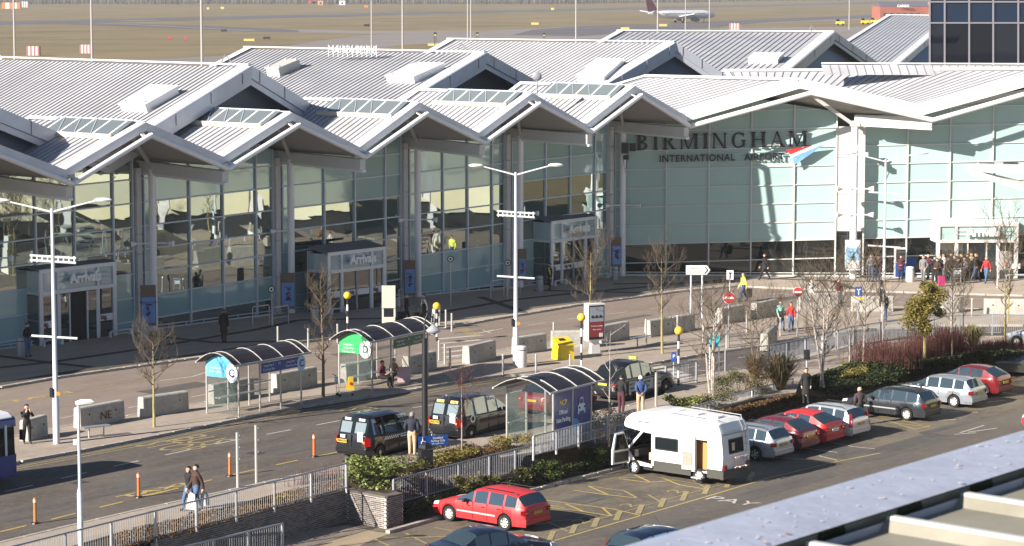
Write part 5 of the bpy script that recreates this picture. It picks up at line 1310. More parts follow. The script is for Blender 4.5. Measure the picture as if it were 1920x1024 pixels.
# timber edging boards and posts under the long railing
tb = thing('timber_edging', 'low dark timber board edging with short posts under the railing by the car park', 'edging', G(760, 965, ZC + .2))
M_timb = mat('timber_dark', (.035, .026, .02), .85, var=.4, vscale=6)
ep = [(760, 958), (850, 934), (918, 917), (1000, 896), (1090, 872), (1168, 853), (1260, 832), (1330, 813), (1410, 790), (1487, 768), (1560, 753), (1640, 742)]
for a, b in zip(ep[:-1], ep[1:]):
    pa, pb = G(*a, ZE - .25), G(*b, ZE - .25); n = max(1, round((pb - pa).length / 2.4))
    for k in range(n):
        q0, q1 = pa.lerp(pb, k / n), pa.lerp(pb, (k + .97) / n); MB().beam(q0 - UP * .12, q1 - UP * .12, .07, .5).build('board', [M_timb], tb)
        MB().box(q0 + Vector((.05, -.06, -.12)), (.1, .1, .72)).build('post', [M_timb], tb)

# ------------------------------------------------------------------ parapet of the car park roof the picture is taken from
M_cap = mat('capping_blue_grey', (.33, .355, .44), .55, .0, var=.1, vscale=3.0, bump=.15, bscale=9); M_guano = mat('lichen_spots', (.46, .44, .44), .8); M_rust = mat('rust_spots', (.30, .14, .08), .9)
M_inner_w = mat('inner_sheet_cream', (.29, .27, .22), .6, var=.2, vscale=5, col2=(.21, .195, .15)); M_moss = mat('moss_stain', (.045, .05, .018), .95, var=.5, vscale=9); M_ribw = mat('roof_rib_white', (.55, .55, .52), .4)
zc1 = H - 1.2
pa_, pb_ = G(1060, 1052, zc1), G(2300, 694, zc1); qa_, qb_ = G(1060, 1142, zc1), G(2300, 742, zc1)
par = thing('roof_parapet', 'blue-grey metal parapet capping with lichen spots, close and out of focus', 'parapet', (pa_.x, pa_.y, zc1 - .5))
pd = (pb_ - pa_).normalized(); pn = Vector((pd.y, -pd.x, 0)); wd0 = .36
A0, A1 = pa_ - pd * 1.2, pb_ + pd * 1.0
wcap = (qa_ - pa_).dot(pn)
rb = MB()
for i in range(7):     # slightly rounded capping section
    t0, t1 = i / 7, (i + 1) / 7; f = lambda t: -.03 * (2 * t - 1) ** 4 * .15
    rb.quad(A0 + pn * wcap * t0 + UP * f(t0), A1 + pn * wcap * t0 + UP * f(t0), A1 + pn * wcap * t1 + UP * f(t1), A0 + pn * wcap * t1 + UP * f(t1))
rb.quad(A0 + UP * -.03, A1 + UP * -.03, A1 - UP * .25, A0 - UP * .25); rb.quad(A0 + pn * wcap - UP * .03, A1 + pn * wcap - UP * .03, A1 + pn * wcap - UP * .08, A0 + pn * wcap - UP * .08)
rb.build('capping', [M_cap], par, smooth=True, fix=False)
rnd = random.Random(4); sp_, rs_ = MB(), MB()
for k in range(230):
    t = rnd.random(); c = A0.lerp(A1, t) + pn * wcap * rnd.uniform(.08, .95) + UP * .002; r_ = rnd.choice((.0015, .002, .002, .003, .003, .004, .006)); n = 7
    ring = [c + Vector((math.cos(2 * math.pi * q / n) * r_ * rnd.uniform(.7, 1.5) * 1.3, math.sin(2 * math.pi * q / n) * r_ * rnd.uniform(.7, 1.4), 0)) for q in range(n)]
    (rs_ if rnd.random() < .22 else sp_).prism(ring, (0, 0, .0006))
o = sp_.build('lichen_spots', [M_guano], par); o['kind'] = 'stuff'; o = rs_.build('rust_spots', [M_rust], par); o['kind'] = 'stuff'
# upstand and profiled sheeting on this side, lower than the capping
zi = zc1 - .018; iw = wcap - .03; dp_ = .03
B0_, B1_ = A0 + pn * iw, A1 + pn * iw
MB().prism([B0_ - UP * .02, B1_ - UP * .02, B1_ - UP * .1, B0_ - UP * .1], -pn * .02).build('upstand', [M_inner_w], par)
Ls = (B1_ - B0_).length; pitch_ = .35; n = int(Ls / pitch_); rnd = random.Random(8)
def drop(p, z): return Vector((p.x, p.y, z))
for k in range(n + 1):
    c = B0_.lerp(B1_, k / n); ln = 2.6; c2 = c + pd * pitch_
    sec = [(-.045, -dp_), (-.018, -.006), (-.010, 0), (.010, 0), (.018, -.006), (.045, -dp_)]
    o1 = [drop(c + pd * u + pn * .03, zi + w_) for u, w_ in sec]; o2 = [drop(c + pd * u + pn * ln, zi + w_ - .05) for u, w_ in sec]
    mb = MB()
    for i in range(5): mb.quad(o1[i], o1[i + 1], o2[i + 1], o2[i], 0 if 0 < i < 4 else 1)
    mb.poly(o1[::-1], 1); mb.build('sheet_rib', [M_ribw, M_inner_w], par, fix=False)
    mb = MB(); mb.quad(drop(c + pd * .045, zi - dp_), drop(c2 - pd * .045, zi - dp_), drop(c2 - pd * .045 + pn * ln, zi - dp_ - .05), drop(c + pd * .045 + pn * ln, zi - dp_ - .05)); mb.build('sheet_pan', [M_inner_w], par, fix=False)
    q = c + pd * .07 + pn * .004; mb = MB()
    mb.poly([drop(q + pd * u, zi + w_) for u, w_ in ((0, -.045), (.05 + rnd.random() * .04, -.05), (.11, -.04), (.13, -.015), (.12, .0), (.02, .0))]); mb.build('moss_stain', [M_moss], par, fix=False)
    MB().box(drop(c + pd * .2 + pn * .01, zi - .042), (.012, .012, .018)).build('rivet', [M_trim], par)
# ------------------------------------------------------------------ vehicles
HN = R(141)
P_red = paintm('red', (.105, .009, .011), .1); P_dred = paintm('dark_red', (.17, .014, .02), .2); P_silver = paintm('silver', (.42, .45, .50), .55); P_silw = paintm('white_silver', (.58, .60, .64), .4)
P_black = paintm('black', (.010, .010, .013), .2); P_dgrey = paintm('dark_grey', (.035, .04, .048), .4); P_navy = paintm('navy', (.010, .014, .035), .3); P_bright = paintm('bright_red', (.16, .009, .013), .1); P_olive = paintm('dark_olive', (.06, .06, .05), .4)
P_white = paintm('white', (.80, .80, .78), 0, .35)
GP = 'cars parked nose-in along the planting bed'
car('estate', 'estate_car', 'bright red estate car parked alone in the yellow hatched bays', 'car', car_at('estate', (947.7, 994.8), HN, ZC), HN, P_red, None, M_rimw, 'cover', True, mat('moulding_grey', (.4, .38, .37), .4), plate_txt='R203 BLX'[:0] or None)
car('estate', 'estate_car', 'silver estate car parked immediately behind the white motorhome', 'car', car_at('estate', (1417, 864), HN, ZC), HN, P_silver, GP, M_rim, 'alloy', True)
p_e, p_h = car_at('estate', (1417, 864), HN, ZC), car_at('estate', (1564, 823), HN, ZC)
car('hatch', 'hatchback_car', 'dark maroon hatchback squeezed between the silver estate and a brighter red car', 'car', p_e.lerp(p_h, .36) + N * .1, HN, P_dred, GP, M_rim, 'alloy')
car('hatch', 'hatchback_car', 'red hatchback parked beside the white-silver estate car', 'car', p_e.lerp(p_h, .68) + N * .12, HN, P_red, GP, M_rim, 'alloy', plate='w')
car('estate', 'estate_car', 'white-silver estate with tall red tail lights, beside the empty hatched bay', 'car', p_h, HN, P_silw, GP, M_rim, 'alloy', True, tail='tall')
car('estate', 'estate_car', 'dark grey estate car with a bare-headed man in a dark coat standing at its side', 'car', car_at('estate', (1700.4, 788.8), HN, ZC), HN, P_dgrey, GP, M_rimw, 'cover', True, mat('moulding_chrome', (.5, .5, .5), .3, .5))
car('estate', 'estate_car', 'pale silver estate car parked between the dark estate and the red hatchback', 'car', car_at('estate', (1789, 764), HN, ZC), HN, P_silver, GP, M_rimw, 'cover')
car('hatch', 'hatchback_car', 'bright red hatchback furthest right of the row, before the dark car turned sideways', 'car', car_at('hatch', (1846, 744), HN, ZC), HN, P_bright, GP, M_rimw, 'cover')
hA = R(166); pA = G(1857, 704, ZC); fA = Vector((math.cos(hA), math.sin(hA), 0))
car('saloon', 'saloon_car', 'dark olive saloon at the right edge seen side-on with sunlit doors', 'car', pA - fA * 1.45 + Vector((-fA.y, fA.x, 0)) * -.75, hA, P_olive, None, M_rimw, 'cover')
car('hatch', 'hatchback_car', 'pale car just showing at the right edge behind the dark saloon', 'car', G(1960, 668, 0) + Vector((.6, 3, .0)), HN, P_silver, None)
car('hatch', 'hatchback_car', 'red car whose tail just shows at the right edge beyond the capping', 'car', G(2006, 808, ZC), R(150), P_red, None)
car('saloon', 'saloon_car', 'glossy black saloon at the bottom edge in front of the red estate car', 'car', G(922, 1060, ZC) + Vector((0, 0, 0)), R(33), P_navy, None, M_rimw, 'cover')
car('estate', 'estate_car', 'dark blue car with only its roof and rear corner above the blue-grey capping', 'car', G(1242, 1060, ZC), R(45), P_navy, None, tail='tall')
HT = R(54)
GT = 'black taxis waiting in the rank'
t1 = car('mpv', 'taxi', 'black people-carrier taxi with chequered side stripe and a man in beige trousers beside it', 'taxi', car_at('mpv', (710.5, 862), HT, 0, 'right'), HT, P_black, GT, M_rim, 'alloy')
t2 = car('mpv', 'taxi', 'black people-carrier taxi with yellow roof signs, second in the rank behind the thin sapling', 'taxi', car_at('mpv', (881.4, 825.5), HT, 0, 'right'), HT, P_black, GT, M_rim, 'alloy')
car('hatch', 'hatchback_car', 'shiny red car seen through the glass of the valet parking shelter', 'car', Vector((2.1, 117.9, 0)), R(54), P_bright, None, M_rim, 'alloy')
cb = car('cab', 'taxi_cab', 'rounded black taxi cab with silver lettered door panels beyond the valet shelter', 'taxi', Vector((5.7, 122.3, 0)), R(50), P_black, GT, M_rim, 'alloy')
def local_text(txt, par, pos, xd, yd, size, m, depth=.006, bold=.004, sx=1.): return put_text(txt, 'lettering', m, par, pos, xd, yd, size, depth, bold, sx, world=False)
Lm = SPEC['mpv']['L'] / 2; Wm = SPEC['mpv']['W'] / 2
M_ysign = mat('sign_yellow', (.75, .62, .08), .4); M_silp = mat('panel_silver_green', (.33, .40, .38), .4)
for t, ysign in ((t1, False), (t2, True)):
    local_text('TAXI', t, (.15, -.755, 1.62), (1, 0, 0), (0, .3, 1), .2, M_whl, .006, .01, 1.3)
    for s_ in (-.42, .42):
        q = MB().box((-Lm + .30, s_ * .88, 1.66), (.03, .38, .12), rot=Matrix.Rotation(R(18), 3, 'Y')).build('roof_sign', [M_ysign if ysign else M_trim], t, world=False)
        local_text('TAXI', q, (-Lm + .28, s_ * .88, 1.66), (0, -1, 0), (.32, 0, 1), .14, M_trim if ysign else M_whl)
        MB().box((-Lm + .185, s_ * .88, 1.34), (.02, .54, .46), rot=Matrix.Rotation(R(18), 3, 'Y')).build('rear_window', [M_cglass3], t, world=False)
    MB().box((-Lm - .012, -.5, .95), (.02, .28, .26)).build('licence_plate', [M_whl], t, world=False)
    MB().box((-Lm + .0, .42, .98), (.03, .24, .12)).build('notice', [M_whl], t, world=False)
    MB().box((-Lm + .0, -.5, 1.16), (.03, .3, .1)).build('notice', [M_whl], t, world=False)
    pl = MB().box((-Lm - .02, .45, .78), (.02, .5, .14)).build('number_plate', [M_pyel], t, world=False)
    local_text('YK04 KTX' if not ysign else 'BX53 TXY', pl, (-Lm - .035, .45, .78), (0, -1, 0), (0, 0, 1), .11, M_trim)
    MB().box((-Lm + .02, 0, .78), (.05, .02, .6)).build('door_shut', [M_trim], t, world=False)
mb = MB()
for k in range(16): mb.box((-1.15 + k * .062, -Wm - .004, .86 + (.035 if k % 2 else -.035)), (.06, .012, .065))
mb.build('chequer_stripe', [M_whl], t1, world=False)
st = MB().box((.42, -Wm - .004, .86), (1.05, .012, .15)).build('side_stripe', [M_whl], t1, world=False)
local_text('TOA TAXIS  0121 427 8888', st, (.42, -Wm - .013, .86), (1, 0, 0), (0, 0, 1), .085, M_trim)
mb = MB(); mb.lathe((-1.35, -Wm - .0, .93), [(.17, -.006), (.17, .006)], 18, axis='Y'); q = mb.build('round_badge', [M_whl], t2, world=False); MB().lathe((-1.35, -Wm - .008, .93), [(.1, -.004), (.1, .004)], 14, axis='Y').build('badge_centre', [M_trim], q, world=False)
for x0, w_ in ((-1.15, .62), (-.1, 1.05), (.75, .55)):
    q = MB().box((x0, -.9 - .0, .66), (w_, .02, .5)).build('door_panel', [M_silp], cb, world=False)
    for k in range(2): local_text('TAXI TOURS' if k == 0 else '0121 782 4000'[:0] or 'AIRPORT', q, (x0, -.915, .76 - k * .2), (1, 0, 0), (0, 0, 1), .1, M_trim)
MB().box((1.0 - .95, 0, 1.80), (.12, .42, .1)).build('roof_sign', [M_ysign], cb, world=False)

# ---- the white motorhome
mh_c = G(1318, 907, ZC); Fm = Vector((math.cos(HN), math.sin(HN), 0)); Lf = Vector((-Fm.y, Fm.x, 0))
MW, ML = 1.98, 5.6
M_mhw = mat('motorhome_white', (.78, .78, .76), .3, coat=.3); M_mhg = mat('motorhome_grey_skirt', (.055, .055, .046), .5); M_cream = mat('interior_cream', (.62, .48, .30), .7); M_wood = mat('interior_wood', (.42, .22, .07), .6); M_floral = mat('floral_fabric', (.40, .17, .13), .9, var=.4, vscale=25, col2=(.48, .36, .30))
mo = mh_c + Fm * 1.55 - Lf * (MW / 2 - .12)
mh = thing('motorhome', 'white motorhome with its cab door and rear side door open, folding cycle rack behind', 'motorhome', mo, HN)
def mp(x, y, z): return (x, y, z)
hw = MW / 2
# living box: side outline with rounded luton nose, extruded across; side wall left with real door and window openings
mb = MB()
out = [(-2.55, .48), (-2.62, 1.2), (-2.52, 2.2), (-2.35, 2.55), (-2.1, 2.66), (.4, 2.74), (.8, 2.76), (1.6, 2.72), (2.1, 2.58), (2.35, 2.38), (2.42, 2.16), (2.3, 1.98), (1.2, 1.86), (1.0, 1.84)]
roofp = out[2:13]
N_ = 7; ys = [-hw, -hw + .03, -hw + .16, 0, hw - .16, hw - .03, hw]; dzs = [-.12, -.03, 0, .02, 0, -.03, -.12]
for i in range(len(roofp) - 1):
    for k in range(6):
        (x0, z0), (x1, z1) = roofp[i], roofp[i + 1]
        f = lambda x, z, k: (x, ys[k], z + (dzs[k] if 2.1 < z else 0))
        mb.quad(f(x0, z0, k), f(x1, z1, k), f(x1, z1, k + 1), f(x0, z0, k + 1))
mb.build('roof_shell', [M_mhw], mh, world=False, smooth=True)
def sidewall(y, openings):
    """vertical wall at y, x -2.55..1.0, z .48..2.45 with rectangular openings"""
    xs_ = sorted(set([-2.55, 1.0] + [v for o in openings for v in o[:2]])); zs_ = sorted(set([.48, 1.84] + [v for o in openings for v in o[2:]])); mb = MB()
    for i in range(len(xs_) - 1):
        for j in range(len(zs_) - 1):
            xm, zm = (xs_[i] + xs_[i + 1]) / 2, (zs_[j] + zs_[j + 1]) / 2
            if any(o[0] < xm < o[1] and o[2] < zm < o[3] for o in openings): continue
            mb.box((xm, y, zm), (xs_[i + 1] - xs_[i], .04, zs_[j + 1] - zs_[j]))
    top = [(x, z) for x, z in out[2:12]]
    mb.prism([(-2.55, y + .02, 1.84), (-2.52, y + .02, 2.2), (-2.35, y + .02, 2.44), (-2.1, y + .02, 2.54), (.8, y + .02, 2.64), (1.6, y + .02, 2.6), (2.1, y + .02, 2.46), (2.35, y + .02, 2.28), (2.42, y + .02, 2.14), (2.3, y + .02, 1.98), (1.2, y + .02, 1.84)], (0, -.04, 0))
    return mb
WN1 = (-.35, .78, 1.22, 1.72); DR = (-1.85, -1.28, .55, 1.95)
sidewall(hw - .02, [WN1, (DR[0], DR[1], DR[2], 1.84)]).build('side_wall', [M_mhw], mh, world=False)
sidewall(-hw + .02, []).build('side_wall', [M_mhw], mh, world=False)
MB().prism([(-2.55, -hw, .48), (-2.62, -hw, 1.2), (-2.52, -hw, 2.2), (-2.4, -hw, 2.2), (-2.5, -hw, 1.2), (-2.45, -hw, .48)], (0, MW, 0)).build('rear_wall', [M_mhw], mh, world=False)
MB().box((-.78, 0, .5), (3.6, MW - .1, .08)).build('floor', [M_mhg], mh, world=False)
MB().box((-.08, hw + .0, .5), (1.9, .05, .42)).build('skirt', [M_mhg], mh, world=False); MB().box((-2.2, hw + .0, .5), (.72, .05, .36)).build('skirt', [M_mhg], mh, world=False); MB().box((-2.58, 0, .48), (.16, MW + .06, .36)).build('rear_bumper', [M_mhg], mh, world=False)
MB().box((-.5, -.1, 1.2), (2.4, MW - .5, 1.3)).build('interior', [M_wood], mh, world=False)
MB().box((-1.9, -.3, 1.15), (.9, 1.0, 1.25)).build('cupboard', [M_cream], mh, world=False)
wf = MB(); x0, x1, z0, z1 = WN1
for a, b in (((x0, z0), (x1, z0)), ((x1, z0), (x1, z1)), ((x1, z1), (x0, z1)), ((x0, z1), (x0, z0))): wf.beam((a[0], hw + .005, a[1]), (b[0], hw + .005, b[1]), .05, .05, up=Vector((0, 1, 0)))
w1 = wf.build('side_window', [M_trim], mh, world=False); MB().box(((x0 + x1) / 2, hw - .01, (z0 + z1) / 2), (x1 - x0, .02, z1 - z0)).build('pane', [M_cglass], w1, world=False)
rw = MB().box((-2.575, .0, 1.6), (.05, 1.05, .62), rot=Matrix.Rotation(R(5), 3, 'Y')).build('rear_window', [M_trim], mh, world=False); MB().box((-2.605, 0, 1.6), (.03, .95, .52), rot=Matrix.Rotation(R(5), 3, 'Y')).build('pane', [M_cglass], rw, world=False)
MB().box((-2.625, .26, 1.56), (.02, .2, .4)).build('curtain', [M_cream], rw, world=False)
for s_ in (-1, 1): MB().box((-2.64, s_ * .82, .78), (.03, .2, .2)).build('tail_light', [M_tail], mh, world=False)
MB().box((-2.53, 0, 2.12), (.05, MW * .86, .05)).build('rear_trim', [mat('trim_grey', (.3, .33, .36), .5)], mh, world=False)
# open habitation door, swung forward against the side
dr = MB().box((DR[1] + .31, hw + .10, 1.27), (.6, .05, 1.42), rot=Matrix.Rotation(R(8), 3, 'Z')).build('side_door', [M_mhw], mh, world=False)
MB().box((DR[1] + .34, hw + .15, 1.02), (.44, .03, .55), rot=Matrix.Rotation(R(8), 3, 'Z')).build('door_lining', [M_floral], dr, world=False)
MB().box((DR[1] + .34, hw + .15, 1.64), (.42, .03, .56), rot=Matrix.Rotation(R(8), 3, 'Z')).build('door_window', [M_cream], dr, world=False)
MB().box((DR[1] + .42, hw + .172, 1.64), (.16, .02, .56), rot=Matrix.Rotation(R(8), 3, 'Z')).build('net_curtain', [M_mhw], dr, world=False)
MB().box(((DR[0] + DR[1]) / 2 + .05, hw + .2, .3), (.5, .3, .05)).build('step', [M_galv], mh, world=False)
# cab: bonnet, windscreen frame, open driver's door
cabm = MB()
for y in (-hw + .06, hw - .06):
    cabm.prism([(1.0, y, .38), (2.2, y, .42), (2.65, y, .55), (2.72, y, .8), (2.3, y, 1.05), (2.25, y, 1.02), (1.9, y, .6), (1.0, y, .5)][::1], (0, .04 if y < 0 else -.04, 0))
for (x0, z0), (x1, z1) in (((2.72, .8), (2.3, 1.06)), ((2.72, .8), (2.68, .45))): cabm.quad((x0, -hw + .06, z0), (x0, hw - .06, z0), (x1, hw - .06, z1), (x1, -hw + .06, z1))
cabm.build('cab_bonnet', [M_mhw], mh, world=False)
for y in (-hw + .08, hw - .08): MB().beam((2.3, y, 1.02), (1.5, y, 1.88), .07, .09).build('windscreen_pillar', [M_mhw], mh, world=False)
MB().prism([(2.3, -hw + .1, 1.05), (2.3, hw - .1, 1.05), (1.55, hw - .1, 1.86), (1.55, -hw + .1, 1.86)], (.02, 0, .02)).build('windscreen', [M_cglass], mh, world=False)
MB().box((1.95, 0, .9), (.35, MW - .3, .3)).build('dashboard', [M_trim], mh, world=False); MB().box((1.25, -.45, .75), (.5, .5, .3)).build('seat', [M_seat], mh, world=False); MB().box((1.1, .45, .8), (.45, .5, .3)).build('seat', [M_cream], mh, world=False); MB().box((.95, .45, 1.15), (.14, .5, .6)).build('seat_back', [M_floral], mh, world=False)
MB().box((1.35, -hw + .06, 1.1), (.9, .05, 1.3)).build('far_door', [M_trim], mh, world=False)
cd = MB(); cd.prism([(2.2, hw + .02, .5), (2.34, hw + 1.0, .5), (2.34, hw + 1.0, 1.08), (2.28, hw + .86, 1.8), (2.2, hw + .4, 1.84), (2.2, hw + .02, 1.1)], (-.06, .0, 0))
cdo = cd.build('cab_door', [M_mhw], mh, world=False); MB().prism([(2.15, hw + .1, 1.1), (2.27, hw + .9, 1.1), (2.22, hw + .8, 1.74), (2.15, hw + .42, 1.76)], (-.04, 0, 0)).build('door_window', [M_cglass], cdo, world=False); MB().prism([(2.14, hw + .1, .58), (2.26, hw + .9, .58), (2.26, hw + .9, 1.0), (2.14, hw + .1, 1.0)], (-.03, 0, 0)).build('door_lining', [M_trim], cdo, world=False)
MB().box((2.38, hw + .55, 1.2), (.08, .2, .32)).build('wing_mirror', [M_trim], cdo, world=False)
MB().box((.2, 0, .36), (4.9, MW - .45, .28)).build('chassis', [M_trim], mh, world=False)
for x in (-1.42 + .0, 1.92):
    for s_ in (-1, 1): wheel_parts(mh, (x, s_ * (hw - .1), .31), .31, s_, M_rimw, 'cover')
mb = MB()
for s_ in (-1, 1): mb.tube([(-2.3, s_ * .8, 2.62), (-2.3, s_ * .8, 2.74), (.2, s_ * .8, 2.82), (.25, s_ * .8, 2.74)], .018, 5)
mb.build('roof_rail', [M_galv], mh, world=False)
for x, y in ((-.6, .1), (.5, -.1), (-1.6, .1)): MB().box((x, y, 2.74), (.6, .5, .07)).build('rooflight', [M_hatch], mh, world=False)
mb = MB()
for y in (-.75, -.5): mb.tube([(-2.62, y, .9), (-2.55, y, 2.3), (-2.3, y, 2.72)], .016, 5)
for k in range(5): mb.tube([(-2.66, -.75, 1.0 + k * .3), (-2.66, -.5, 1.0 + k * .3)], .013, 4)
mb.build('ladder', [M_galv], mh, world=False)
mb = MB()
for y in (-.2, .25):
    mb.tube([(-2.66, y, 1.12), (-2.95, y, 1.18)], .022, 5); mb.tube([(-2.68, y, 1.15), (-2.72, y, .72)], .02, 5); mb.tube([(-2.66, y, .75), (-3.0, y, .78)], .03, 5)
mb.tube([(-2.9, -.45, 1.18), (-2.9, .5, 1.2)], .03, 5); mb.tube([(-2.9, -.45, .76), (-2.9, .5, .78)], .03, 5)
mb.build('cycle_rack', [mat('rack_pink_white', (.62, .45, .42), .5)], mh, world=False)
M_stripe = mat('pinstripe', (.45, .48, .5), .5)
MB().box((-.25, hw + .003, .98), (1.7, .012, .02)).build('side_stripe', [M_stripe], mh, world=False); MB().box((1.4, hw + .003, 2.28), (.62, .012, .04)).build('air_vent', [M_trim], mh, world=False)

# ---- the bus at the left edge
HB = R(53); fb = Vector((math.cos(HB), math.sin(HB), 0)); lb_ = Vector((-fb.y, fb.x, 0))
bc = G(36, 905) - fb * 4.6 + lb_ * 1.15
bus = thing('bus', 'blue and white single-deck bus entering at the left edge', 'bus', bc, HB)
M_bblue = mat('bus_blue', (.008, .04, .22), .25, coat=.6); M_bwhite = mat('bus_white', (.75, .77, .80), .3, coat=.4)
BL, BW, BH = 9.2, 2.3, 2.8
mb = MB(); sec = [(-BW / 2, .3), (-BW / 2, 1.15), (BW / 2, 1.15), (BW / 2, .3)]
mb.prism([(-BL / 2, y, z) for y, z in sec], (BL - .12, 0, 0)); mb.build('lower_body', [M_bblue], bus, world=False)
mb = MB(); sec = [(-BW / 2 + .02, 1.15), (-BW / 2 + .05, 2.35), (BW / 2 - .05, 2.35), (BW / 2 - .02, 1.15)]; mb.prism([(-BL / 2 + .05, y, z) for y, z in sec], (BL - .22, 0, 0)); mb.build('window_band', [M_cglass], bus, world=False)
mb = MB(); sec = [(-BW / 2 + .03, 2.25), (-BW / 2 + .06, 2.52), (-BW / 2 + .12, 2.62), (BW / 2 - .12, 2.62), (BW / 2 - .06, 2.52), (BW / 2 - .03, 2.25)]; mb.prism([(-BL / 2, y, z) for y, z in sec], (BL - .08, 0, 0)); mb.build('cantrail', [M_bblue], bus, world=False)
mb = MB(); sec = [(-BW / 2 + .1, 2.60), (-BW / 2 + .35, 2.78), (0, 2.84), (BW / 2 - .35, 2.78), (BW / 2 - .1, 2.60)]; mb.prism([(-BL / 2 + .1, y, z) for y, z in sec], (BL - .3, 0, 0)); mb.build('roof', [M_bwhite], bus, world=False, smooth=True)
for k in range(7): MB().box((-BL / 2 + .3 + k * 1.38, -BW / 2 + .03, 1.75), (.09, .06, 1.2)).build('window_pillar', [M_bblue if k < 6 else M_bwhite], bus, world=False)
mb = MB(); mb.prism([(BL / 2 - .14, -BW / 2, .3), (BL / 2 + .05, -BW / 2 + .25, .3), (BL / 2 + .05, BW / 2 - .25, .3), (BL / 2 - .14, BW / 2, .3)], (0, 0, .85)); mb.build('front_panel', [M_bwhite], bus, world=False)
mb = MB(); mb.prism([(BL / 2 - .16, -BW / 2 + .02, 1.15), (BL / 2 + .03, -BW / 2 + .27, 1.15), (BL / 2 + .03, BW / 2 - .27, 1.15), (BL / 2 - .16, BW / 2 - .02, 1.15)], (-.08, 0, 1.2)); mb.build('windscreen', [M_cglass], bus, world=False)
for x in (BL / 2 - 2.1, -BL / 2 + 2.3):
    for s_ in (-1, 1): wheel_parts(bus, (x, s_ * (BW / 2 - .14), .44), .44, s_, M_rim, 'cover')
MB().box((BL / 2 + .1, -BW / 2 - .12, 1.9), (.12, .2, .4)).build('wing_mirror', [M_trim], bus, world=False)
# ------------------------------------------------------------------ street furniture
M_conc = ground_mat('concrete_block', (.36, .34, .31), (.46, .44, .40), (.27, .25, .23), s1=.4, s2=4, speck=.15, stretch=(1, 1, 1)); M_graf = mat('graffiti_brown', (.14, .045, .02), .8)
M_post = mat('steel_brushed', (.55, .53, .50), .35, .5); M_lampp = mat('lamp_post_pale', (.58, .60, .64), .4, .1); M_lampw = mat('lamp_head_white', (.74, .74, .74), .35)
M_blk = mat('black_paint', (.015, .015, .017), .45); M_wht = mat('white_paint', (.76, .75, .72), .5)
GB = 'concrete barrier blocks along the island'
def block(a, b, label, hgt=.92, th=.48, lean=0.):
    p, q = G(*a), G(*b); d = q - p; L = d.length; d.normalize(); back = Vector((-d.y, d.x, 0)); root = thing('concrete_block', label, 'barrier block', p, 0, GB)
    mb = MB(); sec = [(0, 0), (.04, hgt - .06), (.09, hgt), (th - .09, hgt), (th - .04, hgt - .06), (th, 0)]
    mb.prism([p + back * u + UP * (v + .1) for u, v in sec], d * L); o = mb.build('block', [M_conc], root)
    md = o.modifiers.new('b', 'BEVEL'); md.width = .03; md.segments = 2; md.limit_method = 'ANGLE'; md.angle_limit = R(40)
    for t in (.2, .8): MB().lathe(p + d * L * t + UP * (.1 + hgt * .62) - back * -.02, [(.035, -.04), (.035, .0)], 8, axis='Y').build('lifting_hole', [M_blk], root)
    return root
bl = [((54, 833), (91, 822), 'concrete block behind the person standing at far left'), ((152, 809), (235, 793), 'concrete block with brown graffiti scrawl and a bench in front'), ((270, 788), (355, 775), 'concrete block just right of the graffitied one, behind the small bare tree'),
 ((402, 763), (478, 748), 'concrete block behind the bench of the blue bus shelter'), ((520, 742), (596, 727), 'concrete block between the two bus shelters, by the bare trunk'), ((650, 722), (708, 712), 'concrete block behind the seat of the green bus shelter'), ((767, 707), (820, 696), 'concrete block behind the black post at the end of the green shelter'),
 ((881, 687), (931, 674.5), 'short concrete block right of the three zebra crossing bollards'), ((971, 669.5), (1026, 661), 'concrete block right behind the tall lamp post and silver bin'), ((1035, 657), (1122, 655), 'sunlit concrete block behind the yellow grit bin'),
 ((1128, 648), (1181, 637), 'concrete block half hidden by the red advertising panel'), ((1220, 636), (1262, 629), 'left of two abutting concrete blocks behind the slim bare tree'), ((1263, 629), (1304, 622), 'right of two abutting concrete blocks behind the slim bare tree'), ((1355, 612), (1397.5, 604), 'concrete block beside the nearer no-entry sign'), ((1420, 602), (1461, 593), 'concrete block behind the two women walking'),
 ((1500, 584), (1572, 581), 'sunlit concrete block in front of the person in white'), ((1597, 588), (1675, 588), 'sunlit concrete block behind the blue parking sign'), ((1768, 590), (1806, 589), 'short sunlit concrete block right of the round evergreen tree'), ((1845, 593), (1925, 594), 'sunlit concrete block at the right edge'), ((1441, 662), (1458, 645), 'pale concrete block standing end-on beside the spiky bronze plant')]
blocks = [block(*b) for b in bl]
p_, q_ = G(152, 809), G(235, 793); d_ = (q_ - p_).normalized()
put_text('NE', 'graffiti', M_graf, blocks[1], p_.lerp(q_, .56) + UP * .5 - Vector((-d_.y, d_.x, 0)) * .0 + Vector((d_.y, -d_.x, 0)) * .012, d_, UP, .5, .004, -.0, 1.1)
def bollard(px, label, h=1.0, r=.055, m=None, z=.11, group='steel bollards'):
    p = G(px[0], px[1], z); root = thing('bollard', label, 'bollard', p, 0, group)
    MB().tube([p, p + UP * h], r, 10).build('shaft', [m or M_post], root, smooth=True); MB().lathe(p + UP * h, [(r, 0), (r * .8, .03), (.01, .045)], 10).build('cap', [M_blk if m else M_post], root); return root
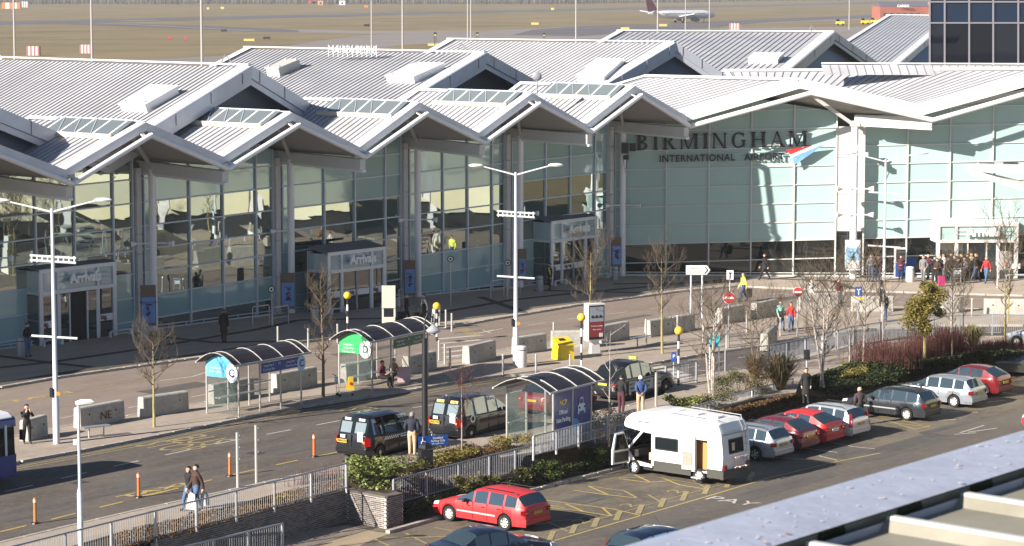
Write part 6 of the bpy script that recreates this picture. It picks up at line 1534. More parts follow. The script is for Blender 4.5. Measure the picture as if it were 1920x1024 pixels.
for a in (((521, 648), 'steel bollard left of the blue shelter roof, on the terminal pavement'), ((578, 652), 'steel bollard behind the far end of the blue shelter roof'), ((633, 643), 'steel bollard next to the leftmost belisha beacon'),
          ((824, 609), 'leftmost of three steel bollards at the far end of the zebra crossing'), ((836, 615), 'middle of three steel bollards at the far end of the zebra crossing'), ((847, 622), 'right-hand of three steel bollards at the far end of the zebra crossing'),
          ((823, 676), 'leftmost of three steel bollards at the island end of the zebra crossing'), ((834, 683), 'middle of three steel bollards at the island end of the zebra crossing'), ((844, 691), 'right-hand of three steel bollards at the island end of the zebra crossing'),
          ((943, 703), 'leftmost of three steel bollards on the island kerb, left of the silver bin'), ((1005, 703), 'middle one of three steel bollards on the island kerb'), ((1069, 703), 'steel bollard just left of the belisha beacon on the island'),
          ((1038, 640), 'steel bollard behind the yellow grit bin'), ((1211, 634), 'steel bollard at the left end of the two abutting blocks'), ((1270, 626), 'steel bollard showing above the two abutting blocks'), ((1343, 622), 'steel bollard between the abutting blocks and the no-entry sign'), ((1400, 624), 'steel bollard right of the nearer no-entry sign'),
          ((1318, 642), 'steel bollard behind the turquoise sign'), ((1362, 653), 'steel bollard at the foot of the nearer no-entry sign'), ((1463, 630), 'steel bollard in front of the two walking women'), ((1565, 632), 'steel bollard right of the birch tree tops'), ((1822, 593), 'thin steel bollard between two sunlit blocks at right')):
    bollard(*a)
M_flex = mat('post_orange', (.62, .16, .03), .5)
for px, lb in (((66, 982), 'leftmost flexible orange post in the road'), ((260, 933), 'second flexible orange post from the left'), ((431, 893), 'flexible orange post right of the walking couple'), ((589, 857), 'flexible orange post nearest the first taxi')):
    p = G(*px); root = thing('marker_post', lb, 'marker post', p, 0, 'flexible orange marker posts')
    MB().tube([p, p + UP * .95], [.06, .05], 10).build('shaft', [M_flex], root, smooth=True); MB().lathe(p, [(.17, .0), (.15, .05), (.06, .07)], 12).build('base', [M_blk], root); MB().tube([p + UP * .78, p + UP * .9], .062, 10).build('reflective_band', [mat('band_pale', (.72, .5, .36), .4)], root)
for px, top, lb in (((446, 920), 811, 'left one of two slim pale posts right of the couple'), ((481, 908), 797, 'right one of two slim pale posts near the railing')):
    p = G(*px); h = Zat(p.x, p.y, top); r = thing('sign_post', lb, 'post', p, 0, 'slim pale posts'); MB().tube([p, p + UP * h], .06, 8).build('shaft', [M_post], r, smooth=True)
    for k in range(3): MB().box(p + UP * (h * (.55 + .2 * k)) + Vector((.07, 0, 0)), (.05, .05, .05)).build('clip', [M_post], r)
p = G(1230, 762, .11); r = thing('sign_post', 'plain pale post between the man in the blue jacket and the guard rail', 'post', p); MB().tube([p, p + UP * 1.55], .06, 8).build('shaft', [M_post], r, smooth=True); MB().lathe(p + UP * 1.55, [(.07, 0), (.02, .03)], 8).build('cap', [M_post], r)
# zebra-crossing beacons
M_globe = mat('beacon_globe', (.72, .48, .04), .3, coat=.3)
for px, top, lb in (((652, 640), 553, 'belisha beacon standing in the shade in front of the entrance doors'), ((819, 640), 573, 'belisha beacon beside the bollards at the zebra crossing'), ((1090, 705), 594, 'belisha beacon next to the red advertising panel'), ((1272, 722), 619, 'belisha beacon beside the small guard rail')):
    p = G(px[0], px[1], .11); h = Zat(p.x, p.y, top); r = thing('belisha_beacon', lb, 'beacon', p, 0, 'belisha beacons with yellow globes')
    n = 7; mb = MB()
    for k in range(n): MB().tube([p + UP * (h - .3) * k / n, p + UP * (h - .3) * (k + 1) / n], .055, 10).build('pole_band', [M_blk if k % 2 == 0 else M_wht], r, smooth=True)
    mb = MB(); R_ = .21; prof = [(R_ * math.cos(R(a)) + .001, R_ * math.sin(R(a))) for a in range(-85, 90, 17)]; mb.lathe(p + UP * (h - .14), prof, 18); mb.build('globe', [M_globe], r, smooth='all')
    MB().lathe(p + UP * (h - .36), [(.06, 0), (.11, .04)], 10).build('globe_collar', [M_blk], r)
# street lamps with two arms
def arm_lamp(px, toppx, label, armw, ball_h, r=.11, z=.11):
    p = G(px[0], px[1], z); h = Zat(p.x, p.y, toppx); root = thing('street_lamp', label, 'street lamp', p, 0, 'tall two-armed lamp columns')
    MB().tube([p, p + UP * 1.9, p + UP * 1.95, p + UP * h], [r * 1.1, r * 1.1, r * .85, r * .5], 12).build('column', [M_lampp], root, smooth=True)
    ax = Vector((1, .08, 0)).normalized()
    for s_ in (-1, 1):
        e = p + UP * (h + .32) + ax * s_ * armw
        MB().tube([p + UP * (h - .15), p + UP * (h + .02) + ax * s_ * armw * .35, e], [.045, .04, .03], 7).build('arm', [M_lampw], root, smooth=True)
        mb = MB(); n = 8; prof = [(.0, .04, .03), (.1, .12, .08), (.4, .14, .10), (.62, .1, .08), (.72, .03, .03)]; o = len(mb.v)
        for u, wy, hz in prof:
            for q in range(n):
                t = 2 * math.pi * q / n; mb.v.append(tuple(e + ax * s_ * (u - .1) + Vector((0, math.cos(t) * wy, math.sin(t) * hz + .03))))
        for i in range(len(prof) - 1):
            for q in range(n): mb.f.append((i * n + q, i * n + (q + 1) % n, (i + 1) * n + (q + 1) % n, (i + 1) * n + q)); mb.m.append(0)
        mb.f.append(tuple(range(n))); mb.m.append(0); mb.f.append(tuple(range(4 * n, 5 * n))); mb.m.append(0)
        mb.build('lamp_head', [M_lampw], root, smooth=True)
    for hh, dbl in ball_h:
        zz = Zat(p.x, p.y, hh); mb = MB()
        for dz in ((-.1, .1) if dbl else (0,)): mb.tube([p + UP * (zz - dz) - ax * .95 + UP * .07, p + UP * (zz - dz) + ax * .95 - UP * .07], .05, 7)
        if dbl:
            for k in range(9): mb.box(p + UP * zz + ax * (k - 4) * .22, (.05, .05, .24))
        mb.build('banner_bracket', [M_lampw], root)
    MB().box(p + UP * 2.2 + Vector((-.16, -.1, 0)), (.12, .14, .38)).build('junction_box', [M_blk], root)
    MB().lathe(p + UP * 2.15 + Vector((.14, -.1, 0)), [(.09, -.03), (.09, .03)], 10, axis='Y').build('amber_marker', [mat('amber_marker', (.5, .22, .03), .5)], root)
    return root
arm_lamp((106, 832), 396, 'tall two-armed lamp post at far left near the bus', 1.85, [(491, True), (637, False)], .13)
arm_lamp((967, 685), 327, 'tall two-armed lamp post in the middle beside the silver bin', 1.75, [(406, True), (524, False)], .13)
arm_lamp((1656, 602), 302, 'slender two-armed lamp post at right before the sunlit wall', 1.85, [(366, False), (466, False)], .11)
# black lamp post and pale short lamp
p = G(797, 868, .0); h = Zat(p.x, p.y, 634); r = thing('street_lamp', 'black lamp column with a curled hook, the disabled-bay sign and black casing at its foot', 'street lamp', p)
MB().tube([p, p + UP * h], [.13, .11], 12).build('column', [M_blk], r, smooth=True)
h2 = Zat(p.x, p.y, 590); MB().tube([p + UP * h, p + UP * (h2 - .3), p + UP * h2 + Vector((.12, 0, .05)), p + UP * (h2 - .12) + Vector((.32, 0, 0)), p + UP * (h2 - .3) + Vector((.35, 0, 0))], .035, 6).build('hook', [M_blk], r, smooth=True)
MB().lathe(p + UP * (h2 - .75) + Vector((.36, 0, 0)), [(.02, .35), (.1, .3), (.3, .12), (.28, .05), (.14, 0), (.12, -.06)], 14).build('lantern', [M_galv], r, smooth=True)
MB().tube([p + UP * 4.0 - Vector((.3, 0, 0)), p + UP * 4.0 + Vector((.12, 0, 0))], .03, 5).build('bracket', [M_blk], r)
pb = G(798, 893, ZE * .4); bx = MB(); bx.box(pb + UP * .55, (.5, .46, 1.1), R(20)); bx.build('base_casing', [M_blk], r)
MB().prism([pb + UP * 1.1 + Vector((x, y, 0)) for x, y in ((-.27, -.25), (.27, -.25), (.27, .25), (-.27, .25))], (0, 0, .06)).build('casing_lid', [M_blk], r); MB().lathe(pb + UP * 1.16, [(.3, 0), (.22, .12), (.1, .2), (.01, .22)], 4).build('casing_top', [M_blk], r)
M_sblue = mat('sign_blue', (.015, .07, .30), .4); M_slblue = mat('sign_light_blue', (.10, .42, .72), .4)
dsn = G(798, 855, 0); sg = thing('disabled_bay_sign', 'blue wheelchair parking sign fixed low on the black lamp column', 'sign', dsn)
o_ = Vector((p.x + .35, p.y - .35, .98)); xd = Vector((math.cos(R(25)), math.sin(R(25)), 0)); yd = UP
MB().box(o_, (1.3, .03, .42), R(25)).build('plate', [M_sblue], sg); nn = Vector((xd.y, -xd.x, 0)) * .022
put_text('Disabled', 'lettering', M_wht, sg, o_ + nn + xd * .2 + UP * .1, xd, yd, .13, .005); put_text('Parking Only', 'lettering', M_wht, sg, o_ + nn + xd * .2 - UP * .02, xd, yd, .12, .005); put_text('Blue badge holders', 'lettering', M_wht, sg, o_ + nn + xd * .2 - UP * .13, xd, yd, .07, .005)
mb = MB(); c_ = o_ + nn * 1.3 - xd * .45
def wl_(u, v): return c_ + xd * u + UP * v
mb.tube([wl_(.09 * math.cos(R(a)), .09 * math.sin(R(a)) - .06) for a in range(110, 420, 30)], .012, 4); mb.tube([wl_(-.03, .12), wl_(-.01, .0), wl_(.08, -.01), wl_(.12, -.11)], .016, 4); mb.tube([wl_(-.03, .15), wl_(-.03, .16)], .03, 5); mb.build('wheelchair_symbol', [M_wht], sg)
p = G(152, 1040, .0); h = Zat(p.x, p.y, 757); r = thing('street_lamp', 'slim pale lamp post with a single short head, standing at the left railing', 'street lamp', p)
MB().tube([p, p + UP * 2.15, p + UP * 2.35, p + UP * h], [.1, .1, .055, .045], 10).build('column', [M_lampp], r, smooth=True)
mb = MB(); mb.tube([p + UP * (h + .0) + Vector((-.08, 0, 0)), p + UP * (h + .05) + Vector((.1, 0, 0)), p + UP * (h + .07) + Vector((.45, 0, .0)), p + UP * (h + .05) + Vector((.55, 0, 0))], [.08, .1, .09, .03], 8); mb.build('lamp_head', [M_lampw], r, smooth=True)
MB().box(p + UP * 3.9 + Vector((-.12, 0, 0)), (.14, .1, .18)).build('tag', [M_wht], r)
# bins
def bin_(px, label, r=.27, h=.85, m=None, z=.11):
    p = G(px[0], px[1], z); o = thing('litter_bin', label, 'litter bin', p, 0, 'round litter bins')
    MB().lathe(p, [(r * .96, 0), (r, .04), (r, h - .1), (r * .96, h)], 18).build('drum', [m or M_post], o, smooth=True); MB().lathe(p + UP * h, [(r * .98, 0), (r * .9, .05), (r * .5, .08), (.01, .09)], 18).build('lid', [m or M_post], o, smooth=True)
    MB().lathe(p + UP * (h - .14), [(r * 1.01, 0), (r * 1.01, .04)], 18).build('band', [M_blk], o)
M_bin = mat('bin_grey', (.36, .38, .42), .4, .3)
for a in (((977, 688), 'pale litter bin at the foot of the middle lamp post', .3, 1.0, mat('bin_pale', (.60, .58, .60), .5)), ((40, 667), 'litter bin beside the man at the far left entrance', .24, .9, M_bin), ((270, 639), 'litter bin below the poster column at left', .24, .9, M_bin), ((590, 603), 'litter bin left of the middle entrance behind the leafless tree', .24, .9, M_bin), ((1012, 546), 'litter bin beside the guard in the yellow vest', .24, .9, M_bin), ((1153, 526), 'litter bin under the poster in the corner of the building', .22, .85, M_bin), ((1706, 528), 'white litter bin near the crowded sunlit entrance', .27, .9, M_wht)): bin_(*a)
# yellow grit bin
c = G(1054, 673, .11); gb = thing('grit_bin', 'bright yellow grit bin with sloping lid on the island pavement', 'grit bin', c, R(25)); M_gy = mat('grit_yellow', (.72, .52, .02), .4)
MB().prism([(-.42, -.42, 0), (-.36, -.36, .72), (-.36, .36, 1.0), (-.42, .42, 0)], (.2, 0, 0)).build('end_panel', [M_gy], gb, world=False)
MB().prism([(-.3, -.45, 0), (-.3, -.36, .74), (-.3, .34, 1.0), (-.3, .45, 0)], (.78, 0, 0)).build('body', [M_gy], gb, world=False); MB().prism([(-.42, -.44, .74), (-.42, .38, 1.04), (-.42, .38, 1.1), (-.42, -.44, .8)], (.94, 0, 0)).build('lid', [M_gy], gb, world=False)
MB().box((.0, .05, 1.0), (.3, .2, .05), rot=Matrix.Rotation(R(20), 3, 'X')).build('grab_plate', [M_blk], gb, world=False)
# benches
def bench(a, b, label):
    p, q = G(*a, .11), G(*b, .11); d = (q - p); L = d.length; d.normalize(); bk = Vector((-d.y, d.x, 0)); r = thing('bench', label, 'bench', p, 0, 'slatted metal benches')
    for k in range(5): MB().beam(p + bk * (.08 + k * .09) + UP * .46 - d * .2, q + bk * (.08 + k * .09) + UP * .46 + d * .2, .06, .04).build('slat', [M_galv], r)
    for t in (.12, .88): MB().tube([p.lerp(q, t) + bk * .22, p.lerp(q, t) + bk * .22 + UP * .45], .04, 8).build('leg', [M_galv], r)
bench((167, 823), (203, 819), 'bench in front of the graffitied concrete block'); bench((1199, 651), (1221, 646), 'bench beside the slim bare tree on the island')
# advertising column panels on the building columns
M_pblue = mat('poster_blue', (.12, .26, .55), .5, var=.15, vscale=1.5); M_brown = mat('panel_brown', (.16, .10, .07), .6); M_figr = mat('poster_figure', (.05, .03, .08), .6); M_figr2 = mat('poster_figure_red', (.4, .05, .06), .6)
def poster(cx_, ytop, yhead, ybot, wpx, gy, label, txt, sunny=False, seed=0):
    p = G(cx_, gy); z2, z1, z0 = Zat(p.x, p.y, ytop), Zat(p.x, p.y, yhead), Zat(p.x, p.y, ybot); wd_ = wpx / F * p.y; r = thing('poster_panel', label, 'poster panel', p, 0, 'poster panels on the building columns')
    a = R(12) if not sunny else 0; rot = Matrix.Rotation(a, 3, 'Z'); x_ = rot @ Vector((1, 0, 0)); n_ = rot @ Vector((0, -1, 0))
    MB().box(p + UP * ((z0 + z2) / 2 - .05) - n_ * .0, (wd_ + .05, .22, z2 - z0 + .16), a).build('casing', [M_brown if not sunny else M_cladw], r)
    MB().box(p + UP * (z0 + z1) / 2 + n_ * .12, (wd_ - .04, .03, z1 - z0 - .06), a).build('poster', [M_pblue if not sunny else mat('poster_sky', (.25, .50, .72), .5)], r)
    o = p + n_ * .145; rnd = random.Random(seed)
    put_text(txt, 'lettering', M_figr, r, o + UP * (z1 - .3), x_, UP, .2, .004)
    mb = MB()
    for k in range(9): mb.prism([o + x_ * (math.cos(t) * .09 + rnd.uniform(-.12, .12)) + UP * (z0 + (z1 - z0) * (.3 + .05 * k) + math.sin(t) * .07) for t in (0, 1.2, 2.4, 3.6, 5)], n_ * .004, mi=k % 4 // 3)
    mb.build('artwork', [M_figr, M_figr2], r)
    if sunny: MB().box(o + UP * (z0 + .28), (wd_ - .06, .01, .5), a).build('caption_strip', [M_wht], r)
poster(279, 536, 556, 606, 27, 636, 'blue poster panel at the leftmost building column', 'Home from', seed=1); poster(540, 513, 529, 575, 25, 598, 'blue poster panel on the column left of the middle entrance', 'Make', seed=2)
poster(768, 489, 504, 550, 20, 568, 'blue poster panel on the column right of the middle entrance', 'Make', seed=3); poster(979, 468, 484, 522, 14, 551, 'narrow blue poster panel left of the third entrance', 'Go', seed=4)
poster(1155, 446, 460, 496, 17, 529, 'blue poster panel on the corner column', 'London', seed=5); poster(1598, 451, 464, 503, 27, 526, 'sky-blue poster panel on the big sunlit column', 'Carnival', True, seed=6)
# hoop rails and round signs by the glass
def hoops(pix, label):
    a, b = G(*pix[0], .11), G(*pix[1], .11); r = thing('hoop_rail', label, 'rail', a, 0, 'bent tube rails by the glass front')
    MB().tube([a, a + UP * .95, a + UP * 1.05 + (b - a) * .04, b + UP * 1.05 - (b - a) * .04, b + UP * .95, b], .03, 7).build('hoop', [M_post], r, smooth=True); MB().tube([a + UP * .45, b + UP * .45], .02, 6).build('crossbar', [M_post], r)
for pp, lb in ((((474, 610), (505, 606)), 'leftmost bent tube rail before the glass front'), (((511, 612), (541, 607)), 'bent tube rail at the round blue sign'), (((920, 559), (945, 555)), 'bent tube rail left of the middle lamp post'), (((951, 555), (975, 551)), 'bent tube rail partly behind the middle lamp post'), (((250, 640), (259, 638)), 'narrow tube hoop beside the left poster column'), (((748, 576), (756, 574)), 'narrow tube hoop beside the poster right of the middle entrance')): hoops(pp, lb)
M_rnd = mat('round_sign_dark', (.03, .05, .07), .5)
for px, yc, lb in (((510, 612), 546, 'round assistance point sign left of the middle entrance'), ((845, 574), 489, 'round sign on a post before the reflecting glass'), ((952, 560), 496, 'round sign beside the middle lamp post')):
    p = G(px[0], px[1], .11); h = Zat(p.x, p.y, yc); r = thing('round_sign', lb, 'sign', p, 0, 'round signs on posts by the glass'); MB().tube([p, p + UP * h], .03, 6).build('post', [M_post], r)
    MB().lathe(p + UP * h + Vector((0, -.05, 0)), [(.2, -.03), (.2, .03)], 18, axis='Y').build('disc', [M_rnd], r); MB().lathe(p + UP * h + Vector((0, -.09, 0)), [(.14, -.01), (.14, .01)], 16, axis='Y').build('disc_face', [M_wht], r); MB().lathe(p + UP * h + Vector((0, -.11, 0)), [(.07, -.01), (.07, .01)], 12, axis='Y').build('symbol', [M_rnd], r)
# blank totem sign, advertising unit, road signs
p0, p1 = G(718, 622, .11), G(740, 622, .11); r = thing('totem_sign', 'cream double-panel sign on two legs seen from the back, in the shade by the crossing', 'sign', (p0 + p1) / 2); M_creams = mat('sign_cream', (.52, .47, .39), .6)
yt = Zat(p0.x, p0.y, 539)
for q in (p0, p1): MB().box(q + UP * (yt / 2), (.1, .08, yt), 0).build('leg', [M_creams], r)
ya, yb_ = Zat(p0.x, p0.y, 581), Zat(p0.x, p0.y, 539); MB().box((p0 + p1) / 2 + UP * (ya + yb_) / 2 + Vector((0, -.06, 0)), ((p1 - p0).length + .1, .06, yb_ - ya)).build('panel', [M_creams], r); ya, yb_ = Zat(p0.x, p0.y, 609), Zat(p0.x, p0.y, 598); MB().box((p0 + p1) / 2 + UP * (ya + yb_) / 2 + Vector((0, -.06, 0)), ((p1 - p0).length + .05, .06, yb_ - ya)).build('panel', [M_creams], r)
p = G(1117, 662, .11); r = thing('advertising_unit', 'free-standing poster unit with red lower half and car picture above', 'advertising sign', p); za, zb = Zat(p.x, p.y, 641), Zat(p.x, p.y, 575); a_ = R(28)
rot = Matrix.Rotation(a_, 3, 'Z'); X_ = rot @ Vector((1, 0, 0)); Nn = rot @ Vector((0, -1, 0)); cz = (za + zb) / 2; hz = zb - za
MB().prism([p + X_ * u + UP * v for u, v in ((-.28, 0), (.28, 0), (.2, za + .02), (-.2, za + .02))], -Nn * .25).build('foot', [M_wht], r)
MB().box(p + UP * cz - Nn * .15, (1.0, .45, hz + .1), a_).build('casing', [M_wht], r); MB().box(p + UP * cz + Nn * .085, (.9, .03, hz - .06), a_).build('frame', [M_blk], r)
MB().box(p + UP * (cz + hz * .23) + Nn * .105, (.8, .02, hz * .42), a_).build('poster_picture', [mat('poster_grey', (.30, .34, .40), .4)], r); MB().box(p + UP * (cz - hz * .2) + Nn * .105, (.8, .02, hz * .42), a_).build('poster_text_panel', [mat('poster_maroon', (.25, .03, .035), .5)], r)
mb = MB()
for k in range(3): mb.prism([p + X_ * (u * .2 + (k - 1) * .24) + UP * (cz + hz * .13 + v * .2) + Nn * .12 for u, v in ((-.5, 0), (.5, 0), (.5, .3), (.25, .35), (.12, .7), (-.3, .7), (-.45, .35))], Nn * .005)
mb.build('poster_cars', [M_blk], r)
for k, t_ in enumerate(('Premium parking', 'Valet service')): put_text(t_, 'lettering', M_wht, r, p + UP * (cz - hz * (.1 + .1 * k)) + Nn * .12, X_, UP, .1, .003)
MB().box(p + UP * (cz - hz * .36) + Nn * .12 + X_ * .25, (.2, .01, .2), a_).build('poster_logo', [M_wht], r)
def noentry(px, yc, label, rpx):
    p = G(px[0], px[1], .11); h = Zat(p.x, p.y, yc); R_ = rpx / F * p.y; r = thing('no_entry_sign', label, 'road sign', p, 0, 'round no-entry signs'); MB().tube([p, p + UP * (h + R_ * .8)], .045, 7).build('post', [M_galv], r)
    c = p + UP * h + Vector((0, -.07, 0)); MB().lathe(c, [(R_, -.012), (R_, .012)], 24, axis='Y').build('rim', [M_wht], r); MB().lathe(c + Vector((0, -.02, 0)), [(R_ * .93, -.01), (R_ * .93, .01)], 24, axis='Y').build('disc', [M_red], r); MB().box(c + Vector((0, -.04, 0)), (R_ * 1.5, .015, R_ * .34)).build('bar', [M_wht], r)
noentry((1366, 652), 562, 'nearer round no-entry sign among the birch branches', 11.5); noentry((1495, 632), 551, 'farther round no-entry sign right of the two walking women', 9.5)
for px, yc, lb, m_ in (((1368, 588), 519, 'small white lane sign behind the nearer no-entry sign', M_wht), ((1609, 598), 550, 'small blue sign with white symbol on a post at the sunlit blocks', M_sblue)):
    p = G(px[0], px[1], .11); h = Zat(p.x, p.y, yc); r = thing('road_sign', lb, 'road sign', p); MB().tube([p, p + UP * h], .04, 6).build('post', [M_galv], r); MB().box(p + UP * h + Vector((0, -.05, 0)), (.4, .03, .55)).build('plate', [m_], r); MB().box(p + UP * (h - .03) + Vector((0, -.075, 0)), (.07, .012, .36)).build('symbol', [M_wht if m_ is M_sblue else M_blk], r); MB().box(p + UP * (h + .12) + Vector((0, -.075, 0)), (.2, .012, .07)).build('symbol_bar', [M_wht if m_ is M_sblue else M_blk], r)
    if m_ is M_sblue: MB().box(p + UP * (h - .42) + Vector((.12, -.05, 0)), (.3, .02, .14)).build('plate', [M_gy], r)
# direction sign
pa2, pb2 = G(1295, 600, .11), G(1316, 600, .11); r = thing('direction_sign', 'pale arrow-ended direction sign with orange lettering on two tall posts', 'road sign', (pa2 + pb2) / 2); zt_, zb_ = Zat(pa2.x, pa2.y, 501), Zat(pa2.x, pa2.y, 518)
for q in (pa2, pb2): MB().tube([q, q + UP * zt_], .05, 8).build('post', [M_lampp], r)
c = (pa2 + pb2) / 2 + Vector((.0, -.08, 0)); W2 = .62; MB().prism([c + Vector((u, 0, v)) for u, v in ((-W2, zb_), (W2 - .05, zb_), (W2 + .15, (zt_ + zb_) / 2), (W2 - .05, zt_), (-W2, zt_))], (0, -.03, 0)).build('plate', [M_wht], r)
put_text('Departures', 'lettering', M_flex, r, c + Vector((-.08, -.05, zb_ + (zt_ - zb_) * .74)), (1, 0, 0), UP, .16, .004); put_text('Terminal parking', 'lettering', M_flex, r, c + Vector((-.08, -.05, zb_ + (zt_ - zb_) * .32)), (1, 0, 0), UP, .14, .004)
MB().prism([c + Vector((u, -.045, v)) for u, v in ((W2 - .2, zb_ + .05), (W2 - .14, zb_ + .05), (W2 + .04, (zt_ + zb_) / 2), (W2 - .14, zt_ - .05), (W2 - .2, zt_ - .05), (W2 - .04, (zt_ + zb_) / 2))], (0, -.01, 0)).build('arrow', [M_blk], r)
# turquoise sign, blue repeater, small direction plate, notice boards, traffic lights
p = G(1339, 715, .05); h0, h1 = Zat(p.x, p.y, 652), Zat(p.x, p.y, 629); r = thing('information_sign', 'turquoise sign on white legs between the birch stems', 'sign', p); M_turq = mat('sign_turquoise', (.05, .38, .42), .4)
for dx in (-.22, .22): MB().tube([p + Vector((dx, 0, 0)), p + Vector((dx, 0, h1))], .045, 6).build('leg', [M_wht], r)
MB().box(p + Vector((0, -.07, (h0 + h1) / 2)), (.52, .04, h1 - h0)).build('plate', [M_turq], r); put_text('TOILETS'[:0] or 'TAXIS', 'lettering', M_blk, r, p + Vector((0, -.1, h1 - .14)), (1, 0, 0), UP, .16, .004); MB().lathe(p + Vector((0, -.1, h0 + .16)), [(.1, -.01), (.1, .01)], 12, axis='Y').build('symbol', [M_sblue], r)
p = G(1263, 712, .11); r = thing('parking_repeater_sign', 'small blue sign beside the beacon at the guard rail', 'sign', p); MB().tube([p, p + UP * .95], .03, 6).build('post', [M_galv], r); MB().box(p + UP * 1.12 + Vector((0, -.04, 0)), (.25, .03, .45)).build('plate', [M_sblue], r); put_text('P', 'lettering', M_wht, r, p + UP * 1.15 + Vector((0, -.065, 0)), (1, 0, 0), UP, .26, .004)
p = G(1653, 609, .11); r = thing('traffic_signal', 'grey signal post at the foot of the right-hand lamp post', 'traffic light', p); MB().tube([p, p + UP * 1.9], .05, 8).build('post', [M_galv], r)
p = G(1512, 742, .1); r = thing('traffic_signal', 'small black signal head on a post beside the spiky plants', 'traffic light', p); MB().tube([p, p + UP * 1.75], .045, 8).build('post', [M_galv], r); MB().box(p + UP * 1.95, (.26, .22, .45)).build('signal_head', [M_blk], r)
for k in range(2): MB().lathe(p + UP * (1.85 + .2 * k) + Vector((0, -.12, 0)), [(.07, -.06), (.08, .02)], 10, axis='Y').build('hood', [M_blk], r)
p = G(1656, 640, .0); r = thing('signal_post', 'grey signal post with long black casing before the dogwood bushes', 'traffic light', p); MB().tube([p, p + UP * 3.0], .05, 8).build('post', [M_galv], r); MB().box(p + UP * 2.5 + Vector((-.1, 0, 0)), (.25, .2, .7)).build('signal_head', [M_blk], r)
p = G(1783, 640, 0); r = thing('signal_post', 'grey post with a small box head beside the thin tree right of the round evergreen', 'post', p); MB().tube([p, p + UP * 2.4], .045, 8).build('post', [M_galv], r); MB().box(p + UP * 2.5, (.2, .2, .35)).build('box', [M_galv], r)
p = G(1870, 540, .11); r = thing('notice_board', 'grey notice board with an orange mark in front of the sunlit entrance', 'notice board', p); MB().tube([p, p + UP * 2.3], .04, 6).build('post', [M_wht], r); MB().box(p + Vector((.42, -.03, 1.75)), (.85, .04, 1.2)).build('board', [mat('board_grey', (.33, .31, .32), .6)], r); MB().lathe(p + Vector((.5, -.06, 1.55)), [(.12, -.01), (.12, .01)], 8, axis='Y').build('mark', [M_flex], r); MB().box(p + Vector((1.15, 0, 1.4)), (.55, .04, .32)).build('plate', [M_wht], r)
p = G(1687, 521, .11); r = thing('phone_kiosk', 'grey and blue public phone kiosk against the sunlit glass', 'kiosk', p); MB().box(p + UP * 1.0, (.75, .4, 2.0)).build('cabinet', [M_cladw], r); MB().box(p + UP * .55 + Vector((0, -.22, 0)), (.65, .04, .9)).build('lower_panel', [M_sblue], r); MB().box(p + UP * 1.5 + Vector((0, -.22, 0)), (.6, .04, .8)).build('screen', [M_clear], r)
MB().box(G(1706, 519, .11) + UP * .7, (.7, .3, 1.2)).build('advert_case', [M_sblue], r)
p = G(1541, 566, .11)
# yellow boundary board on the lamp post at the right is part of a small sign
# bus shelters
M_gls = mat('shelter_glass', (.12, .16, .15), .05, spec=.5, alpha=.15); M_roofd = mat('shelter_roof_dark', (.030, .024, .028), .4, spec=.25); M_alu = mat('shelter_aluminium', (.46, .45, .43), .4, .4)
def shelter(fl, fr, label, depth, col, col2, letter, lines, h=2.35, roofm=None, z=.11, nb=3, cat='bus shelter', panels=None, deg=None, over=.55):
    a, b = G(*fl, z), G(*fr, z); d = b - a; L = d.length; d.normalize(); bk = Vector((-d.y, d.x, 0)); r = thing('bus_shelter' if panels is None else 'valet_shelter', label, cat, a)
    for q in (0, 1):
        for k in range(nb + 1):
            p = a.lerp(b, k / nb) + bk * depth * q; MB().tube([p, p + UP * h], .045, 8).build('post', [M_alu], r, smooth=True)
    # barrel roof: dark panels between pale ribs
    def arc(t, off): 
        out = []
        for i in range(9):
            u = i / 8; y_ = -over * .35 + (depth + over * .7) * u; z_ = h + .02 + .62 * math.sin(math.pi * (.06 + .88 * u)) - .1; out.append(a + d * t + bk * y_ + UP * (z_ + off))
        return out
    st = [-over * .9, -over * .02] + [L * k / nb for k in range(1, nb)] + [L + over * .02, L + over * .9]
    for t0, t1 in zip(st[:-1], st[1:]):
        A, B = arc(t0, 0), arc(t1, 0); mb = MB()
        for i in range(8): mb.quad(A[i], A[i + 1], B[i + 1], B[i])
        mb.build('roof_panel', [roofm or M_roofd], r, smooth=True)
    for t in st:
        MB().tube(arc(t, .01), .022, 5).build('roof_rib', [M_alu], r, smooth=True)
    for i in (0, 8): MB().tube([arc(st[0], 0)[i], arc(st[-1], 0)[i]], .045, 6).build('gutter', [M_alu], r)
    for q in (0, 1): MB().beam(a + bk * depth * q + UP * (h - .02), b + bk * depth * q + UP * (h - .02), .07, .1).build('header_rail', [M_alu], r)
    # glass: back and left end
    for k in range(nb):
        p, q = a.lerp(b, k / nb) + bk * depth + d * .05, a.lerp(b, (k + 1) / nb) + bk * depth - d * .05
        flat(r, 'glass_panel', [p + UP * .2, q + UP * .2, q + UP * (h - .1), p + UP * (h - .1)], M_gls, bk * .015)
    flat(r, 'glass_panel', [a + bk * .05 + UP * .2, a + bk * (depth - .05) + UP * .2, a + bk * (depth - .05) + UP * (h - .1), a + bk * .05 + UP * (h - .1)], M_gls, d * .015)
    MB().tube([a + bk * depth + UP * 1.0 - bk * .08, b + bk * depth + UP * 1.0 - bk * .08], .03, 6).build('rail', [M_alu], r)
    return r, a, b, d, bk, L
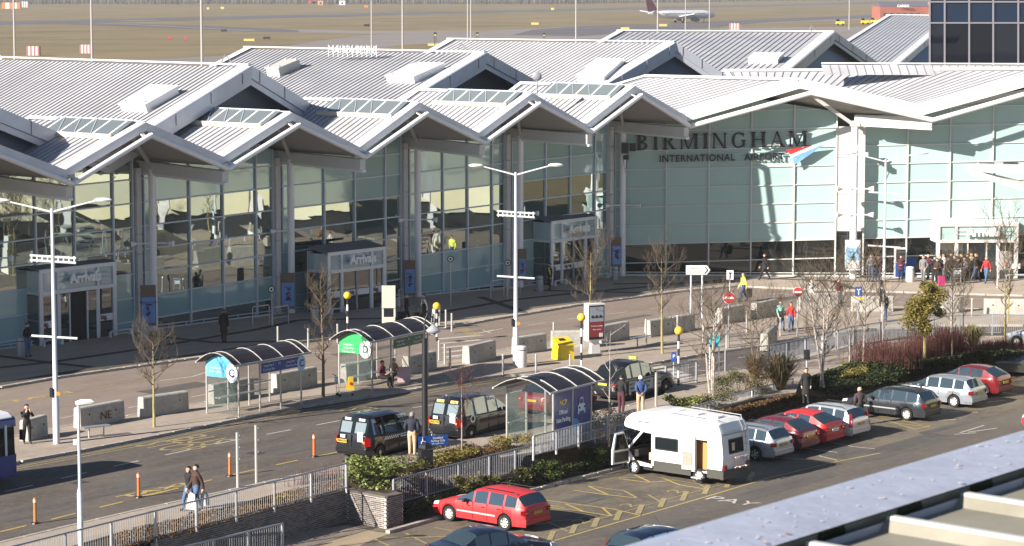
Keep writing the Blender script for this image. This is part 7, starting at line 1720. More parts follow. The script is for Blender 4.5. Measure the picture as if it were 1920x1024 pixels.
def end_sign(r, a, d, bk, depth, h, m, letter, mlet, lines):
    mid = a + bk * depth * .5 - d * .06; mb = MB()
    pts = [a - d * .06 + bk * .05 + UP * (h - .62), a - d * .06 + bk * (depth - .05) + UP * (h - .62)] + [a - d * .06 + bk * depth * u + UP * (h - .12 + .5 * math.sin(math.pi * (.08 + .84 * u))) for u in (.96, .8, .6, .4, .2, .04)]
    mb.prism(pts, -d * .02); mb.build('end_sign', [m], r)
    c = a + bk * (depth * .16) - d * .1 + UP * (h - .38); ring = [c + bk * .34 * math.cos(R(t)) + UP * .42 * math.sin(R(t)) for t in range(0, 360, 20)]
    q = MB(); q.prism(ring, -d * .015); o = q.build('letter_disc', [M_wht], r); put_text(letter, 'lettering', mlet, o, c - d * .022, -bk, UP, .5, .006, .01)
    for k, t in enumerate(lines): put_text(t, 'lettering', M_wht, r, mid + bk * .34 - d * .03 + UP * (h - .2 - .17 * k), -bk, UP, .13, .005)
def back_sign(r, a, b, d, bk, depth, h, m, letter, lines, t0, t1, m2=None):
    p, q = a.lerp(b, t0), a.lerp(b, t1); n_ = -bk * 0.02
    MB().prism([p + UP * (h - .55) - bk * .06, q + UP * (h - .55) - bk * .06, q + UP * (h - .08) - bk * .06, p + UP * (h - .08) - bk * .06], -bk * .03).build('front_sign', [m], r)
    for j, (t, s_) in enumerate(lines): put_text(t, 'lettering', M_wht, r, p.lerp(q, s_) - bk * .105 + UP * (h - .22 - .18 * (j % 2)), d, UP, .15, .005)
    if letter:
        c = q - bk * .12 + UP * (h - .4); ring = [c + d * .3 * math.cos(R(t)) + UP * .38 * math.sin(R(t)) for t in range(0, 360, 20)]
        o = MB().prism(ring, -bk * .015).build('letter_disc', [m2 or M_wht], r); put_text(letter, 'lettering', M_sblue, o, c - bk * .03, d, UP, .46, .006, .01)
M_sgreen = mat('sign_green', (.02, .34, .09), .45); M_dgreen = mat('sign_dark_green', (.02, .10, .055), .45); M_paleb = mat('disc_pale_blue', (.45, .60, .75), .4)
rC = shelter((448, 783), (565, 759), 'bus shelter with light blue end sign and letter C, dark barrel roof', 1.9, None, None, 'C', None)
r, a, b, d, bk, L = rC; end_sign(r, a, d, bk, 1.9, 2.35, M_slblue, 'C', M_sblue, ['Long Stay 2', 'Courtesy Bus']); back_sign(r, a, b, d, bk, 1.9, 2.35, M_sblue, 'C', [('Long Stay 2', .18), ('Courtesy Bus', .18), ('P2', .45), ('', .5), ('Long Stay 2', .76), ('Courtesy Bus', .76)], .34, .97, M_paleb)
for k in (0, 1): MB().beam(a.lerp(b, .05) + bk * (1.35 + k * .18) + UP * .72, a.lerp(b, .8) + bk * (1.35 + k * .18) + UP * .72, .12, .05).build('perch_seat', [M_alu], r)
rD = shelter((698, 733), (802, 708), 'bus shelter with green end sign and letter D, two people sitting inside', 1.9, None, None, 'D', None)
r, a, b, d, bk, L = rD; end_sign(r, a, d, bk, 1.9, 2.35, M_sgreen, 'D', M_dgreen, ['Long Stay 1', '& Car Hire', 'Courtesy Bus']); back_sign(r, a, b, d, bk, 1.9, 2.35, M_dgreen, None, [('Long Stay 1', .22), ('& Car Hire', .22), ('P1', .5), ('', 0), ('Car hire', .8), ('Courtesy Bus', .8)], .36, .9)
for k in (0, 1): MB().beam(a.lerp(b, .05) + bk * (1.3 + k * .18) + UP * .5, a.lerp(b, .8) + bk * (1.3 + k * .18) + UP * .5, .12, .05).build('perch_seat', [M_alu], r)
rV = shelter((1037, 846), (1108, 826), 'valet parking shelter with navy printed panels and dark barrel roof beside the railing', 2.3, None, None, '', None, h=2.5, z=.0, nb=2, cat='shelter', panels=1, over=.75)
r, a, b, d, bk, L = rV; M_navyp = mat('panel_navy', (.012, .034, .19), .3, coat=.3); M_bcar = mat('panel_car_pale', (.45, .55, .62), .4)
for k in range(2):
    p, q = a.lerp(b, k / 2) + d * .06, a.lerp(b, (k + 1) / 2) - d * .06; MB().prism([p + UP * .1, q + UP * .1, q + UP * (2.4), p + UP * 2.4], bk * .04).build('printed_panel', [M_navyp], r)
put_text('NCP', 'lettering', M_gy, r, a.lerp(b, .25) - bk * .02 + UP * 1.95, d, UP, .3, .006, .01); put_text('Official', 'lettering', M_wht, r, a.lerp(b, .25) - bk * .02 + UP * 1.55, d, UP, .27, .006, .005, .9); put_text('Valet Parking', 'lettering', M_wht, r, a.lerp(b, .25) - bk * .02 + UP * 1.22, d, UP, .27, .006, .006, .8)
def vp(u, v): return a.lerp(b, .73) + d * u * .36 + UP * (1.62 + v * .36) - bk * .02
mb = MB()
for pts in (((-.8, -.9), (-.8, .1), (-.5, .3), (-.35, 1), (.35, 1), (.5, .3), (.8, .1), (.8, -.9), (.55, -.9), (.55, -.6), (-.55, -.6), (-.55, -.9)),): mb.prism([vp(u, v) for u, v in pts], -bk * .012)
o = mb.build('car_symbol', [M_bcar], r); mb = MB(); mb.prism([vp(u, v) - bk * .015 for u, v in ((-.42, .3), (.42, .3), (.28, .85), (-.28, .85))], -bk * .004); mb.lathe(vp(-.55, -.15) - bk * .02, [(.05, -.006), (.05, .006)], 8, axis='Y'); mb.lathe(vp(.55, -.15) - bk * .02, [(.05, -.006), (.05, .006)], 8, axis='Y'); mb.build('car_symbol_detail', [M_navyp], o)
c = a.lerp(b, .5) + d * .06 - bk * .02; MB().prism([c + UP * .12, c + d * .52 + UP * .12] + [c + d * (.52 * math.cos(R(t))) + UP * (.75 + .42 * math.sin(R(t))) for t in range(0, 91, 15)], -bk * .008).build('blue_curve', [mat('panel_blue', (.06, .25, .60), .4)], r)
# small loose things
p = G(658, 731, .11); r = thing('caution_sign', 'yellow folding caution board standing inside the green bus shelter', 'caution sign', p, R(20)); MB().prism([(-.17, .02, 0), (.17, .02, 0), (.1, .02, .62), (-.1, .02, .62)], (0, -.03, 0)).build('board', [M_gy], r, world=False); MB().prism([(-.17, .25, 0), (.17, .25, 0), (.1, .05, .62), (-.1, .05, .62)], (0, .03, 0)).build('board', [M_gy], r, world=False); MB().lathe((0, -.02, .3), [(.08, -.01), (.08, .01)], 10, axis='Y').build('symbol', [M_red], r, world=False)
def trolley(px, label, rz, z=.11):
    p = G(px[0], px[1], z); r = thing('luggage_trolley', label, 'luggage trolley', p, rz, 'luggage trolleys'); mb = MB()
    for s_ in (-.22, .22): mb.tube([(.75, s_ * .6, .12), (0, s_, .18), (-.08, s_, .95), (-.18, s_, 1.02)], .018, 5)
    mb.tube([(-.18, -.26, 1.03), (-.18, .26, 1.03)], .022, 6)
    for k in range(4): mb.tube([(k * .17, -.2, .17), (k * .17, .2, .17)], .012, 4)
    for k in range(3): mb.tube([(-.02 - .02 * k, -.22, .4 + k * .2), (-.02 - .02 * k, .22, .4 + k * .2)], .012, 4)
    mb.build('frame', [M_post], r, world=False); MB().box((-.1, 0, .8), (.03, .4, .26)).build('advert_plate', [M_paleb], r, world=False)
    for x, y in ((.7, 0), (.02, -.22), (.02, .22)): MB().lathe((x, y, .07), [(.07, -.02), (.07, .02)], 10, axis='Y').build('wheel', [M_tyre], r, world=False)
trolley((634, 743), 'empty luggage trolley beside the green bus shelter', R(20)); trolley((811, 611), 'luggage trolley by the bollards near the two women with suitcases', R(200))
p = G(757, 716, .11); r = thing('shopping_bag', 'tall pink carrier bag on the shelter floor', 'bag', p); MB().prism([p + Vector((x, y, 0)) for x, y in ((-.3, -.1), (.3, -.1), (.3, .12), (-.3, .12))], (0, 0, .72)).build('bag_body', [mat('bag_pink', (.52, .36, .42), .6)], r); MB().tube([p + Vector((-.1, 0, .72)), p + Vector((-.06, 0, .88)), p + Vector((.06, 0, .88)), p + Vector((.1, 0, .72))], .01, 4).build('handles', [M_blk], r)
# ------------------------------------------------------------------ people
def fz(px, z=.11): return G(px[0], px[1], z)
NV = cloth('navy', (.015, .018, .035)); BK = cloth('black', (.012, .011, .013)); BR = cloth('dark_brown', (.05, .025, .018)); JN = cloth('denim', (.07, .12, .22)); BG = cloth('beige', (.50, .37, .24)); MR = cloth('maroon', (.09, .012, .03)); WT = cloth('white', (.70, .68, .64)); GR = cloth('grey', (.16, .16, .17)); RD = cloth('red', (.45, .03, .03)); YV = mat('hi_vis_yellow', (.75, .80, .12), .6); BL = cloth('blue', (.03, .06, .16)); PK = cloth('pink', (.5, .2, .3)); TN = cloth('tan', (.28, .2, .12)); DR_ = cloth('dark_red', (.12, .02, .02)); TE = cloth('teal', (.25, .55, .5))
P = figure
# the couple at lower left
P('p', 'man in dark brown jacket and jeans walking arm in arm with the woman', fz((369, 962)), R(215), ('n', BR), JN, 'dark', 'walk', 1.03, arms='down')
P('p', 'woman in black jacket with a red scarf, walking close beside the man in brown', fz((355, 957)), R(230), ('n', BK), JN, 'dark', 'walk', .98, female=True, arms='down', hairstyle='short', flip=-1)
c = fz((362, 963)); r = thing('carrier_bag', 'white plastic carrier bag hanging between the walking couple', 'bag', c); MB().prism([c + Vector((-.22, -.25, .25)), c + Vector((.14, -.25, .2)), c + Vector((.12, -.25, .78)), c + Vector((-.02, -.25, .86)), c + Vector((-.1, -.25, .8))], (0, -.14, 0)).build('bag_body', [WT], r)
c = fz((385, 957)); r = thing('carrier_bag', 'second pale plastic bag at the man\u2019s right side', 'bag', c); MB().prism([c + Vector((-.2, -.15, .2)), c + Vector((.2, -.15, .25)), c + Vector((.12, -.15, .7)), c + Vector((-.1, -.15, .78))], (0, -.12, 0)).build('bag_body', [WT], r)
P('p', 'grey-haired man in navy jumper and beige trousers at the first taxi', G(773, 855, .11), R(80), ('bulky', NV), BG, 'grey', 'stand', 1.04, arms='pocket')
P('p', 'man in black jacket standing beside the black cab', fz((1165, 777)), R(60), ('n', BK), cloth('plum', (.07, .02, .03)), 'dark', 'stand', 1.02, arms='pocket')
P('p', 'man in a white cap, blue jacket and beige trousers with hands behind him', fz((1201, 777)), R(100), ('bulky', BL), BG, 'grey', 'stand', 1.0, arms='back', hat=WT)
P('p', 'person in red scarf and black jacket leaning by the block at far left', fz((51, 832)), R(300), ('n', BK), BK, 'dark', 'lean', 1.0, arms='raise', female=True)
P('p', 'man in black jacket and jeans looking down beside the far left entrance', fz((52, 670)), R(330), ('n', BK), JN, 'dark', 'stand', 1.02, arms='front')
P('p', 'person in long black coat standing alone in the shade before the glass', fz((420, 643)), R(60), ('bulky', BK), cloth('wine', (.06, .015, .02)), 'brown', 'stand', 1.04, coat=(BK, .55))
P('p', 'grey-haired woman in black with red boots, carrying a dark suitcase', fz((762, 606)), R(20), ('n', BK), BK, 'grey', 'walk', .98, female=True, shoe=cloth('boot_red', (.32, .05, .03)), arms='front')
P('p', 'dark-haired woman pulling a wheeled suitcase near the crossing', fz((795, 605)), R(200), ('n', GR), BK, 'dark', 'walk', .98, female=True, coat=(BK, .7))
for px, lb in (((752, 606), 'dark suitcase beside the woman in red boots'), ((780, 607), 'black wheeled suitcase with pulled-out handle')):
    c = fz(px); r = thing('suitcase', lb, 'suitcase', c, 0); MB().box(c + UP * .36, (.36, .24, .58), R(20)).build('case', [BK], r); MB().tube([c + UP * .6 + Vector((-.1, 0, 0)), c + UP * 1.0 + Vector((.12, 0, 0)), c + UP * 1.0 + Vector((.3, 0, 0))], .012, 4).build('handle', [M_blk], r)
    for s_ in (-.12, .12): MB().lathe(c + Vector((s_, 0, .05)), [(.05, -.02), (.05, .02)], 8, axis='Y').build('wheel', [M_tyre], r)
P('p', 'security guard in black with a yellow sash vest at the third entrance', fz((1031, 545)), R(200), ('n', BK), BK, 'dark', 'stand', 1.0, arms='down')
o_ = fz((1031, 545)); r = thing('hi_vis_sash', 'yellow high-visibility vest worn by the guard at the entrance', 'vest', o_); MB().prism([o_ + Vector((x, -.19, z_)) for x, z_ in ((-.12, 1.45), (.02, 1.5), (.16, 1.05), (.02, .95))], (0, .02, 0)).build('vest_panel', [YV], r)
P('p', 'person in dark clothes striding left in front of the long sunlit glass', fz((1434, 525)), R(180), ('bulky', BK), BK, 'brown', 'stride', .98, coat=(BK, .75))
P('p', 'man in a bright yellow vest walking on the road with a bag', G(1394, 566), R(185), ('bulky', YV), BL, 'brown', 'walk', 1.03)
c = G(1405, 566); r = thing('holdall', 'dark bag carried by the man in the yellow vest', 'bag', c); MB().box(c + UP * .55, (.28, .3, .5), R(10)).build('bag_body', [BK], r)
P('p', 'person in white clothes walking behind the sunlit block', G(1521, 574), R(330), ('bulky', WT), WT, 'brown', 'walk', 1.0, female=True)
P('p', 'person in dark red jacket pushing a trolley', G(1571, 577), R(300), ('n', DR_), GR, 'blonde', 'walk', 1.0, arms='push')
P('p', 'woman in long open black coat and teal top walking past the blocks', fz((1463, 620)), R(290), ('n', TE), JN, 'brown', 'walk', 1.0, female=True, coat=(BK, .5), hairstyle='long')
P('p', 'woman in a red jacket and jeans walking beside the one in the long coat', fz((1483, 622)), R(265), ('n', RD), JN, 'brown', 'walk', .98, female=True, hairstyle='short', flip=-1)
P('p', 'woman in a buttoned black coat standing among the bushes', fz((1511, 757), -.1), R(270), ('n', BK), BK, 'brown', 'stand', 1.0, female=True, coat=(BK, .45))
P('p', 'bald man in dark jacket seen from behind beside the dark estate car', G(1611, 798, ZC), R(110), ('bulky', cloth('aubergine', (.055, .035, .04))), BK, 'grey', 'stand', 1.03, arms='pocket', hat=SKIN[0])
P('p', 'dark figure walking behind the right lamp post', fz((1657, 603)), R(270), ('n', BK), BL, 'dark', 'walk', .98, coat=(BK, .8))
P('p', 'seated person in maroon top and black trousers in the green shelter', G(716, 728, .11) + Vector((0, .4, 0)), R(330), ('n', MR), BK, 'dark', 'sit', 1.0, arms='front', female=True)
P('p', 'seated person in a tan coat beside the pink bag in the green shelter', G(738, 722, .11) + Vector((0, .4, 0)), R(250), ('n', TN), BK, 'blonde', 'sit', .98, arms='front', female=True)
GC = 'travellers waiting outside the sunlit arrivals entrance'
rnd = random.Random(11)
crowd = [((1633, 528), GR, JN, 'brown', 'dark-haired man in grey looking down left of the phone kiosk', 'stand'), ((1646, 527), MR, JN, 'blonde', 'blonde woman in a maroon top left of the phone kiosk', 'stand'), ((1689, 526), MR, BK, 'dark', 'person in dark maroon coat at the phone kiosk', 'stand'),
 ((1731, 530), GR, GR, 'brown', 'young person in grey leaning at the left corner of the entrance', 'lean'), ((1752, 530), BK, BK, 'dark', 'person in black with a pale shoulder strap at the head of the crowd', 'stand'), ((1762, 527), NV, BL, 'grey', 'grey-haired man in navy behind the strap wearer', 'stand'), ((1776, 530), BK, JN, 'red', 'red-haired person in black in the middle of the crowd', 'walk'),
 ((1789, 529), BK, BK, 'blonde', 'blonde person in a fur-collared black coat', 'stand'), ((1801, 527), BK, GR, 'blonde', 'fair-haired person in black just before the doorway', 'stand'), ((1814, 526), BK, BK, 'dark', 'person in black in the doorway of the crowded entrance', 'stand'),
 ((1829, 527), BK, JN, 'blonde', 'person in black jacket, jeans and brown shoes right of the doorway', 'walk'), ((1849, 531), RD, JN, 'grey', 'tall man in a red and white jacket right of the doorway', 'walk'), ((1769, 524), WT, GR, 'brown', 'person in white half hidden in the crowd', 'stand'), ((1783, 525), NV, BK, 'brown', 'dark-clothed person at the back of the crowd', 'stand'), ((1757, 532), BR, BK, 'dark', 'person in brown at the front left of the crowd', 'stand'), ((1795, 532), BK, BK, 'brown', 'person in black behind the crowd trolley', 'stand'), ((1808, 531), GR, BK, 'dark', 'person in dark grey before the open doorway', 'stand'), ((1821, 524), TN, BK, 'brown', 'person in tan inside the doorway edge', 'stand'), ((1740, 524), MR, BK, 'blonde', 'fair-haired person by the left lobby post', 'stand')]
for (px, t, l, h, lb, po) in crowd: P('p', lb, fz(px), rnd.uniform(3.3, 6.0), ('bulky' if rnd.random() < .5 else 'n', t), l, h, po, rnd.uniform(.93, 1.03), arms=rnd.choice(('down', 'front', 'pocket')), female='woman' in lb, coat=(t, .75) if 'coat' in lb else None, hairstyle='long' if h == 'blonde' and 'woman' in lb else 'short')
trolley((1795, 534), 'luggage trolley in the crowd at the sunlit entrance', R(270)); trolley((1578, 580), 'luggage trolley pushed by the person in the dark red jacket', R(310), 0)
c = fz((1765, 537)); r = thing('suitcase', 'bright pink suitcase at the front of the crowd', 'suitcase', c, 0); MB().box(c + UP * .36, (.4, .24, .62), R(10)).build('case', [cloth('case_pink', (.45, .03, .15))], r); MB().tube([c + UP * .65, c + UP * .95, c + UP * .95 + Vector((.15, 0, 0))], .014, 4).build('handle', [M_blk], r)

# ------------------------------------------------------------------ trees and planting
T = bare_tree
T('street_tree', 'small twiggy bare tree in front of the concrete block at left', 'tree', G(289, 801, .11), 3.9, 1.55, 3, M_barkl, M_twig, .07, .38, 16, .75, 3, 0, dens=1.1)
T('street_tree', 'tall narrow bare tree between the two bus shelters', 'tree', G(606, 744, .11), 5.4, 1.25, 5, M_bark, M_twig, .085, .26, 20, .95, 3, 0, dens=1.1)
T('street_tree', 'green-barked bare tree with fine twigs behind the advertising unit', 'tree', G(1107, 660, .11), 5.2, 1.7, 8, M_barkl, M_twig, .08, .25, 22, 1.15, 3, 0, dens=1.1)
T('street_tree', 'slim upright bare tree beside the right-hand bench', 'tree', G(1242, 663, .11), 5.0, 1.5, 12, M_barkl, M_twig, .075, .33, 18, 1.0, 3, 0, dens=1.1)
T('sapling', 'thin leaning sapling with reddish twigs before the second taxi', 'tree', G(865, 872, -.1), 3.6, 1.0, 21, M_birch, M_twigr, .035, .35, 12, .7, 3, 0)
T('sapling', 'thin pale sapling standing in front of the valet shelter railing', 'tree', G(1142, 838, -.2), 5.0, .9, 23, M_birch, M_birch, .045, .3, 9, .8, 2, 0)
T('birch_tree', 'multi-stemmed white birch beside the turquoise sign', 'tree', G(1335, 748, .05), 5.2, 1.9, 31, M_birch, M_twig, .07, .25, 26, .9, 3, 0, 3, leans=[(2.8, .10), (.1, .02), (1.0, .06)])
T('birch_tree', 'three-stemmed white birch behind the dark-coated woman', 'tree', G(1542, 726, -.1), 5.8, 2.1, 37, M_birch, M_twig, .075, .25, 30, .9, 3, 0, 3, leans=[(3.1, .16), (.5, .02), (.2, .10)])
T('birch_tree', 'slender birch left of the red dogwood', 'tree', G(1593, 688, .05), 2.6, 1.0, 41, M_birch, M_twig, .05, .3, 10, .9, 3, 0)
T('birch_tree', 'bare birch rising at the left end of the red dogwood', 'tree', G(1618, 685, .05), 5.2, 1.7, 43, M_birch, M_twig, .06, .3, 22, .9, 3, 0)
T('young_tree', 'thin bare tree behind the dogwood, left of the round evergreen', 'tree', G(1656, 672, .05), 4.8, 1.5, 47, M_birch, M_twig, .05, .3, 18, .9, 3, 0)
T('young_tree', 'thin dark bare tree right of the round evergreen', 'tree', G(1785, 668, .05), 4.6, 1.6, 53, M_bark, M_twig, .055, .35, 20, .9, 3, 0)
T('young_tree', 'thin bare tree beside the strap-leaved plant', 'tree', G(1806, 658, .05), 4.9, 1.4, 59, M_bark, M_twig, .045, .35, 18, .9, 3, 0)
T('young_tree', 'bare tree with pale twigs at the right edge in front of the entrance', 'tree', G(1885, 655, .05), 6.6, 1.7, 61, M_barkl, M_twig, .07, .3, 20, 1., 3, 0, dens=1.1)
T('young_tree', 'slim bare tree on the island at the right edge', 'tree', G(1890, 604, .11), 4.8, 1.3, 67, M_barkl, M_twig, .06, .3, 16, 1., 3, 0, dens=1.1)
T('young_tree', 'bare bush-like tree around the nearer no-entry sign', 'tree', G(1412, 700, .05), 3.4, 2.0, 71, M_bark, M_twig, .05, .12, 26, .8, 3, 0, 2)
T('young_tree', 'faint thin tree at the guard rail crossing', 'tree', G(1568, 660, .05), 4.4, 1.6, 73, M_birch, M_twig, .04, .3, 16, .9, 3, 0)
# clipped evergreen tree on a bare stem
b0 = G(1733, 684, .0); ev = thing('evergreen_tree', 'leafy evergreen tree with a lopsided golden-green crown on a bare stem', 'tree', b0); MB().tube([b0, b0 + UP * 1.6, b0 + UP * 2.6 + Vector((.1, 0, 0))], [.085, .07, .05], 8).build('trunk', [M_barkl], ev, smooth=True)
rnd = random.Random(5); mb = MB()
for c_, rr, n_ in (((-.28, 0, 2.45), (.85, .8, .8), 3600), ((.15, 0, 3.1), (.9, .8, .8), 3600), ((-.6, 0, 2.75), (.5, .5, .5), 1200), ((.35, 0, 3.7), (.62, .55, .5), 1900), ((.0, 0, 1.95), (.4, .4, .45), 500)): leaf_cloud(mb, rnd, b0 + Vector(c_), rr, n_, .13)
o = mb.build('crown', [M_lf['gold']], ev, fix=False); o['kind'] = 'stuff'; mb = MB()
for k in range(14): mb.tube([b0 + UP * rnd.uniform(1.5, 2.6), b0 + Vector((rnd.uniform(-.9, .9), rnd.uniform(-.7, .7), rnd.uniform(2.2, 3.9)))], [.03, .008], 4, caps=False)
mb.build('branches', [M_bark], ev, fix=False)
# shrubs
S2 = shrub
S2('laurel_bush', 'large glossy yellow-green laurel bush behind the brick wall end', 'shrub', tuple(G(700, 915, -.1)), (1.5, 1.0, .62), 3400, .16, M_lf['laurel'], 3)
S2('hedge_bush', 'brown-green hedge clump left of the black lamp casing', 'shrub', tuple(G(775, 890, -.1)), (.7, .6, .4), 1300, .09, M_lf['olive'], 4)
S2('hedge_bush', 'clipped olive hedge clump right of the black lamp casing', 'shrub', tuple(G(850, 874, -.1)), (1.2, .7, .38), 2600, .08, M_lf['gold'], 5)
S2('hedge_bush', 'brownish hedge clump below the second taxi', 'shrub', tuple(G(905, 862, -.1)), (1.2, .7, .35), 2300, .08, M_lf['brown'], 6)
S2('hedge_bush', 'golden hedge clump left of the valet shelter', 'shrub', tuple(G(957, 852, -.1)), (1.1, .8, .5), 2600, .09, M_lf['gold'], 7)
for i, (px, rr, m_, lb) in enumerate((((868, 925), (.6, .35, .35), 'gold', 'golden bush in front of the grey railing above the red estate car'), ((925, 915), (.8, .3, .25), 'olive', 'low olive shrub growing under the railing above the red estate car'), ((1020, 893), (.7, .3, .32), 'green', 'dark green shrub hanging over the timber edging left of the motorhome'), ((1110, 868), (.6, .3, .35), 'green', 'green shrub over the timber edging next to the motorhome door'), ((980, 900), (.5, .25, .25), 'olive', 'small trailing shrub on the timber edging'))):
    S2('bank_shrub', lb, 'shrub', tuple(G(px[0], px[1], -.75)), rr, int(1500 * rr[0]), .1, M_lf[m_], 20 + i)
S2('bush', 'loose dark bush right of the valet shelter panels', 'shrub', tuple(G(1135, 812, .0)), (1.1, .8, .5), 1700, .1, M_lf['olive'], 8)
S2('bush', 'reddish-brown bush behind the pale sapling', 'shrub', tuple(G(1175, 800, .0)), (1.2, .7, .45), 1500, .09, M_lf['brown'], 9)
S2('bush', 'bright green leafy bush above the motorhome roof', 'shrub', tuple(G(1278, 772, .0)), (.8, .6, .4), 1400, .13, M_lf['laurel'], 10)
S2('bush', 'brown-green low bush left of the conifer clump', 'shrub', tuple(G(1330, 768, .0)), (1.2, .7, .35), 1700, .1, M_lf['olive'], 11)
S2('conifer', 'rounded dark conifer clump at the foot of the birch', 'shrub', tuple(G(1388, 748, .0)), (1.35, 1.0, .78), 5200, .07, M_lf['olive'], 12)
S2('conifer', 'second dark clump right of the rounded conifer', 'shrub', tuple(G(1430, 735, .0)), (1.1, .9, .75), 3000, .07, M_lf['brown'], 13)
strap_plant('bronze_spiky_plant', 'large bronze spiky-leaved plant beside the signal post', tuple(G(1462, 735, .0)), 1.5, 1.9, 420, M_lf['phormd'], 2)
strap_plant('bronze_spiky_plant', 'smaller bronze spiky plant left of the larger one', tuple(G(1415, 715, .0)), 1.0, 1.4, 220, M_lf['phormd'], 3)
strap_plant('pale_spiky_plant', 'pale variegated spiky plant right of the round evergreen', tuple(G(1824, 652, .05)), .95, 1.25, 240, M_lf['phorm'], 4)
# dogwood: thousands of red stems
rnd = random.Random(9)
def stems(px0, px1, depth_, n, h, m, name, label, z=.05, seed=1, leaf=None):
    a, b = G(*px0, z), G(*px1, z); r = thing(name, label, 'shrub', a.lerp(b, .5)); mb = MB(); rnd = random.Random(seed)
    for k in range(n):
        c = a.lerp(b, rnd.gauss(.5, .3)) + Vector((rnd.uniform(-.3, .3), rnd.uniform(0, depth_), 0)); hh = h * rnd.uniform(.4, 1.1) * (.65 + .7 * (noise.noise(c * .9) * .5 + .5)); lean = Vector((rnd.uniform(-.25, .25), rnd.uniform(-.25, .25), 0)) * hh
        mb.tube([c, c + lean * .4 + UP * hh * .55, c + lean + UP * hh], [.012, .009, .004], 3, caps=False)
    o = mb.build('stems', [m], r, fix=False); o['kind'] = 'stuff'; return r
stems((1618, 690), (1700, 693), 2.6, 900, 1.3, M_twigr, 'dogwood', 'dense red-stemmed dogwood thicket left of the round evergreen', seed=1)
stems((1690, 690), (1765, 672), 2.6, 900, 1.35, M_twigr, 'dogwood', 'red-stemmed dogwood thicket behind the round evergreen trunk', seed=2)
stems((1760, 668), (1815, 662), 1.8, 900, 1.2, mat('twig_dark', (.07, .02, .015), .9), 'dogwood', 'darker dogwood thicket right of the round evergreen', seed=3)
stems((1830, 665), (1925, 664), 1.2, 1000, .7, M_twigr, 'dogwood', 'low red twiggy growth along the road railing at the right edge', seed=4)
stems((560, 915), (640, 897), .5, 260, .6, M_twigr, 'red_twigs', 'sparse red twigs behind the railing near the laurel', seed=5)
# ground cover on the bank and low brown planting behind the rails
def cover(name, label, quads, n, size, m, hgt, seed, z=0.):
    rnd = random.Random(seed); mb = MB()
    for _ in range(n):
        A, B, C, D = rnd.choice(quads); u, v = rnd.random(), rnd.random(); p = (A.lerp(B, u)).lerp(D.lerp(C, u), v)
        hn = (noise.noise(p * .8) * .5 + .5); hh = hgt * (.3 + hn) * rnd.random() ** .5
        p = p + UP * hh; a = rnd.uniform(0, 6.28); t = Vector((math.cos(a), math.sin(a), rnd.uniform(-.1, .7))).normalized(); s_ = size * rnd.uniform(.6, 1.3); sd = t.orthogonal().normalized(); sd.rotate(Matrix.Rotation(rnd.uniform(0, 3), 3, t))
        mb.add([p, p + t * s_ * .5 + sd * s_ * .3, p + t * s_, p + t * s_ * .5 - sd * s_ * .3], [(0, 1, 2, 3)])
    o = mb.build(name, [m], None, fix=False); tag(o, label, 'ground cover'); o['kind'] = 'stuff'; return o
def q4(a, b, c, d, z0=.09, z1=ZE): return (G(*a, z0), G(*b, z0), G(*c, z1), G(*d, z1))
cover('ground_cover', 'low dark green ground cover on the bank behind the parked cars', [q4((1510, 722), (1600, 690), (1590, 741), (1497, 750)), q4((1600, 690), (1700, 685), (1700, 716), (1590, 741)), q4((1700, 690), (1800, 676), (1790, 697), (1700, 716)), q4((1800, 672), (1925, 664), (1925, 671), (1790, 697))], 26000, .13, M_lf['dark'], .38, 1)
cover('ground_cover', 'yellow-green patch of ground cover beside the birch foot', [q4((1575, 690), (1630, 684), (1625, 705), (1580, 712), .1, -.05)], 1800, .1, M_lf['gold'], .3, 2)
cover('brown_planting', 'low brown leafy planting behind the left railing', [q4((209, 1009), (400, 963), (400, 990), (209, 1040), .04, .04), q4((400, 963), (640, 904), (648, 920), (400, 989), .04, .04)], 9000, .09, M_lf['brown'], .22, 3)
cover('brown_planting', 'bark and brown leaves between the pavement and the grey railing', [q4((735, 886), (925, 841), (918, 903), (745, 946)), q4((1110, 818), (1330, 778), (1330, 798), (1168, 840)), q4((1330, 778), (1490, 742), (1487, 751), (1330, 798))], 9000, .09, M_lf['brown'], .16, 4)
cover('bank_foliage', 'sparse trailing green plants below the timber edging', [(G(760, 975, ZC + .1), G(1170, 870, ZC + .1), G(1168, 850, ZE), G(745, 952, ZE))], 2600, .1, M_lf['green'], .15, 5)
cover('bank_foliage', 'small yellow weeds behind the left railing', [(G(510, 945, .05), G(545, 935, .05), G(548, 940, .05), G(512, 950, .05))], 260, .09, M_lf['gold'], .35, 6)

# ------------------------------------------------------------------ airfield things
M_mast = mat('mast_steel', (.34, .31, .29), .6); GM = 'tall apron floodlight masts cut off by the top of the picture'
for px, base, rad, lb in ((28, 112, .28, 'leftmost apron mast before the airfield'), (173, 117, .28, 'second apron mast from the left'), (379, 124, .3, 'third apron mast from the left'), (697, 100, .2, 'apron mast behind the reversed roof lettering'), (755, 100, .26, 'apron mast left of the black-and-yellow signal boxes'), (877, 80, .2, 'left one of the close pair of apron masts'), (883, 80, .2, 'right one of the close pair of apron masts'), (1080, 82, .26, 'apron mast between the signal boxes and the airliner'), (1233, 64, .28, 'apron mast in front of the airliner tail'), (1285, 64, .2, 'apron mast in front of the airliner fuselage'), (1330, 64, .2, 'apron mast before the airliner nose'), (1592, 48, .24, 'apron mast left of the red brick building')):
    p = G(px, base + 8); r = thing('floodlight_mast', lb, 'mast', p, 0, GM); MB().tube([p, p + UP * 30], [rad, rad * .6], 8).build('pole', [M_mast], r, smooth=True); MB().box(p + UP * 30, (2.6, .4, .6)).build('lamp_bank', [M_lampw], r)
M_rw = [mat('marker_red', (.33, .15, .14), .6), M_cladw]
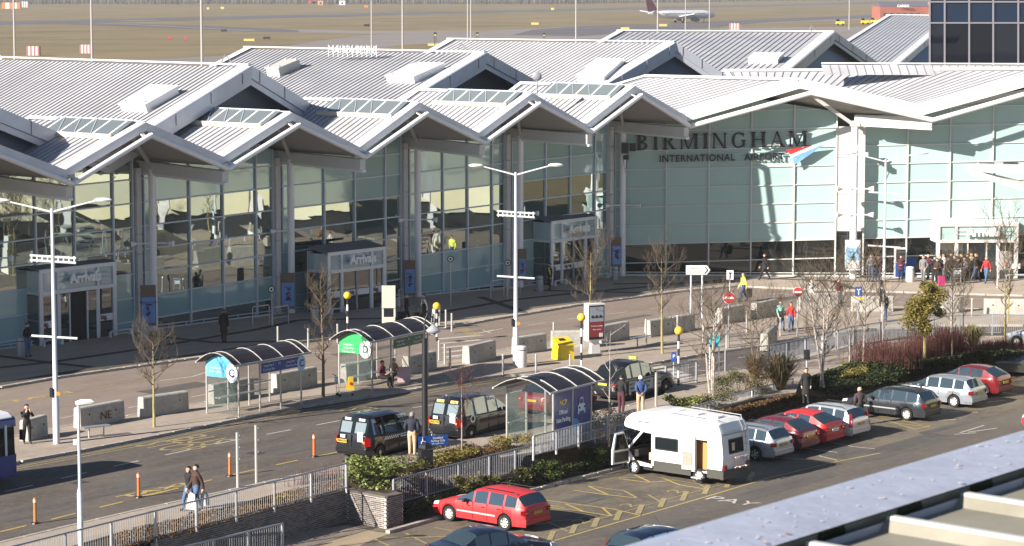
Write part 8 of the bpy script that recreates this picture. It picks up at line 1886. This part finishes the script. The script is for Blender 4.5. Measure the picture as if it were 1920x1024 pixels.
def marker_box(px, wpx, hpx, lb):
    p = G(*px); s_ = p.y / F; w_, h_ = wpx * s_, hpx * s_; r = thing('marker_cabin', lb, 'marker cabin', p, 0, 'red and white striped airfield cabins'); n = 7
    for k in range(n):
        MB().box(p + Vector(((k + .5 - n / 2) * w_ / n, 0, h_ / 2)), (w_ / n, w_ * .6, h_)).build('striped_panel', [M_rw[k % 2]], r)
    return r
marker_box((63, 104), 24, 17, 'striped cabin right of the leftmost mast'); marker_box((161, 100), 21, 16, 'striped cabin left of the second mast'); marker_box((47, 14), 14, 11, 'small striped cabin in the far top left'); marker_box((1377, 57), 19, 13, 'striped cabin behind the roof right of the airliner')
p = G(22, 16); r = thing('airfield_hut', 'orange and white hut in the far top left', 'hut', p)
for k in range(5): MB().box(p + Vector(((k - 2) * 2.6, 0, 2)), (2.6, 5, 4.2)).build('wall_panel', [M_flex if k % 2 == 0 else M_wht], r)
M_sigy = mat('signal_yellow', (.50, .42, .12), .5)
for px in ((816, 95, 60), (895, 80, 60), (1020, 82, 61)):
    p = G(px[0], px[1]); h = Zat(p.x, p.y, px[2]); r = thing('signal_box', 'black and yellow signal box on legs behind the roof ridge, %s of three' % {816: 'leftmost', 895: 'middle', 1020: 'rightmost'}[px[0]], 'signal box', p, 0, 'signal boxes on legs behind the roofs')
    for s_ in (-.22, .22): MB().box(p + Vector((s_, 0, h / 2 - .4)), (.14, .14, h - .8)).build('leg', [M_blk], r)
    MB().box(p + UP * (h - .45), (.8, .5, .7)).build('lamp_box', [M_blk], r); MB().box(p + UP * (h - .85), (.55, .52, .35)).build('lens', [M_sigy], r)
GS = 'airfield guidance signs'
for px, wp, m_, lb in (((467, 79), 20, M_sigy, 'yellow guidance sign in the grass left of centre'), ((1003, 48), 14, M_sigy, 'yellow guidance sign right of centre'), ((1172, 57), 16, M_sigy, 'yellow guidance sign left of the airliner tail, nearer'), ((1243, 51), 15, M_sigy, 'yellow guidance sign under the airliner'), ((420, 61), 11, M_blk, 'black guidance sign in the grass'), ((688, 51), 10, M_blk, 'black guidance sign left of the mast'), ((500, 75), 13, M_blk, 'black guidance sign near the island of grass'), ((812, 88), 20, M_sigy, 'yellow board behind the ridge left of the first signal box'), ((318, 75), 5, M_red, 'left of two small red discs in the grass'), ((348, 76), 5, M_red, 'right of two small red discs in the grass'), ((686, 15), 7, M_flex, 'orange marker at the far side of the airfield'), ((1036, 20), 6, M_sigy, 'small yellow marker beyond the runway'), ((390, 19), 4, M_sigy, 'small yellow marker in the far grass'), ((417, 18), 6, M_sigy, 'second small yellow marker in the far grass')):
    p = G(*px); s_ = p.y / F; r = thing('guidance_sign', lb, 'airfield sign', p, 0, GS); MB().box(p + UP * (2.3 * s_ + .3), (wp * s_, .3, 4.2 * s_)).build('face', [m_], r)
    for q in (-.35, .35): MB().box(p + Vector((q * wp * s_, 0, .2)), (.12, .12, .5)).build('leg', [M_blk], r)
# the airliner
pc = G(1278, 43); ah = R(-6); sN = 1.0
air = thing('airliner', 'white twin-engined airliner with a dark red tail taxiing on the far side', 'airliner', pc, R(30)); M_air = mat('airliner_white', (.60, .60, .63), .35); M_tailr = mat('tail_maroon', (.13, .03, .05), .4); M_eng = mat('engine_blue_grey', (.12, .14, .2), .4)
fus = MB(); prof = [(-18.5, .3, 4.6), (-15, 1.1, 4.3), (-11, 1.75, 4.0), (-7, 1.97, 3.9), (12, 1.97, 3.9), (15, 1.8, 3.8), (17.2, 1.2, 3.5), (18.7, .3, 3.3)]; n = 16; o = 0
for x, r_, z_ in prof:
    for q in range(n): t = 2 * math.pi * q / n; fus.v.append((x, math.cos(t) * r_, z_ + math.sin(t) * r_))
for i in range(len(prof) - 1):
    for q in range(n): fus.f.append((i * n + q, i * n + (q + 1) % n, (i + 1) * n + (q + 1) % n, (i + 1) * n + q)); fus.m.append(0)
fus.f.append(tuple(range(n))); fus.m.append(0); fus.f.append(tuple(range((len(prof) - 1) * n, len(prof) * n))); fus.m.append(0); fus.build('fuselage', [M_air], air, smooth=True, world=False)
MB().prism([(-12.5, 0, 5.4), (-18.6, 0, 5.2), (-20.2, 0, 11.8), (-17.6, 0, 11.8)], (0, .35, 0)).build('tail_fin', [M_tailr], air, world=False)
for s_ in (-1, 1):
    MB().prism([(4.5, s_ * 1.5, 2.9), (-2.5, s_ * 1.5, 2.8), (-4.2, s_ * 17, 4.3), (-2.6, s_ * 17, 4.3)], (0, 0, .35)).build('wing', [M_air], air, world=False)
    MB().prism([(-14.6, s_ * .8, 4.9), (-17.8, s_ * .8, 4.9), (-19.2, s_ * 6.2, 5.6), (-17.8, s_ * 6.2, 5.6)], (0, 0, .2)).build('tailplane', [M_air], air, world=False)
    e = MB(); e.lathe((0, 0, 0), [(.6, -2.1), (1.05, -1), (1.15, 1), (1.0, 2)], 14); e.v = [(v[2] + 3.6, v[0] + s_ * 5.7, v[1] + 1.7) for v in e.v]; e.build('engine', [M_eng], air, smooth=True, world=False)
    MB().box((-1.5, s_ * 3.0, 1.0), (.4, .4, 2.2)).build('main_leg', [M_galv], air, world=False); MB().lathe((-1.5, s_ * 3.0, .6), [(.6, -.4), (.6, .4)], 12, axis='Y').build('wheel', [M_tyre], air, world=False)
MB().box((12.5, 0, 1.2), (.3, .3, 2.2)).build('nose_leg', [M_galv], air, world=False)
for s_ in (-1, 1): MB().box((0, s_ * 1.96, 4.3), (24, .06, .28)).build('window_row', [M_eng], air, world=False)
# white tail just showing at the left edge
p = G(6, 118); r = thing('aircraft_tail', 'white aircraft tail with a red flash just showing at the left edge', 'aircraft tail', p); MB().prism([p + Vector((-6, 0, -4)), p + Vector((2.4, 0, -4)), p + Vector((-.9, 0, 2.2)), p + Vector((-3.5, 0, 2.4))], (0, .5, 0)).build('tail_fin', [M_wht], r); MB().prism([p + Vector((-4, -.06, -3)), p + Vector((1.2, -.06, -1.6)), p + Vector((.9, -.06, -1.1)), p + Vector((-4, -.06, -.6))], (0, .05, 0)).build('red_flash', [M_red], r)
# buildings beyond
M_rbrick = mat('far_brick_red', (.30, .09, .06), .9, var=.15, vscale=.3); M_tanw = mat('far_wall_tan', (.45, .25, .14), .9); M_slate = mat('far_roof_grey', (.10, .10, .13), .8)
def fbox(px0, px1, y0, y1, dp): a, b = G(px0, y0), G(px1, y0); return a, b, Zat(a.x, a.y, y1)
a, b, h = fbox(1650, 1745, 38, 3, 20); bd = thing('brick_building', 'red brick building with a dark roof and white sign left of the glass tower', 'building', a)
MB().prism([a, b + Vector((0, 3, 0)), b + Vector((0, 30, 0)), a + Vector((0, 30, 0))], (0, 0, h * .72)).build('wall', [M_rbrick], bd)
MB().prism([a + UP * h * .73, b + Vector((0, 3, 0)) + UP * h * .73, b + Vector((0, 12, 0)) + UP * h, a + Vector((0, 12, 0)) + UP * h], (0, 2, 0)).build('roof', [M_slate], bd)
e = G(1722, 36); MB().prism([e + Vector((0, -.3, 0)), b + Vector((0, -.3, 0)), b + Vector((0, -.3, h * 1.0)), e + Vector((0, -.3, h * .66))], (0, 3, 0)).build('gable_wall', [M_tanw], bd); q = a.lerp(b, .45); put_text('CARGO', 'lettering', M_wht, bd, q + UP * h * .76 + Vector((0, -.5, 0)), (1, 0, 0), UP, 1.7, .1, .05)
for k in range(6): MB().box(a.lerp(b, .1 + .13 * k) + Vector((0, -.1, h * .3)), (1.6, .2, 1.4)).build('window', [M_dk], bd)
for px0, px1, y0, y1, m_, lb, nm in ((577, 602, 8, -1, M_rbrick, 'small red building at the far side of the airfield', 'far_building'), (596, 606, 9.5, 1, M_tanw, 'tan building end beside the small red one', 'far_building'), (636, 647, 9.5, 1, M_wht, 'white box building at the far side of the airfield', 'far_building')):
    a, b, h = fbox(px0, px1, y0, y1, 10); r = thing(nm, lb, 'building', a); MB().prism([a, b, b + Vector((0, 12, 0)), a + Vector((0, 12, 0))], (0, 0, h)).build('wall', [m_], r); MB().prism([a + UP * h - Vector((.3, .3, 0)), b + UP * h - Vector((-.3, .3, 0)), b + UP * h + Vector((.3, 12, 0)), a + UP * h + Vector((-.3, 12, 0))], (0, 0, .5)).build('roof', [M_slate], r); MB().box(a.lerp(b, .5) + Vector((0, -.1, h * .4)), ((b - a).length * .3, .2, h * .4)).build('door', [M_dk], r)
# ground vehicles behind the roofs at right
for px, lb in (((1622, 46), 'yellow airport vehicle left of the red brick building'), ((1640, 45), 'second yellow airport vehicle next to the roof verge'), ((1575, 48), 'orange tug left of the mast behind the ridge')):
    p = G(*px); r = thing('airport_vehicle', lb, 'service vehicle', p, 0, 'yellow airport service vehicles'); MB().box(p + UP * 1.2, (3.6, 2, 1.2)).build('body', [M_gy], r); MB().prism([p + Vector((-1.6, -.9, 1.8)), p + Vector((-.2, -.9, 1.8)), p + Vector((-.5, -.9, 2.8)), p + Vector((-1.5, -.9, 2.8))], (0, 1.8, 0)).build('cab', [M_cglass], r)
    for x in (-1.1, 1.1): MB().lathe(p + Vector((x, -1.0, .5)), [(.5, -.15), (.5, .15)], 12, axis='Y').build('wheel', [M_tyre], r)
# dark glass tower
ta, tbm = G(1743, 100), None
ta = onplane(1743, 118, Vector((0, 215, 0)), Vector((1, .05, 0))); ta.z = 0; tdir = Vector((1, .03, 0)).normalized(); tn = Vector((tdir.y, -tdir.x, 0))
tw = thing('glass_tower', 'dark glass office tower with grey grid mullions at the upper right', 'building', ta); M_tglass = [glass_mat('tower_glass_%d' % i, c, (.5, .55, .7), f, .02, .1, .2) for i, (c, f) in enumerate((((.006, .007, .012), .03), ((.010, .012, .02), .05)))]
M_tblue = glass_mat('tower_window', (.010, .020, .045), (.5, .6, .8), .03, .02, .1, .2); M_tgrid = mat('tower_mullion', (.22, .21, .24), .5)
def tq(px, py): return onplane(px, py, ta, tdir)
xs_t = [1743, 1771, 1817, 1862, 1909, 1955, 2001]; ys_t = [-90, -45, 3.5, 43, 125, 190]
MB().prism([Vector((tq(1743, 100).x + .2, ta.y + .3, 0)), Vector((tq(2050, 100).x, ta.y + 1.5, 0)), Vector((tq(2050, 100).x * 1.1, ta.y + 20, 0)), Vector(((ta.x + .4) * (1 + 20 / ta.y), ta.y + 20, 0))], (0, 0, 24)).build('core', [M_dk], tw)
for i in range(len(xs_t) - 1):
    for j in range(len(ys_t) - 1):
        P4 = [tq(xs_t[i], ys_t[j + 1]), tq(xs_t[i + 1], ys_t[j + 1]), tq(xs_t[i + 1], ys_t[j]), tq(xs_t[i], ys_t[j])]; MB().prism(P4, -tn * .05).build('window_pane', [M_tblue if j == 2 else random.choice(M_tglass)], tw)
for x in xs_t: MB().beam(tq(x, -90) + tn * .06, tq(x, 190) + tn * .06, .12, .15, up=tn).build('mullion', [M_tgrid], tw)
for y in ys_t[:-1]: MB().beam(tq(xs_t[0], y) + tn * .07, tq(xs_t[-1], y) + tn * .07, .12, .12).build('transom', [M_tgrid], tw)
# far wood and fence
rnd = random.Random(2); mb = MB(); tk = MB()
for k in range(2600):
    px = rnd.uniform(-150, 2050); by = 8.5 if px < 1000 else 8.5 - (px - 1000) * .013; p = G(px, by - rnd.uniform(0, 4)); hh = rnd.uniform(12, 24); w_ = rnd.uniform(3, 7)
    tk.tube([p, p + UP * hh * .5], [.25, .1], 3, caps=False)
    for q in range(14):
        c_ = p + Vector((rnd.gauss(0, w_ * .4), rnd.gauss(0, 2), hh * rnd.uniform(.25, 1))); a = rnd.uniform(0, 6.28); s_ = rnd.uniform(.8, 2.2); mb.add([c_, c_ + Vector((s_ * math.cos(a), s_ * .3, s_ * 1.3)), c_ + Vector((s_ * .3, 0, s_ * 2.2))], [(0, 1, 2)])
wd_ = thing('distant_wood', 'long belt of dark leafless woodland beyond the airfield along the top edge', 'woodland', G(600, 5)); M_wood_far = mat('wood_haze_tinted', (.045, .05, .065), .9, var=.3, vscale=.05)  # blue tint puts the distance haze into the trees' colour
o = mb.build('crowns', [M_wood_far], wd_, fix=False); o['kind'] = 'stuff'; o = tk.build('trunks', [M_wood_far], wd_, fix=False); o['kind'] = 'stuff'
# white canopy of the neighbouring link building entering at the right
def lk(x, y, Y): r_ = ray(x, y); t = Y / r_[1]; return Vector((r_[0] * t, Y, H + r_[2] * t))
lc = thing('link_canopy', 'white steel canopy edge of the neighbouring link entering at right', 'canopy', lk(1930, 345, 158)); 
flat(lc, 'canopy_edge', [lk(1810, 309, 160), lk(2100, 320, 156), lk(2100, 336, 156), lk(1810, 321, 160)], M_fasciaw, Vector((.1, .5, 0))); flat(lc, 'canopy_deck', [lk(1810, 309, 160), lk(2100, 320, 156), lk(2100, 306, 164), lk(1840, 304, 165)], M_fasciaw, -UP * .05)
flat(lc, 'canopy_wing', [lk(1822, 323, 159.5), lk(2050, 390, 154), lk(2050, 372, 157), lk(1845, 322, 161)], M_cladw, -UP * .2); MB().beam(lk(1822, 323, 159.4), lk(2050, 392, 153.9), .2, .3).build('canopy_edge', [M_fasciaw], lc)
for x in (1850, 1895, 1940): MB().box(lk(x, 307, 163), (.9, .3, .15)).build('rooflight', [M_dk], lc)

# the neighbouring link building outside the frame to the right, seen as cream blocks in the mirror glass
lb2 = thing('link_building', 'cream panelled link building beyond the right edge, visible in the mirror glass', 'building', (36, 140, 0)); M_crm = mat('cream_panel', (.66, .62, .46), .7, var=.08, vscale=.4)
for k in range(6):
    for j in range(2): MB().box((35.5, 120 + k * 7.0, 3.2 + j * 3.1), (.4, 6.3, 2.9)).build('wall_panel', [M_crm], lb2)
    MB().box((35.6, 116.5 + k * 7.0, 4), (.5, .5, 8)).build('column', [M_col], lb2); MB().box((35.7, 120 + k * 7, .85), (.2, 6.4, 1.6)).build('window_pane', [M_dk], lb2)
MB().box((41, 138, 8.2), (13, 46, .4)).build('roof', [M_sheet], lb2)
# the air
hz = MB(); hz.box((0, 2900, 16.5), (5600, 6900, 38)); ho = hz.build('haze', []); ho.data.materials.clear(); mh_ = bpy.data.materials.new('haze_air'); mh_.use_nodes = True; t_ = mh_.node_tree; t_.nodes.clear()
pv = t_.nodes.new('ShaderNodeVolumePrincipled'); pv.inputs['Density'].default_value = .00009; pv.inputs['Color'].default_value = (.85, .88, .95, 1); om = t_.nodes.new('ShaderNodeOutputMaterial'); t_.links.new(pv.outputs[0], om.inputs['Volume'])
ho.data.materials.append(mh_); tag(ho, 'thin bluish winter haze over the whole airport and airfield', 'haze'); ho['kind'] = 'stuff'
